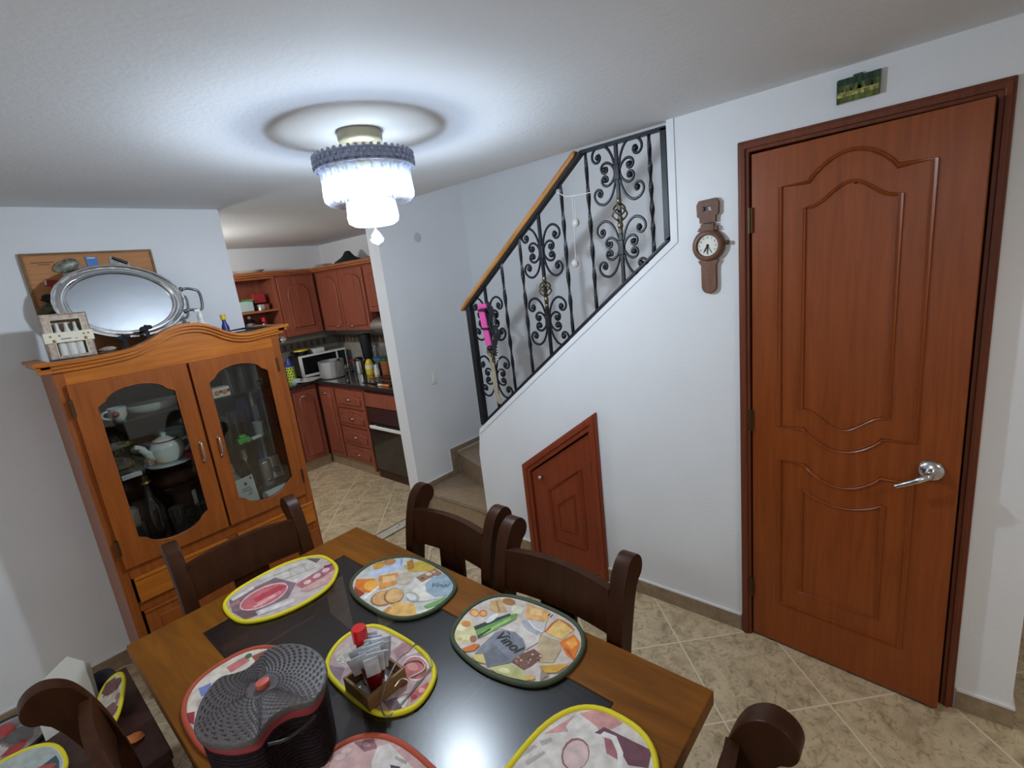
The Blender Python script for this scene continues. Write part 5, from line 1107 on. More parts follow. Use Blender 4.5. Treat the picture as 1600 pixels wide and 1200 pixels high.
  ((226, 196, 190), [(0.560, 1.649), (0.550, 1.629), (0.533, 1.613), (0.509, 1.603), (0.484, 1.600), (0.459, 1.605), (0.437, 1.616), (0.420, 1.632), (0.411, 1.651), (0.410, 1.672), (0.418, 1.692), (0.434, 1.709), (0.457, 1.721), (0.483, 1.725), (0.510, 1.722), (0.534, 1.711), (0.552, 1.693), (0.561, 1.672)]),
  ((200, 104, 110), [(0.557, 1.650), (0.548, 1.632), (0.531, 1.618), (0.509, 1.609), (0.485, 1.607), (0.461, 1.611), (0.439, 1.621), (0.424, 1.636), (0.415, 1.653), (0.414, 1.672), (0.421, 1.689), (0.436, 1.704), (0.457, 1.714), (0.482, 1.717), (0.508, 1.714), (0.530, 1.704), (0.548, 1.689), (0.557, 1.670)]),
  ((182, 64, 76), [(0.456, 1.682), (0.542, 1.680), (0.559, 1.651), (0.535, 1.641), (0.456, 1.644)]),
  ((224, 140, 140), [(0.453, 1.649), (0.532, 1.646), (0.529, 1.627), (0.455, 1.616)]),
  ((214, 180, 176), [(0.438, 1.636), (0.512, 1.638), (0.511, 1.628), (0.439, 1.627)]),
  ((170, 100, 106), [(0.578, 1.630), (0.719, 1.639), (0.708, 1.591), (0.579, 1.569)]),
  ((216, 190, 184), [(0.621, 1.602), (0.618, 1.596), (0.612, 1.592), (0.605, 1.592), (0.599, 1.595), (0.596, 1.600), (0.596, 1.607), (0.599, 1.613), (0.605, 1.617), (0.612, 1.617), (0.618, 1.614), (0.621, 1.609)]),
  ((214, 186, 180), [(0.661, 1.608), (0.657, 1.601), (0.651, 1.597), (0.643, 1.596), (0.637, 1.599), (0.633, 1.605), (0.633, 1.613), (0.637, 1.619), (0.644, 1.624), (0.651, 1.625), (0.658, 1.622), (0.662, 1.615)]),
  ((216, 190, 184), [(0.697, 1.612), (0.693, 1.605), (0.686, 1.601), (0.679, 1.600), (0.673, 1.603), (0.669, 1.609), (0.670, 1.616), (0.674, 1.623), (0.680, 1.628), (0.688, 1.629), (0.694, 1.626), (0.697, 1.620)]),
  ((120, 52, 62), [(0.692, 1.647), (0.716, 1.634), (0.714, 1.619), (0.687, 1.627)]),
  ((206, 162, 154), [(0.570, 1.585), (0.698, 1.580), (0.665, 1.528), (0.581, 1.550)]),
  ((218, 213, 207), [(0.428, 1.574), (0.529, 1.535), (0.536, 1.556), (0.440, 1.597)]),
  ((188, 130, 128), [(0.394, 1.720), (0.426, 1.723), (0.425, 1.701), (0.392, 1.701)]),
  ((216, 210, 204), [(0.410, 1.749), (0.487, 1.760), (0.485, 1.740), (0.411, 1.731)]),
 ],
 'caddy': [
  ((186, 158, 156), None),
  ((198, 184, 174), [(0.484, 1.205), (0.528, 1.208), (0.501, 1.120), (0.474, 1.130), (0.470, 1.167)]),
  ((202, 192, 182), [(0.602, 1.205), (0.611, 1.166), (0.620, 1.077), (0.568, 1.077), (0.588, 1.133)]),
  ((178, 168, 160), [(0.597, 1.137), (0.607, 1.087), (0.603, 1.085), (0.593, 1.134)]),
  ((172, 126, 128), [(0.582, 1.068), (0.619, 1.076), (0.627, 1.033), (0.572, 1.039)]),
  ((226, 200, 196), [(0.596, 1.041), (0.626, 1.035), (0.626, 1.006), (0.593, 1.023)]),
  ((230, 214, 208), [(0.600, 0.940), (0.588, 0.929), (0.575, 0.925), (0.563, 0.928), (0.554, 0.937), (0.548, 0.951), (0.547, 0.968), (0.551, 0.985), (0.560, 1.001), (0.572, 1.012), (0.585, 1.017), (0.598, 1.015), (0.608, 1.006), (0.614, 0.991), (0.614, 0.973), (0.610, 0.955)]),
  ((198, 108, 104), [(0.597, 0.945), (0.586, 0.936), (0.575, 0.933), (0.564, 0.935), (0.556, 0.943), (0.551, 0.955), (0.550, 0.970), (0.553, 0.985), (0.561, 0.999), (0.571, 1.009), (0.583, 1.013), (0.595, 1.011), (0.603, 1.003), (0.609, 0.990), (0.609, 0.975), (0.605, 0.959)]),
  ((216, 150, 140), [(0.583, 0.964), (0.577, 0.963), (0.571, 0.967), (0.568, 0.975), (0.567, 0.985), (0.570, 0.994), (0.575, 1.001), (0.581, 1.002), (0.586, 0.998), (0.589, 0.990), (0.590, 0.980), (0.587, 0.970)]),
  ((176, 70, 74), [(0.549, 0.960), (0.545, 0.952), (0.536, 0.947), (0.527, 0.948), (0.519, 0.952), (0.515, 0.960), (0.515, 0.969), (0.520, 0.977), (0.528, 0.981), (0.537, 0.982), (0.545, 0.977), (0.550, 0.969)]),
  ((190, 92, 90), [(0.522, 0.917), (0.569, 0.909), (0.562, 0.888), (0.505, 0.895)]),
  ((220, 160, 150), [(0.549, 0.894), (0.546, 0.892), (0.542, 0.893), (0.539, 0.895), (0.537, 0.900), (0.537, 0.905), (0.539, 0.909), (0.542, 0.911), (0.546, 0.910), (0.549, 0.908), (0.551, 0.903), (0.551, 0.898)]),
  ((150, 50, 56), [(0.525, 0.894), (0.522, 0.893), (0.519, 0.893), (0.516, 0.896), (0.514, 0.900), (0.514, 0.905), (0.515, 0.908), (0.518, 0.910), (0.522, 0.910), (0.525, 0.907), (0.526, 0.903), (0.527, 0.898)]),
  ((112, 90, 98), [(0.469, 0.955), (0.496, 0.937), (0.485, 0.899), (0.462, 0.924)]),
  ((214, 206, 200), [(0.492, 0.931), (0.515, 0.914), (0.490, 0.895), (0.484, 0.900)]),
  ((142, 116, 128), [(0.453, 1.177), (0.472, 1.132), (0.443, 1.107), (0.440, 1.141)]),
  ((196, 176, 172), [(0.496, 0.972), (0.513, 0.960), (0.494, 0.940), (0.480, 0.952)]),
 ],
 'pink': [
  ((214, 207, 200), None),
  ((206, 150, 146), [(0.623, 0.587), (0.705, 0.555), (0.745, 0.518), (0.740, 0.462), (0.702, 0.481), (0.654, 0.552)]),
  ((222, 217, 210), [(0.663, 0.559), (0.707, 0.557), (0.701, 0.504), (0.677, 0.472), (0.641, 0.514)]),
  ((110, 68, 80), [(0.686, 0.501), (0.709, 0.491), (0.718, 0.387), (0.681, 0.377), (0.664, 0.411), (0.697, 0.462)]),
  ((168, 104, 112), [(0.688, 0.479), (0.697, 0.462), (0.662, 0.431), (0.661, 0.458)]),
  ((228, 224, 220), [(0.680, 0.491), (0.700, 0.486), (0.705, 0.460), (0.681, 0.431), (0.652, 0.418), (0.647, 0.426), (0.674, 0.440), (0.692, 0.464), (0.689, 0.482)]),
  ((150, 100, 104), [(0.630, 0.481), (0.615, 0.480), (0.601, 0.485), (0.592, 0.494), (0.589, 0.505), (0.592, 0.518), (0.602, 0.528), (0.616, 0.535), (0.632, 0.537), (0.647, 0.533), (0.656, 0.523), (0.659, 0.511), (0.655, 0.498), (0.644, 0.487)]),
  ((216, 190, 186), [(0.629, 0.482), (0.615, 0.481), (0.603, 0.486), (0.594, 0.494), (0.592, 0.504), (0.595, 0.515), (0.604, 0.525), (0.616, 0.531), (0.631, 0.532), (0.644, 0.528), (0.652, 0.520), (0.655, 0.509), (0.651, 0.497), (0.641, 0.488)]),
  ((176, 170, 164), [(0.555, 0.604), (0.592, 0.589), (0.591, 0.581), (0.552, 0.595)]),
  ((176, 170, 164), [(0.604, 0.585), (0.625, 0.570), (0.620, 0.563), (0.598, 0.575)]),
  ((180, 174, 168), [(0.552, 0.583), (0.593, 0.564), (0.590, 0.559), (0.549, 0.574)]),
  ((214, 205, 190), [(0.733, 0.458), (0.739, 0.445), (0.723, 0.415), (0.717, 0.433)]),
 ],
 'rust': [
  ((200, 162, 158), None),
  ((226, 206, 200), [(0.311, 0.920), (0.308, 0.918), (0.305, 0.919), (0.302, 0.922), (0.299, 0.927), (0.298, 0.932), (0.299, 0.936), (0.302, 0.938), (0.305, 0.938), (0.308, 0.934), (0.311, 0.930), (0.311, 0.925)]),
  ((222, 190, 186), [(0.340, 0.909), (0.338, 0.906), (0.334, 0.905), (0.329, 0.907), (0.324, 0.911), (0.322, 0.916), (0.321, 0.920), (0.324, 0.923), (0.328, 0.924), (0.333, 0.922), (0.337, 0.918), (0.340, 0.913)]),
  ((222, 190, 186), [(0.356, 0.910), (0.353, 0.907), (0.349, 0.907), (0.344, 0.909), (0.340, 0.913), (0.337, 0.918), (0.337, 0.922), (0.339, 0.925), (0.343, 0.925), (0.348, 0.923), (0.353, 0.919), (0.355, 0.914)]),
  ((140, 98, 104), [(0.367, 0.921), (0.399, 0.891), (0.390, 0.863), (0.368, 0.880)]),
  ((190, 150, 150), [(0.386, 0.882), (0.384, 0.881), (0.381, 0.882), (0.378, 0.886), (0.375, 0.890), (0.374, 0.895), (0.375, 0.899), (0.377, 0.900), (0.381, 0.899), (0.384, 0.896), (0.386, 0.891), (0.387, 0.886)]),
  ((216, 207, 201), [(0.392, 0.866), (0.412, 0.851), (0.408, 0.758), (0.348, 0.815), (0.363, 0.846)]),
  ((76, 64, 84), [(0.384, 0.809), (0.394, 0.787), (0.381, 0.778), (0.376, 0.792)]),
  ((170, 160, 154), [(0.403, 0.816), (0.410, 0.784), (0.404, 0.780), (0.397, 0.812)]),
 ],
 'basket': [
  ((208, 196, 180), None),
  ((120, 130, 188), [(0.208, 1.409), (0.236, 1.401), (0.217, 1.357), (0.203, 1.372)]),
  ((190, 112, 108), [(0.281, 1.424), (0.334, 1.422), (0.332, 1.391), (0.282, 1.390)]),
  ((148, 46, 58), [(0.160, 1.348), (0.177, 1.333), (0.162, 1.291), (0.156, 1.310)]),
  ((60, 104, 74), [(0.346, 1.413), (0.344, 1.407), (0.340, 1.403), (0.335, 1.402), (0.331, 1.404), (0.328, 1.408), (0.328, 1.414), (0.330, 1.420), (0.333, 1.424), (0.338, 1.425), (0.343, 1.424), (0.345, 1.419)]),
  ((186, 170, 152), [(0.206, 1.360), (0.205, 1.352), (0.202, 1.345), (0.196, 1.339), (0.191, 1.337), (0.186, 1.339), (0.184, 1.345), (0.185, 1.352), (0.188, 1.360), (0.193, 1.365), (0.199, 1.368), (0.204, 1.366)]),
  ((150, 76, 60), [(0.341, 1.405), (0.392, 1.388), (0.402, 1.359), (0.339, 1.368)]),
  ((220, 210, 200), [(0.265, 1.403), (0.262, 1.396), (0.256, 1.391), (0.249, 1.390), (0.241, 1.392), (0.236, 1.398), (0.235, 1.406), (0.237, 1.413), (0.243, 1.418), (0.251, 1.419), (0.258, 1.417), (0.263, 1.411)]),
 ],
}

def clip_poly(sub, clip):
    def inside(p, a, c): return (c[0] - a[0]) * (p[1] - a[1]) - (c[1] - a[1]) * (p[0] - a[0]) >= 0
    def isect(p, q, a, c):
        x1, y1, x2, y2 = p[0], p[1], q[0], q[1]; x3, y3, x4, y4 = a[0], a[1], c[0], c[1]
        d = (x1 - x2) * (y3 - y4) - (y1 - y2) * (x3 - x4)
        if abs(d) < 1e-12: return q
        t = ((x1 - x3) * (y3 - y4) - (y1 - y3) * (x3 - x4)) / d
        return (x1 + t * (x2 - x1), y1 + t * (y2 - y1))
    out = list(sub)
    for i in range(len(clip)):
        a, c = clip[i - 1], clip[i]; inp = out; out = []
        for j in range(len(inp)):
            p, q = inp[j - 1], inp[j]
            if inside(q, a, c):
                if not inside(p, a, c): out.append(isect(p, q, a, c))
                out.append(q)
            elif inside(p, a, c): out.append(isect(p, q, a, c))
        if not out: return []
    return out
def ccw(P): 
    return P if sum(P[i - 1][0] * P[i][1] - P[i][0] * P[i - 1][1] for i in range(len(P))) > 0 else P[::-1]
def superell(cx, cy, rx, ry, n=48, e=2.5):
    return [(cx + rx * math.copysign(abs(math.cos(t)) ** (2 / e), math.cos(t)), cy + ry * math.copysign(abs(math.sin(t)) ** (2 / e), math.sin(t))) for t in [2 * PI * k / n for k in range(n)]]
def placemat(key, outline, trim, label, z0=TZ - 0.0005, prints=None, mtx=None, cat='placemat', group='oval placemats', inset=0.012, writing=()):
    outline = ccw(outline); n = len(outline)
    cx = sum(p[0] for p in outline) / n; cy = sum(p[1] for p in outline) / n
    t = thing('placemat', label, cat, (cx, cy, z0), group)
    def ins(d): return [(cx + (x - cx) * (1 - d / math.hypot(x - cx, y - cy)), cy + (y - cy) * (1 - d / math.hypot(x - cx, y - cy))) for x, y in outline]
    m = MB(); m.prism(ins(0.004), 'z', z0, z0 + 0.005); m.build('pad', 'cream_paper', t)
    m = MB(); m.tube([(x, y, z0 + 0.0045) for x, y in ins(0.006)], 0.0068, 8, closed=True); m.build('edge_binding', trim, t)
    inner = ccw(ins(inset)); fc = []
    for k, (c, P) in enumerate(prints or PRINTS[key]):
        P = inner if P is None else clip_poly(ccw(list(P)), inner)
        if len(P) >= 3: fc.append(([(x, y, z0 + 0.0056 + 0.00006 * k) for x, y in P], S(*c)))
    pr_ = colored('print', fc, 'mat_print', t)
    if writing:
        m = MB()
        for txt, size, x, y, ang, sh in writing:
            text_mb(m, txt, size, Matrix.Translation((x, y, z0 + 0.0056 + 0.00006 * (len(fc) + 3))) @ Matrix.Rotation(ang, 4, 'Z'), 0.0001, sh)
        m.build('writing', 'black_ink' if key.startswith('jug') else 'cream_paper', pr_)
    return t
def cr(pts, n=5): return [(p.x, p.y) for p in smoothpts([(x, y, 0) for x, y in pts], n, True)]
OUT_M = [(0.373, 1.700), (0.383, 1.590), (0.451, 1.522), (0.551, 1.495), (0.645, 1.512), (0.716, 1.585), (0.732, 1.675), (0.714, 1.745), (0.621, 1.802), (0.476, 1.802), (0.400, 1.768)]
placemat('melon', cr(OUT_M), 'yellow_trim', 'yellow-edged oval placemat with a red melon print at the cabinet end of the table')
OUT_L = [(0.704, 1.48), (0.655, 1.385), (0.652, 1.223), (0.689, 1.137), (0.763, 1.098), (0.850, 1.110), (0.893, 1.160), (0.919, 1.270), (0.905, 1.414), (0.812, 1.501)]
placemat('jug_left', cr(OUT_L), 'olive_trim', 'dark green-edged food placemat on the right side, farther from the camera', writing=[('Vinol', 0.030, 0.846, 1.180, -1.05, 0.25)])
OUT_R = [(0.726, 0.994), (0.683, 0.927), (0.670, 0.802), (0.705, 0.683), (0.778, 0.636), (0.880, 0.645), (0.944, 0.717), (0.960, 0.860), (0.919, 0.979), (0.830, 1.022)]
OUT_R = [(min(x, 0.952), y) for x, y in OUT_R]
placemat('jug_right', cr(OUT_R), 'olive_trim', 'dark green-edged placemat with a grey milk jug print, on the right side', writing=[('Vinol', 0.044, 0.779, 0.826, math.atan2(-0.084, -0.014), 0.25), ('the', 0.010, 0.806, 0.846, math.atan2(-0.084, -0.014), 0.2)])
OUT_C = [(0.46, 1.207), (0.430, 1.136), (0.427, 1.001), (0.449, 0.916), (0.510, 0.873), (0.591, 0.902), (0.627, 0.974), (0.634, 1.10), (0.612, 1.215), (0.535, 1.245)]
placemat('caddy', cr(OUT_C), 'yellow_trim', 'yellow-edged placemat in the middle of the table under the small wooden crate', writing=[('be', 0.036, 0.487, 1.166, -1.35, 0.1)])
placemat('basket', superell(0.281, 1.262, 0.137, 0.198), 'terracotta_trim', 'terracotta-edged placemat behind the dark woven basket')
placemat('rust', superell(0.300, 0.760, 0.138, 0.190), 'terracotta_trim', 'terracotta-edged pink placemat at the near left, in front of the basket')
placemat('pink', superell(0.560, 0.472, 0.195, 0.137), 'yellow_trim', 'yellow-edged pale pink placemat at the near end of the table')

# ------------------------------------------------------------------ woven basket with lid
bk = thing('woven_basket', 'dark woven basket with a grey figure-eight lid on the left of the table', 'basket', (0.255, 1.03, TZ + 0.006))
LID = [(0.135, 1.065), (0.13, 1.042), (0.131, 1.005), (0.156, 0.955), (0.185, 0.928), (0.200, 0.925), (0.211, 0.933), (0.236, 0.945), (0.266, 0.939), (0.293, 0.916), (0.312, 0.913), (0.341, 0.932), (0.366, 0.971), (0.377, 1.017), (0.372, 1.074), (0.351, 1.119), (0.323, 1.143), (0.303, 1.142), (0.276, 1.129), (0.257, 1.125), (0.236, 1.134), (0.213, 1.150), (0.189, 1.140), (0.16, 1.111)]
LO = cr(LID, 6); lcx, lcy = 0.2545, 1.028
def ringat(k, n=120):
    """outline scaled by k, resampled by angle"""
    res = []
    for i in range(n):
        f = i / n * len(LO); j = int(f); t = f - j; p, q = LO[j], LO[(j + 1) % len(LO)]
        x, y = p[0] + (q[0] - p[0]) * t, p[1] + (q[1] - p[1]) * t
        res.append((lcx + (x - lcx) * k, lcy + (y - lcy) * k))
    return res
def shell(mb, specs, n=120, cap0=False):
    tb = bmesh.new(); rings = [[tb.verts.new((x, y, z)) for x, y in ringat(k, n)] for k, z in specs]
    for A, B_ in zip(rings, rings[1:]):
        for i in range(n): tb.faces.new((A[i], A[(i + 1) % n], B_[(i + 1) % n], B_[i]))
    if cap0: tb.faces.new(rings[0])
    bmesh.ops.recalc_face_normals(tb, faces=tb.faces[:]); mb.merge(tb)
m = MB(); shell(m, [(0.90, 0.757), (0.915, 0.80), (0.93, 0.85), (0.945, 0.90), (0.925, 0.90), (0.90, 0.80)], cap0=True)
for z in [0.765 + 0.009 * i for i in range(14)]:
    m.tube([(x, y, z) for x, y in ringat(0.897 + 0.045 * (z - 0.757) / 0.145, 96)], 0.0034, 6, closed=True)
m.build('basket_body', 'basket_side', bk)
m = MB(); shell(m, [(0.940, 0.893), (0.952, 0.898), (0.952, 0.906), (0.93, 0.912)]); m.build('rim_band', 'maroon_trim', bk)
m = MB(); NR = 30; NS = 192; tb = bmesh.new(); rings = []
for r in range(NR + 1):
    k = 0.10 + 0.90 * r / NR; z = 0.937 - 0.010 * (r / NR) ** 2
    rings.append([tb.verts.new((x, y, z + 0.0012 * (1 if (i // 2 + r // 2) % 2 else -1) * (4 < r < NR))) for i, (x, y) in enumerate(ringat(k, NS))])
m.use('basket_weave'); m.use('basket_dark')
for r in range(NR):
    for i in range(NS):
        f = tb.faces.new((rings[r][i], rings[r][(i + 1) % NS], rings[r + 1][(i + 1) % NS], rings[r + 1][i]))
        hole = r > 4 and r < NR - 2 and r % 2 == 1 and ((i + 2 * ((r // 2) % 2)) % 4 < 2)
        f.material_index = 1 if hole else 0
        if hole:
            c_ = f.calc_center_median()
            pass
tb.faces.new(rings[0])
edge = [[tb.verts.new((x, y, z)) for x, y in ringat(k, NS)] for k, z in ((1.012, 0.921), (1.0, 0.914), (0.95, 0.914))]
allr = [rings[-1]] + edge
for A, B_ in zip(allr, allr[1:]):
    for i in range(NS): tb.faces.new((A[i], A[(i + 1) % NS], B_[(i + 1) % NS], B_[i]))
bmesh.ops.recalc_face_normals(tb, faces=tb.faces[:])
me = bpy.data.meshes.new('t'); tb.to_mesh(me); tb.free(); m.bm.from_mesh(me); bpy.data.meshes.remove(me)
lid = m.build('lid', None, bk, angle=60)
m = MB(); m.lathe([(0, 0), (0.010, 0.0), (0.013, 0.006), (0.012, 0.013), (0.006, 0.015), (0, 0.0135)], (lcx + 0.001, lcy - 0.003, 0.936), 18, sx=1.15, sy=0.95); m.build('lid_knob', 'lid_knob', lid)
m = MB(); m.tube(smoothpts([(0.211, 0.922, 0.897), (0.24, 0.915, 0.886), (0.275, 0.912, 0.886), (0.30, 0.905, 0.897)], 5), 0.0035, 6); m.build('handle_cord', 'black_plastic', bk)

# ------------------------------------------------------------------ crate with napkin cup, sauce bottle, wire stand
MZ = TZ + 0.0065
cr_ = thing('wooden_crate', 'small brown wooden crate on the middle placemat', 'crate', (0.486, 1.004, MZ))
x0, x1, y0, y1 = 0.432, 0.541, 0.953, 1.060
for a in ((x0, x1, y0, y0 + 0.007), (x0, x1, y1 - 0.007, y1), (x0, x0 + 0.007, y0 + 0.007, y1 - 0.007), (x1 - 0.007, x1, y0 + 0.007, y1 - 0.007)):
    m = MB(); m.box(*a, MZ, MZ + 0.040, 0.001); m.build('side_board', 'crate_wood', cr_)
m = MB(); m.box(x0 + 0.007, x1 - 0.007, y0 + 0.007, y1 - 0.007, MZ, MZ + 0.004); m.build('bottom_board', 'white_paper', cr_)
cz0 = MZ + 0.0045
cup = thing('sachet_cup', 'dark red tapered plastic cup of sachets standing in the crate', 'cup', (0.480, 0.993, cz0))
m = MB(); m.lathe([(0, 0.0), (0.019, 0.0), (0.030, 0.082), (0.028, 0.082), (0.018, 0.003), (0, 0.003)], (0.480, 0.993, cz0), 20); m.build('cup_body', 'ruby_plastic', cup)
random.seed(11)
for k in range(15):
    d = -0.021 + 0.003 * k
    ax_ = Vector((0.43, 0.90, 0)); x = 0.480 + ax_.x * d; y = 0.993 + ax_.y * d
    half = math.sqrt(max(0.00012, 0.0275 ** 2 - d * d)); h = random.uniform(0.118, 0.140)
    Mx = Matrix.Translation((x, y, cz0)) @ Matrix.Rotation(-0.446 + random.uniform(-0.15, 0.15), 4, 'Z') @ Matrix.Rotation(-d * 7 + random.uniform(-0.05, 0.05), 4, 'X') @ Matrix.Rotation(random.uniform(-0.25, 0.25), 4, 'Y')
    m = MB(); sh_ = random.uniform(-0.006, 0.006); m.box(-half * 0.95 + sh_, half * 0.95 + sh_, -0.0013, 0.0013, 0.072, h, 0.001, mtx=Mx)
    o = m.build('sachet', 'foil', origin=(x, y, cz0 + 0.072)); tag(o, 'silver-grey paper sachet packed in the dark red cup', 'sachet', 'sachets in the red cup')
sb = thing('sauce_bottle', 'sauce bottle with a bright red cap behind the sachet cup', 'bottle', (0.484, 1.040, cz0))
m = MB(); m.lathe([(0, 0), (0.0165, 0), (0.0175, 0.006), (0.0175, 0.085), (0.014, 0.105), (0.012, 0.126), (0, 0.126)], (0.484, 1.0335, cz0), 22); m.build('bottle_body', 'sauce', sb)
m = MB(); m.lathe([(0, 0.120), (0.0185, 0.120), (0.0185, 0.150), (0.0165, 0.155), (0, 0.156)], (0.484, 1.0335, cz0), 24); m.build('cap', 'red_plastic', sb)
# wire napkin stand lying beside the crate
ws = thing('wire_stand', 'bent wire stand lying beside the crate on the middle placemat', 'wire stand', (0.575, 0.96, MZ))
zz = MZ + 0.0025
m = MB()
m.tube(smoothpts([(0.455, 0.945, zz + 0.004), (0.480, 0.942, zz + 0.05), (0.525, 0.950, zz + 0.075), (0.560, 0.955, zz + 0.07)], 6), 0.0018, 6)
m.tube(smoothpts([(0.560, 0.955, zz + 0.07), (0.592, 0.965, zz + 0.062), (0.612, 0.955, zz + 0.03), (0.606, 0.935, zz + 0.006), (0.585, 0.930, zz), (0.455, 0.905, zz), (0.455, 0.945, zz + 0.004)], 6), 0.0018, 6)
m.tube(smoothpts([(0.520, 0.918, zz), (0.530, 0.930, zz + 0.02), (0.520, 0.945, zz + 0.025), (0.500, 0.945, zz + 0.02)], 6), 0.0016, 6)
m.tube(smoothpts([(0.550, 0.955, zz), (0.590, 0.945, zz), (0.60, 0.98, zz), (0.575, 1.005, zz), (0.552, 0.99, zz)], 6), 0.0016, 6)
m.build('wire', 'wire', ws)

# ------------------------------------------------------------------ chairs
def make_chair(label):
    t = thing('dining_chair', label, 'chair', (0, 0, 0), 'dark dining chairs around the table', local=True)
    FR = [(-0.255, 0.0), (-0.213, 0.20), (-0.176, 0.42), (-0.172, 0.55), (-0.180, 0.68), (-0.198, 0.79), (-0.217, 0.86), (-0.236, 0.905), (-0.257, 0.930), (-0.283, 0.943), (-0.309, 0.938), (-0.327, 0.919), (-0.331, 0.895), (-0.321, 0.874), (-0.305, 0.864)]
    BK_ = [(-0.292, 0.848), (-0.276, 0.81), (-0.255, 0.74), (-0.236, 0.66), (-0.224, 0.55), (-0.224, 0.42), (-0.257, 0.20), (-0.297, 0.0)]
    prof = [(p.x, p.y) for p in smoothpts([(y, z, 0) for y, z in FR], 3)] + [(p.x, p.y) for p in smoothpts([(y, z, 0) for y, z in BK_], 3)]
    for sx in (1, -1):
        xa, xb = sorted((sx * 0.183, sx * 0.229))
        m = MB(); m.prism(prof, 'x', xa, xb, bev=0.004); m.build('rear_post', 'chair_wood', t, angle=30)
        m = MB(); xf = sx * 0.195; m.box(xf - 0.022, xf + 0.022, 0.070, 0.112, 0, 0.43, 0.004); m.build('front_leg', 'chair_wood', t)
    def back_y(z): return -0.196 - 0.0 if z < 0.6 else -0.196 - (z - 0.6) * 0.115
    # crest rail: arched top, bowed backwards
    tb = bmesh.new(); NX = 16; rows = []
    for i in range(NX + 1):
        u = -1 + 2 * i / NX; x = u * 0.185
        top = 0.868 + 0.012 * (1 - u * u); bot = 0.738 + 0.004 * (1 - u * u)
        bow = -0.014 * (1 - u * u)
        rows.append([tb.verts.new((x, back_y(z) + bow + dy, z)) for z, dy in ((bot, 0.012), (top, 0.012), (top, -0.012), (bot, -0.012))])
    for A, B_ in zip(rows, rows[1:]):
        for k in range(4): tb.faces.new((A[k], A[(k + 1) % 4], B_[(k + 1) % 4], B_[k]))
    tb.faces.new(rows[0]); tb.faces.new(rows[-1]); bmesh.ops.recalc_face_normals(tb, faces=tb.faces[:])
    m = MB(); m.merge(tb); m.build('crest_rail', 'chair_wood', t)
    m = MB(); m.prism([(-0.214, 0.47), (-0.236, 0.76), (-0.220, 0.76), (-0.198, 0.47)], 'x', -0.062, 0.062, bev=0.002); m.build('splat', 'chair_wood', t)
    m = MB(); m.box(-0.180, 0.180, -0.212, -0.190, 0.455, 0.50, 0.003); m.build('lower_rail', 'chair_wood', t)
    m = MB(); m.prism([(-0.176, -0.185), (0.176, -0.185), (0.22, -0.15), (0.222, 0.12), (-0.222, 0.12), (-0.22, -0.15)], 'z', 0.425, 0.458, bev=0.008); m.build('seat', 'chair_wood', t)
    m = MB(); m.box(-0.175, 0.175, 0.082, 0.102, 0.36, 0.425); m.box(-0.205, -0.185, -0.18, 0.075, 0.36, 0.425); m.box(0.185, 0.205, -0.18, 0.075, 0.36, 0.425); m.build('seat_frame', 'chair_wood', t)
    for sx in (1, -1):
        m = MB(); m.box(sx * 0.195 - 0.012, sx * 0.195 + 0.012, -0.22, 0.075, 0.15, 0.185, 0.003); m.build('stretcher', 'chair_wood', t)
    return t
c1 = make_chair('dark wooden chair on the right of the table, in front of the small slanted door')
c1.location = (0.765, 0.812, 0); c1.rotation_euler = (0, 0, PI / 2)
def chair(x, y, rz_, label):
    c = copytree(c1); c.location = (x, y, 0); c.rotation_euler = (0, 0, rz_); c['label'] = label; return c
chair(0.797, 1.315, PI / 2 + 0.01, 'dark wooden chair on the right side of the table, nearest the stairs')
chair(0.520, 1.672, PI - 0.055, 'dark wooden chair at the far table end in front of the china cabinet')
chair(0.548, 0.462, 0.0, 'dark wooden chair at the near table end, only one back post in view')
chair(0.236, 1.262, -PI / 2, 'dark wooden chair on the left side of the table, its scrolled post at bottom left')

# ------------------------------------------------------------------ low stool with things on it, left of the cabinet
so = thing('low_stool', 'low dark wooden stool against the wall left of the cabinet, holding mats and papers', 'stool', (-0.10, 2.0, 0))
m = MB(); m.box(-0.36, 0.145, 1.70, 2.28, 0.385, 0.42, 0.004); m.build('stool_top', 'dark_wood', so)
for x in (-0.34, 0.085):
    for y in (1.72, 2.21):
        m = MB(); m.box(x, x + 0.055, y, y + 0.055, 0, 0.385, 0.003); m.build('leg', 'dark_wood', so)
ST = 0.42
def slant(c, rx, ry, rot): return Matrix.Translation(c) @ Matrix.Rotation(rot[2], 4, 'Z') @ Matrix.Rotation(rot[0], 4, 'X') @ Matrix.Rotation(rot[1], 4, 'Y')
def loosemat(label, c, rx, ry, rot, trim, cols, seed):
    random.seed(seed)
    Mx = slant(c, rx, ry, rot); t = thing('placemat', label, 'placemat', c, 'spare placemats on the stool')
    oc = superell(0, 0, rx, ry, 40); 
    m = MB(); m.prism([(x * 0.98, y * 0.98) for x, y in oc], 'z', -0.002, 0.002, mtx=Mx); m.build('pad', 'cream_paper', t)
    m = MB(); m.tube([(x, y, 0) for x, y in oc], 0.006, 8, closed=True, mtx=Mx); m.build('edge_binding', trim, t)
    inn = ccw([(x * 0.94, y * 0.94) for x, y in oc]); fc = [([Mx @ Vector((x, y, 0.003)) for x, y in inn], S(*cols[0]))]
    for k in range(14):
        a, r = random.uniform(0, 2 * PI), random.uniform(0.1, 0.75); px, py = rx * r * math.cos(a), ry * r * math.sin(a)
        P = clip_poly(ccw([(px + random.uniform(0.02, 0.05) * math.cos(q), py + random.uniform(0.015, 0.04) * math.sin(q)) for q in [i * PI / 3 for i in range(6)]]), inn)
        if len(P) > 2: fc.append(([Mx @ Vector((x, y, 0.0034 + 0.0001 * k)) for x, y in P], S(*random.choice(cols[1:]))))
    colored('print', fc, 'mat_print', t)
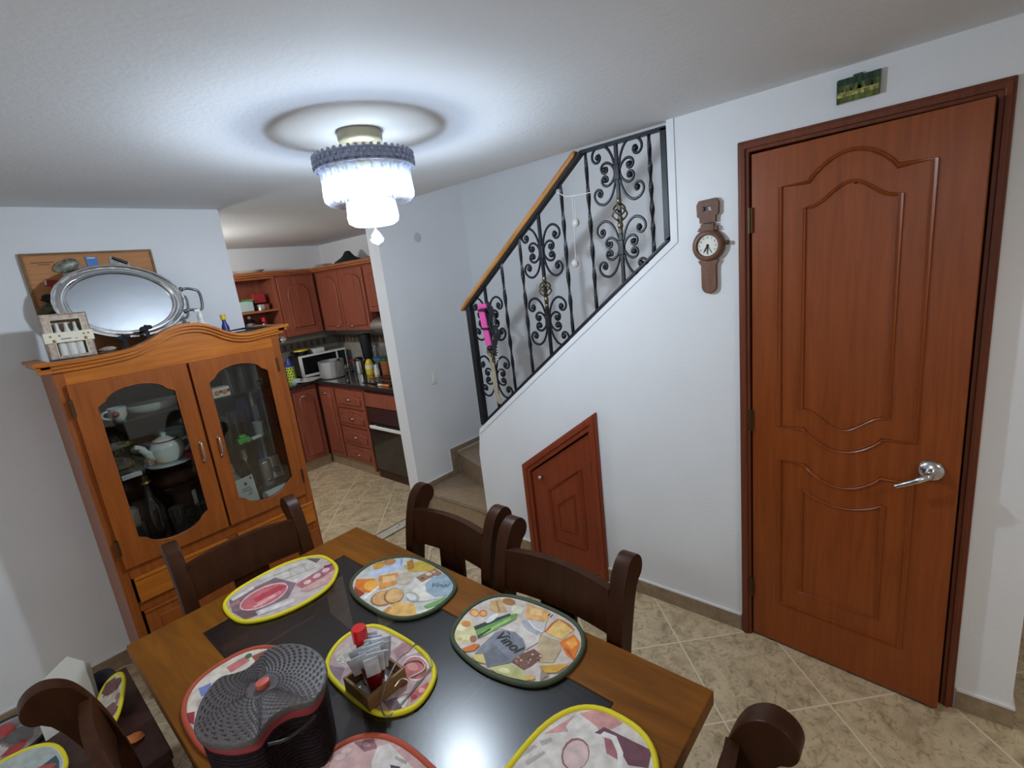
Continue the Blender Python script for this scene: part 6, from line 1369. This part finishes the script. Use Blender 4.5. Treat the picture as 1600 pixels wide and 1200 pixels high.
loosemat('red and grey spare placemat at the back left of the low stool', (-0.20, 2.17, ST + 0.03), 0.12, 0.085, (0.25, 0.08, 0.3), 'black_cloth', [(150, 140, 136), (160, 60, 60), (110, 110, 110), (190, 180, 170)], 1)
loosemat('yellow-edged teal and red spare placemat at the front left of the low stool', (-0.19, 1.93, ST + 0.035), 0.12, 0.10, (0.25, 0.08, 0.1), 'yellow_trim', [(170, 176, 170), (170, 80, 66), (70, 140, 140), (60, 80, 90), (220, 214, 200)], 2)
loosemat('yellow-edged cream spare placemat tilted behind the left chair post', (0.060, 2.03, ST + 0.045), 0.048, 0.115, (0.22, -0.45, -0.35), 'yellow_trim', [(220, 212, 190), (150, 110, 104), (200, 190, 170), (120, 84, 80)], 3)
m = MB(); MX_ = slant((-0.015, 2.12, ST + 0.001), 0, 0, (-0.10, 0.0, 0.25))
for k in range(3): m.prism([(-0.09 + 0.012 * k, 0), (0.055 + 0.008 * k, 0), (0.062 + 0.010 * k, 0.17 - 0.014 * k), (0.03, 0.215 - 0.02 * k), (-0.085, 0.17 - 0.012 * k)], 'y', 0.012 * k, 0.012 * k + 0.003, mtx=MX_)
tag(m.build('papers', 'white_paper', origin=(-0.02, 2.1, ST)), 'white papers standing on the stool behind the left chair post', 'papers')
blob('dark_net_bag', 'dark mesh bag standing behind the white papers on the stool', 'bag', 'black_cloth', (0.062, 2.21, ST + 0.038), (0.05, 0.04, 0.035), 0, seed=12)
blob('toy_figure', 'small teal and orange cloth lying by the stool edge behind the chair', 'cloth', 'orange_plastic', (0.080, 1.84, ST + 0.011), (0.028, 0.022, 0.011), 0.3, seed=13)

# ------------------------------------------------------------------ kitchen
KF, KB = 2.30, 4.68      # fronts of the right and back runs
CT = 0.885
def arch_panel(m, fw, w0, w1, z0, z1, arch=0.05):
    """raised arched panel: fw(u,z,d) maps to world; built as prism list of pts"""
    um = (w0 + w1) / 2
    P = [(w0, z0), (w1, z0), (w1, z1 - arch)] + [(um + (w1 - w0) / 2 * math.cos(math.radians(t)), z1 - arch + arch * math.sin(math.radians(t))) for t in range(15, 180, 15)] + [(w0, z1 - arch)]
    return P
def kdoor(parent, ax, front, u0, u1, z0, z1, knob=None, arch=0.05, name='door', inset=0.045, bar=None, matn='kitchen_wood'):
    """door on a run; ax 'x': front plane x=front facing -x, u along y; ax 'y': front plane y=front facing -y, u along x"""
    m = MB(); P = arch_panel(m, None, u0 + inset, u1 - inset, z0 + inset, z1 - inset, arch)
    R0 = [(u0, z0), (u1, z0), (u1, z1), (u0, z1)]
    m.prism(R0, ax, front - 0.0, front + 0.018, bev=0.003)
    m.prism(P, ax, front - 0.012, front + 0.002, bev=0.009)
    d = m.build(name, matn, parent)
    if knob:
        u, z = knob; c = (front - 0.028, u, z) if ax == 'x' else (u, front - 0.028, z)
        def pt(du, dd): return (front - dd, u + du, z) if ax == 'x' else (u + du, front - dd, z)
        m = MB(); m.tube(smoothpts([pt(-0.035, 0.004), pt(-0.03, 0.022), pt(0, 0.03), pt(0.03, 0.022), pt(0.035, 0.004)], 4), 0.0055, 8); m.build('handle', 'steel', d)
    return d
# base units
bu = thing('kitchen_base_unit', 'red-brown base cupboard of the kitchen back run, left of the corner', 'cupboard', (1.8, 4.95, 0))
m = MB(); m.box(1.20, 2.288, KB + 0.02, 5.215, 0.10, CT - 0.035); m.build('carcass', 'kitchen_wood', bu)
m = MB(); m.box(1.20, 2.30, KB + 0.02, KB + 0.05, 0, 0.10); m.build('toe_kick', 'stair_tile', bu)
kdoor(bu, 'y', KB, 2.035, 2.275, 0.105, 0.815, (2.14, 0.765), 0.06); kdoor(bu, 'y', KB, 1.76, 2.025, 0.105, 0.815, (1.90, 0.765), 0.06); kdoor(bu, 'y', KB, 1.22, 1.75, 0.105, 0.815, (1.5, 0.765), 0.06)
cu_ = thing('corner_base_unit', 'narrow red-brown corner cupboard with an arched door in the kitchen', 'cupboard', (2.6, 4.55, 0))
m = MB(); m.box(KF + 0.02, 2.895, 4.385, 5.215, 0.10, CT - 0.035); m.build('carcass', 'kitchen_wood', cu_)
m = MB(); m.box(KF + 0.02, KF + 0.05, 4.385, 4.73, 0, 0.10); m.build('toe_kick', 'stair_tile', cu_)
kdoor(cu_, 'x', KF, 4.395, 4.672, 0.105, 0.815, (4.55, 0.765), 0.06)
du = thing('drawer_unit', 'red-brown kitchen unit with four stacked drawers', 'drawer unit', (2.6, 4.13, 0))
m = MB(); m.box(KF + 0.02, 2.895, 3.875, 4.38, 0.10, CT - 0.035); m.build('carcass', 'kitchen_wood', du)
m = MB(); m.box(KF + 0.02, KF + 0.05, 3.875, 4.38, 0, 0.10); m.build('toe_kick', 'stair_tile', du)
for z0, z1 in ((0.64, 0.815), (0.455, 0.63), (0.27, 0.445), (0.105, 0.26)): kdoor(du, 'x', KF, 3.905, 4.365, z0, z1, (4.13, (z0 + z1) / 2 + 0.005), 0.05, 'drawer', 0.035)
m = MB(); m.box(KF - 0.004, KF + 0.02, 3.875, 3.90, 0.05, 0.815, 0.003); m.build('side_post', 'kitchen_wood', du)
ov = thing('oven', 'dark built-in oven with a pale bar handle under the kitchen worktop', 'oven', (2.6, 3.5, 0))
m = MB(); m.box(KF + 0.02, 2.895, 3.16, 3.86, 0.0, CT - 0.035); m.build('housing', 'dark_wood', ov)
m = MB(); m.box(KF, KF + 0.02, 3.16, 3.86, 0.69, 0.815, 0.003); m.build('top_panel', 'kitchen_wood', ov)
m = MB(); m.box(KF - 0.004, KF + 0.02, 3.18, 3.835, 0.545, 0.685, 0.003); m.build('control_panel', 'oven_body', ov)
m = MB(); m.box(KF - 0.012, KF + 0.02, 3.18, 3.835, 0.10, 0.54, 0.005); od = m.build('oven_door', 'oven_glass', ov)
m = MB(); m.box(KF - 0.045, KF - 0.030, 3.22, 3.79, 0.505, 0.535, 0.005); m.box(KF - 0.032, KF - 0.01, 3.74, 3.76, 0.51, 0.53); m.box(KF - 0.032, KF - 0.01, 3.25, 3.27, 0.51, 0.53); m.build('handle', 'white_plastic', od)
# worktop
m = MB(); m.prism([(1.20, 5.215), (1.20, KB - 0.02), (KF - 0.02, KB - 0.02), (KF - 0.02, 3.15), (2.898, 3.15), (2.898, 5.215)], 'z', CT - 0.033, CT, bev=0.006)
tag(m.build('kitchen_worktop', 'stone_counter'), 'dark polished stone worktop running around the kitchen corner', 'worktop')
# splashback
m = MB(); m.use('backsplash').box(2.892, 2.899, 3.10, 5.215, CT, 1.34); m.use('backsplash').box(1.2, 2.892, 5.212, 5.2185, CT, 1.34)
m.use('stone_border').box(2.888, 2.893, 3.10, 5.21, 1.155, 1.245); m.box(1.2, 2.89, 5.208, 5.213, 1.155, 1.245)
m.use('border_tile')
for k in range(28):
    m.box(2.885, 2.889, 3.12 + k * 0.073, 3.155 + k * 0.073, 1.170, 1.230)
for k in range(20): m.box(1.3 + k * 0.075, 1.335 + k * 0.075, 5.205, 5.209, 1.170, 1.230)
o = m.build('trim_splashback', None, smooth=False); struct(o)
# wall units
UF, UB, UZ0, UZ1 = 2.585, 4.86, 1.335, 1.93
wu = thing('wall_cupboard', 'red-brown wall cupboard with an arched door in the kitchen corner', 'wall cupboard', (2.4, 5.03, UZ0))
m = MB(); m.box(2.19, 2.585, UB + 0.02, 5.215, UZ0, UZ1); m.build('carcass', 'kitchen_wood', wu)
d_ = kdoor(wu, 'y', UB, 2.20, 2.572, UZ0, UZ1 - 0.02, None, 0.10, inset=0.075)
m = MB(); m.box(2.255, 2.50, UB - 0.006, UB + 0.002, UZ0 + 0.058, UZ0 + 0.068, 0.002); m.build('bottom_rail', 'kitchen_trim_wood', d_)
os_ = thing('open_shelf_unit', 'open red-brown shelf unit left of the arched wall cupboard', 'shelf unit', (1.75, 5.03, UZ0))
m = MB(); m.box(1.30, 2.188, 5.195, 5.212, UZ0, UZ1); m.build('back_panel', 'kitchen_wood', os_)
for z in (UZ0, 1.605, UZ1 - 0.02):
    m = MB(); m.box(1.30, 2.17, UB + 0.01, 5.195, z, z + 0.018); m.build('shelf', 'kitchen_trim_wood', os_)
for x in (1.30, 2.17): m = MB(); m.box(x, x + 0.018, UB + 0.01, 5.195, UZ0, UZ1); m.build('side_panel', 'kitchen_wood', os_)
w2 = thing('wall_cupboard', 'red-brown wall cupboard with two plain doors on the kitchen right wall', 'wall cupboard', (2.74, 4.4, UZ0))
m = MB(); m.box(UF + 0.02, 2.898, 3.985, 5.215, UZ0, UZ1); m.build('carcass', 'kitchen_wood', w2)
kdoor(w2, 'x', UF, 4.425, 4.82, UZ0, UZ1 - 0.02, (4.56, UZ0 + 0.045), 0.08); kdoor(w2, 'x', UF, 4.0, 4.415, UZ0, UZ1 - 0.02, (4.30, UZ0 + 0.045), 0.08)
w3 = thing('hood_cupboard', 'short red-brown cupboard above the cooker hood', 'wall cupboard', (2.74, 3.6, 1.5))
m = MB(); m.box(UF + 0.02, 2.898, 3.15, 3.98, 1.50, UZ1); m.build('carcass', 'kitchen_wood', w3); kdoor(w3, 'x', UF, 3.16, 3.975, 1.50, UZ1 - 0.02, None, 0.06)
m = MB()
CP = [(1.28, UB - 0.02), (UF - 0.03, UB - 0.02), (UF - 0.03, 3.15), (2.898, 3.15), (2.898, 5.212), (1.28, 5.212)]
m.prism(CP, 'z', UZ1, UZ1 + 0.018); m.prism([(1.27, UB - 0.045), (UF - 0.055, UB - 0.045), (UF - 0.055, 3.15), (2.898, 3.15), (2.898, 5.212), (1.27, 5.212)], 'z', UZ1 + 0.018, UZ1 + 0.042, bev=0.004)
tag(m.build('cupboard_cornice', 'kitchen_trim_wood'), 'wooden cornice running along the top of the kitchen wall cupboards', 'cornice')
m = MB(); m.lathe([(0, 0.0), (0.05, 0.004), (0.085, 0.02), (0.10, 0.05), (0.10, 0.64), (0, 0.66)], (0, 0, 0), 28, mtx=Matrix.Translation((2.66, 3.975, 1.375)) @ Matrix.Rotation(PI / 2, 4, 'X') @ Matrix.Diagonal((1.3, 0.72, 1, 1)))
hd_ = thing('cooker_hood', 'rounded silver cooker hood under the kitchen wall cupboard', 'hood', (2.7, 3.63, 1.3)); m.build('hood_body', 'aluminium', hd_)
m = MB(); m.box(2.60, 2.612, 3.968, 3.985, 1.345, 1.40, 0.003, mtx=Matrix.Translation((2.606, 3.975, 1.37)) @ Matrix.Rotation(0.6, 4, 'Y') @ Matrix.Translation((-2.606, -3.975, -1.37))); m.build('switch', 'black_plastic', hd_)

# ---- things in the kitchen
KG = 'things on the kitchen worktop'
pot = thing('cooking_pot', 'large aluminium cooking pot on the kitchen worktop in front of the microwave', 'pot', (2.44, 4.60, CT))
pcx, pcy = 2.445, 4.60
m = MB(); m.lathe([(0, 0), (0.112, 0), (0.122, 0.01), (0.122, 0.168), (0.126, 0.172), (0.119, 0.172), (0.117, 0.012), (0, 0.008)], (pcx, pcy, CT), 36); m.build('pot_body', 'aluminium', pot)
m = MB(); m.ball((pcx + 0.02, pcy - 0.115, CT + 0.178), 0.014, (1, 1, 0.8)); m.ball((pcx + 0.11, pcy + 0.04, CT + 0.15), 0.02); m.build('side_grip', 'black_plastic', pot)
mw = thing('microwave', 'microwave oven with a pale door frame on the kitchen worktop corner', 'microwave', (2.56, 5.04, CT))
MM = Matrix.Translation((2.545, 4.93, CT)) @ Matrix.Rotation(-0.05, 4, 'Z')
m = MB(); m.box(-0.255, 0.255, 0.004, 0.26, 0.012, 0.225, 0.006, mtx=MM); m.build('housing', 'black_plastic', mw)
m = MB(); m.prism([(-0.258, 0.008), (0.258, 0.008), (0.258, 0.232), (-0.258, 0.232)], 'y', -0.012, 0.004, holes=[[(-0.228, 0.032), (0.148, 0.032), (0.148, 0.212), (-0.228, 0.212)]], mtx=MM); fr_ = m.build('door_frame', 'white_plastic', mw)
m = MB(); m.box(-0.232, 0.152, -0.006, 0.002, 0.028, 0.216, 0, mtx=MM); m.build('door_window', 'black_enamel', mw)
m = MB(); m.box(0.160, 0.248, -0.0135, -0.011, 0.03, 0.212, 0, mtx=MM); m.build('control_panel', 'black_plastic', mw)
m = MB(); m.box(0.150, 0.158, -0.026, -0.010, 0.05, 0.20, 0.003, mtx=MM); m.build('handle', 'white_plastic', mw)
item('black_pan', 'black pan stored on the left of the microwave top', 'pan', [('pan', 'black_enamel', MB().lathe([(0, 0), (0.085, 0), (0.10, 0.05), (0.092, 0.05), (0, 0.008)], (2.36, 5.02, CT + 0.226), 26))], (2.36, 5.02, CT + 0.226))
item('yellow_lid', 'yellow lid resting on the black pan', 'lid', [('lid', 'yellow_plastic', MB().lathe([(0, 0.0), (0.075, 0.0), (0.07, 0.012), (0, 0.02)], (2.36, 5.0, CT + 0.277), 24))], (2.36, 5.0, CT + 0.277))
item('white_container', 'white container on the middle of the microwave top', 'container', [('box', 'white_plastic', MB().box(2.47, 2.60, 4.96, 5.08, CT + 0.226, CT + 0.275, 0.008))], (2.53, 5.02, CT + 0.226))
item('grey_baking_tray', 'grey baking tray on the right of the microwave top', 'tray', [('tray', 'aluminium', MB().box(2.615, 2.79, 4.93, 5.12, CT + 0.226, CT + 0.240, 0.003))], (2.7, 5.03, CT + 0.226))
m = MB(); m.lathe([(0, 0.0), (0.095, 0.004), (0.115, 0.016), (0.112, 0.018), (0, 0.008)], (2.235, 4.735, CT), 28); item('white_plate', 'white plate lying on the worktop left of the pot', 'plate', [('plate', 'white_ceramic', m)], (2.235, 4.735, CT))
item('cup_saucer', 'small white dish lying in front of the cooking pot', 'dish', [('dish', 'white_ceramic', MB().lathe([(0, 0), (0.03, 0.002), (0.04, 0.012), (0, 0.006)], (2.335, 4.70, CT), 20, sx=0.8))], (2.335, 4.70, CT))
sbt = thing('dish_soap_bottle', 'bottle with a blue top and a lime net sleeve at the worktop left', 'bottle', (2.165, 4.90, CT))
m = MB(); m.lathe([(0, 0), (0.038, 0), (0.042, 0.015), (0.040, 0.155), (0, 0.155)], (2.165, 4.90, CT), 20); m.build('lime_sleeve', 'lime_mesh', sbt)
m = MB()
for r in range(5):
    for k in range(10):
        a = 2 * PI * k / 10 + r * 0.3; m.ball((2.165 + 0.041 * math.cos(a), 4.90 + 0.041 * math.sin(a), CT + 0.03 + r * 0.027), 0.0075, n=6)
m.build('black_dot', 'black_plastic', sbt)
m = MB(); m.lathe([(0.039, 0.155), (0.039, 0.195), (0.018, 0.225), (0.014, 0.245), (0, 0.247)], (2.165, 4.90, CT), 20); m.build('blue_top', 'navy_plastic', sbt)
item('soap_dish', 'pale green bowl in front of the lime-sleeved bottle', 'bowl', [('bowl', 'paleblue_ceramic', MB().lathe([(0, 0), (0.04, 0), (0.05, 0.035), (0.045, 0.035), (0, 0.008)], (2.15, 4.79, CT), 20))], (2.15, 4.79, CT))
# back towards the hob
item('red_lid_jar', 'clear jar with a red lid right of the cooking pot', 'jar', [('jar', 'clear_glass', MB().lathe([(0, 0), (0.045, 0), (0.045, 0.095), (0.035, 0.11)], (2.70, 4.61, CT), 20)), ('red_lid', 'red_card', MB().lathe([(0, 0.105), (0.04, 0.105), (0.04, 0.125), (0, 0.127)], (2.70, 4.61, CT), 20))], (2.70, 4.61, CT))
item('salt_jar', 'small glass jar with silver lid next to the cooking pot', 'jar', [('jar', 'clear_glass', MB().lathe([(0, 0), (0.03, 0), (0.03, 0.07), (0, 0.07)], (2.62, 4.66, CT), 16)), ('lid', 'steel', MB().lathe([(0, 0.07), (0.031, 0.07), (0.031, 0.088), (0, 0.09)], (2.62, 4.66, CT), 16))], (2.62, 4.66, CT))
item('thermos', 'silver thermos flask with a black lid in front of the black blender', 'thermos', [('body', 'polished_silver', MB().lathe([(0, 0), (0.048, 0), (0.050, 0.01), (0.043, 0.13), (0, 0.13)], (2.655, 4.43, CT), 24)), ('black_lid', 'black_plastic', MB().lathe([(0.044, 0.13), (0.044, 0.15), (0.03, 0.165), (0, 0.167)], (2.655, 4.43, CT), 20))], (2.655, 4.43, CT))
item('blender', 'tall black blender against the kitchen tiles under the wall cupboard', 'blender', [('base', 'black_plastic', MB().lathe([(0, 0), (0.06, 0), (0.055, 0.10), (0.045, 0.12), (0, 0.12)], (2.77, 4.43, CT), 20)), ('jug', 'black_plastic', MB().lathe([(0.035, 0.12), (0.05, 0.14), (0.06, 0.36), (0.06, 0.38), (0, 0.39)], (2.77, 4.43, CT), 20))], (2.77, 4.43, CT))
item('tall_glass_jar', 'tall clear glass jar right of the black blender', 'jar', [('jar', 'clear_glass', MB().lathe([(0, 0), (0.045, 0), (0.048, 0.24), (0.03, 0.27)], (2.80, 4.30, CT), 20))], (2.80, 4.30, CT))
item('oil_bottle', 'yellow cooking oil bottle on the worktop by the hob', 'bottle', [('body', 'yellow_plastic', MB().lathe([(0, 0), (0.042, 0), (0.045, 0.02), (0.042, 0.10), (0.03, 0.13), (0.018, 0.15), (0, 0.15)], (2.66, 4.26, CT), 20)), ('label_band', 'cream_paper', MB().lathe([(0.0452, 0.055), (0.0445, 0.095)], (2.66, 4.26, CT), 20))], (2.66, 4.26, CT))
item('blue_lid_tub', 'clear tub with a wide blue lid behind the oil bottle', 'tub', [('tub', 'smoke_glass', MB().lathe([(0, 0), (0.065, 0), (0.075, 0.13), (0.07, 0.13), (0.06, 0.01)], (2.76, 4.19, CT), 22)), ('blue_lid', 'blue_card', MB().lathe([(0, 0.13), (0.078, 0.13), (0.078, 0.15), (0, 0.155)], (2.76, 4.19, CT), 22))], (2.76, 4.19, CT))
item('white_jar', 'small white bottle with a white cap in front of the blue-lidded tub', 'bottle', [('body', 'cream_paper', MB().lathe([(0, 0), (0.027, 0), (0.027, 0.05), (0.018, 0.065), (0, 0.065)], (2.655, 4.14, CT), 16)), ('cap', 'white_plastic', MB().lathe([(0, 0.065), (0.021, 0.065), (0.021, 0.10), (0, 0.102)], (2.655, 4.14, CT), 16))], (2.655, 4.14, CT))
item('brown_canister', 'brown canister with a dark lid at the right end of the worktop jars', 'canister', [('body', 'kitchen_trim_wood', MB().lathe([(0, 0), (0.06, 0), (0.066, 0.14), (0, 0.14)], (2.70, 4.01, CT), 22)), ('dark_lid', 'dark_green', MB().lathe([(0, 0.14), (0.068, 0.14), (0.066, 0.175), (0, 0.178)], (2.70, 4.01, CT), 22))], (2.70, 4.01, CT))
hb_ = thing('gas_hob', 'dark gas hob with black pan grates set into the worktop', 'hob', (2.55, 3.75, CT))
m = MB(); m.box(2.36, 2.82, 3.35, 3.95, CT, CT + 0.008, 0.003); m.build('hob_plate', 'black_enamel', hb_)
for y in (3.52, 3.80):
    for x in (2.47, 2.69):
        m = MB(); m.cyl((x, y), 0.035, CT + 0.008, CT + 0.02, 16); m.build('burner', 'dark_silver', hb_)
m = MB()
for y in (3.45, 3.56, 3.74, 3.85): m.box(2.40, 2.78, y - 0.004, y + 0.004, CT + 0.026, CT + 0.034)
for x in (2.41, 2.58, 2.77): m.box(x - 0.004, x + 0.004, 3.40, 3.90, CT + 0.026, CT + 0.034); m.box(x - 0.004, x + 0.004, 3.40, 3.408, CT + 0.008, CT + 0.03); m.box(x - 0.004, x + 0.004, 3.89, 3.898, CT + 0.008, CT + 0.03)
m.build('pan_grate', 'border_tile', hb_)
item('lighter', 'small orange and white gas lighter at the worktop front edge', 'lighter', [('body', 'orange_plastic', MB().box(2.325, 2.345, 3.50, 3.60, CT, CT + 0.02, 0.005)), ('white_tip', 'white_plastic', MB().box(2.328, 2.342, 3.60, 3.66, CT + 0.002, CT + 0.018, 0.003))], (2.335, 3.56, CT))
# on top of the wall units
zt = UZ1 + 0.042
item('stacked_platter', 'pale oval platter lying on top of the kitchen shelf unit', 'platter', [('platter', 'white_ceramic', MB().lathe([(0, 0), (0.10, 0), (0.145, 0.03), (0.14, 0.033), (0, 0.012)], (2.02, 5.0, zt), 28, sy=0.7))], (2.02, 5.0, zt))
m = MB(); m.lathe([(0.0, 0.0), (0.17, 0.0), (0.165, 0.02), (0.13, 0.035), (0.085, 0.055), (0.06, 0.075), (0.03, 0.11), (0.012, 0.115), (0, 0.11)], (2.73, 4.40, zt), 24, sx=0.75); item('black_hat', 'black pointed hat-like bundle on top of the kitchen cupboards', 'hat', [('hat', 'black_cloth', m)], (2.73, 4.40, zt))
item('grey_cloth', 'folded grey cloth on the cupboard top left of the black hat', 'cloth', [('cloth', 'window_film', MB().box(2.62, 2.74, 4.72, 4.86, zt, zt + 0.03, 0.01))], (2.68, 4.79, zt))
# in the open shelf
z1_ = 1.623
item('red_box', 'dark red box on the upper open kitchen shelf', 'box', [('box', 'red_card', MB().box(2.0, 2.12, 4.99, 5.10, z1_ + 0.07, z1_ + 0.16, 0.006))], (2.06, 5.04, z1_ + 0.07))
item('steel_pan', 'steel lidded pan under the dark red box on the open shelf', 'pan', [('pan', 'polished_silver', MB().lathe([(0, 0), (0.07, 0), (0.075, 0.055), (0.08, 0.058), (0, 0.069)], (2.075, 5.02, z1_), 24))], (2.075, 5.02, z1_))
item('blue_tub', 'pale blue plastic tub at the left of the upper open shelf', 'tub', [('tub', 'paleblue_ceramic', MB().box(1.84, 1.985, 4.96, 5.10, z1_, z1_ + 0.10, 0.01)), ('green_lid', 'green_plastic', MB().box(1.93, 1.99, 4.95, 5.1, z1_ + 0.10, z1_ + 0.115, 0.004))], (1.91, 5.03, z1_))
item('white_mug', 'white mug on the lower open kitchen shelf', 'mug', [('mug', 'white_ceramic', MB().lathe([(0, 0), (0.035, 0), (0.04, 0.09), (0.036, 0.09), (0.03, 0.01), (0, 0.01)], (1.955, 4.98, UZ0 + 0.018), 18, ))], (1.955, 4.98, UZ0 + 0.018))
item('dark_jar', 'dark jar with a pale knob on the lower open shelf', 'jar', [('jar', 'dark_silver', MB().lathe([(0, 0), (0.06, 0), (0.065, 0.16), (0.03, 0.19), (0, 0.20)], (1.96, 5.08, UZ0 + 0.018), 20)), ('knob', 'white_plastic', MB().ball((1.96, 5.08, UZ0 + 0.232), 0.017))], (1.96, 5.08, UZ0 + 0.018))
item('red_cap_bottle', 'bottle with a red cap on the lower open kitchen shelf', 'bottle', [('body', 'smoke_glass', MB().lathe([(0, 0), (0.03, 0), (0.03, 0.13), (0.015, 0.16), (0, 0.16)], (2.05, 4.98, UZ0 + 0.018), 18)), ('cap', 'red_plastic', MB().lathe([(0, 0.16), (0.02, 0.16), (0.02, 0.20), (0, 0.202)], (2.05, 4.98, UZ0 + 0.018), 18))], (2.05, 4.98, UZ0 + 0.018))

# ------------------------------------------------------------------ light
def light(name, kind, loc, energy, col, **kw):
    l = bpy.data.lights.new(name, kind); l.energy = energy; l.color = col
    for k, v in kw.items(): setattr(l, k, v)
    o = bpy.data.objects.new(name, l); COL.objects.link(o); o.location = loc; return o
COOL = (0.79, 0.90, 1.0)
bulb.visible_shadow = True
light('bulb_light', 'POINT', (CX, CY, 1.975), 43, COOL, shadow_soft_size=0.03)
for k in range(3):
    a = 2 * PI * k / 3
    ul = light('bulb_upper_light', 'POINT', (CX + 0.05 * math.cos(a), CY + 0.05 * math.sin(a), 2.044), 0.62, COOL, shadow_soft_size=0.012)
k = light('kitchen_lamp', 'POINT', (1.0, 4.2, 2.0), 22, (1.0, 0.98, 0.93), shadow_soft_size=0.06)
u = light('upstairs_lamp', 'POINT', (2.5, 1.6, 3.6), 2.2, (1.0, 0.96, 0.9), shadow_soft_size=0.12)
l2 = light('left_fill_light', 'AREA', (-1.25, 0.6, CZ - 0.03), 13, (0.93, 0.97, 1.0), shape='DISK', size=0.6)  # unseen fill, added to lift the shadows on the left and back wall
light('warm_fill_light', 'AREA', (0.9, -1.3, CZ - 0.03), 9.5, (1.0, 0.88, 0.76), shape='DISK', size=0.5)  # unseen warm fill, added to brighten the floor and door side
w = bpy.data.worlds.new('world'); SC.world = w; w.use_nodes = True
w.node_tree.nodes['Background'].inputs['Color'].default_value = (0.8, 0.88, 1, 1); w.node_tree.nodes['Background'].inputs['Strength'].default_value = 0.3

# ------------------------------------------------------------------ camera
cam = bpy.data.cameras.new('camera'); co = bpy.data.objects.new('camera', cam); COL.objects.link(co)
cam.sensor_width = 36; cam.lens = 36 * 768.36 / 1600; cam.clip_start = 0.02
co.matrix_world = Matrix.Translation((0, 0, 1.72)) @ (Matrix.Rotation(-0.83680413, 4, 'Z') @ Matrix.Rotation(PI / 2 - 0.22501052, 4, 'X') @ Matrix.Rotation(-0.11641087, 4, 'Z'))
SC.camera = co
SC.view_settings.view_transform = 'Standard'; SC.view_settings.look = 'None'; SC.view_settings.gamma = 1; SC.view_settings.exposure = 0.45
SC.cycles.max_bounces = 10; SC.cycles.transparent_max_bounces = 24; SC.cycles.caustics_reflective = False; SC.cycles.caustics_refractive = False
SC.cycles.sample_clamp_indirect = 4.0
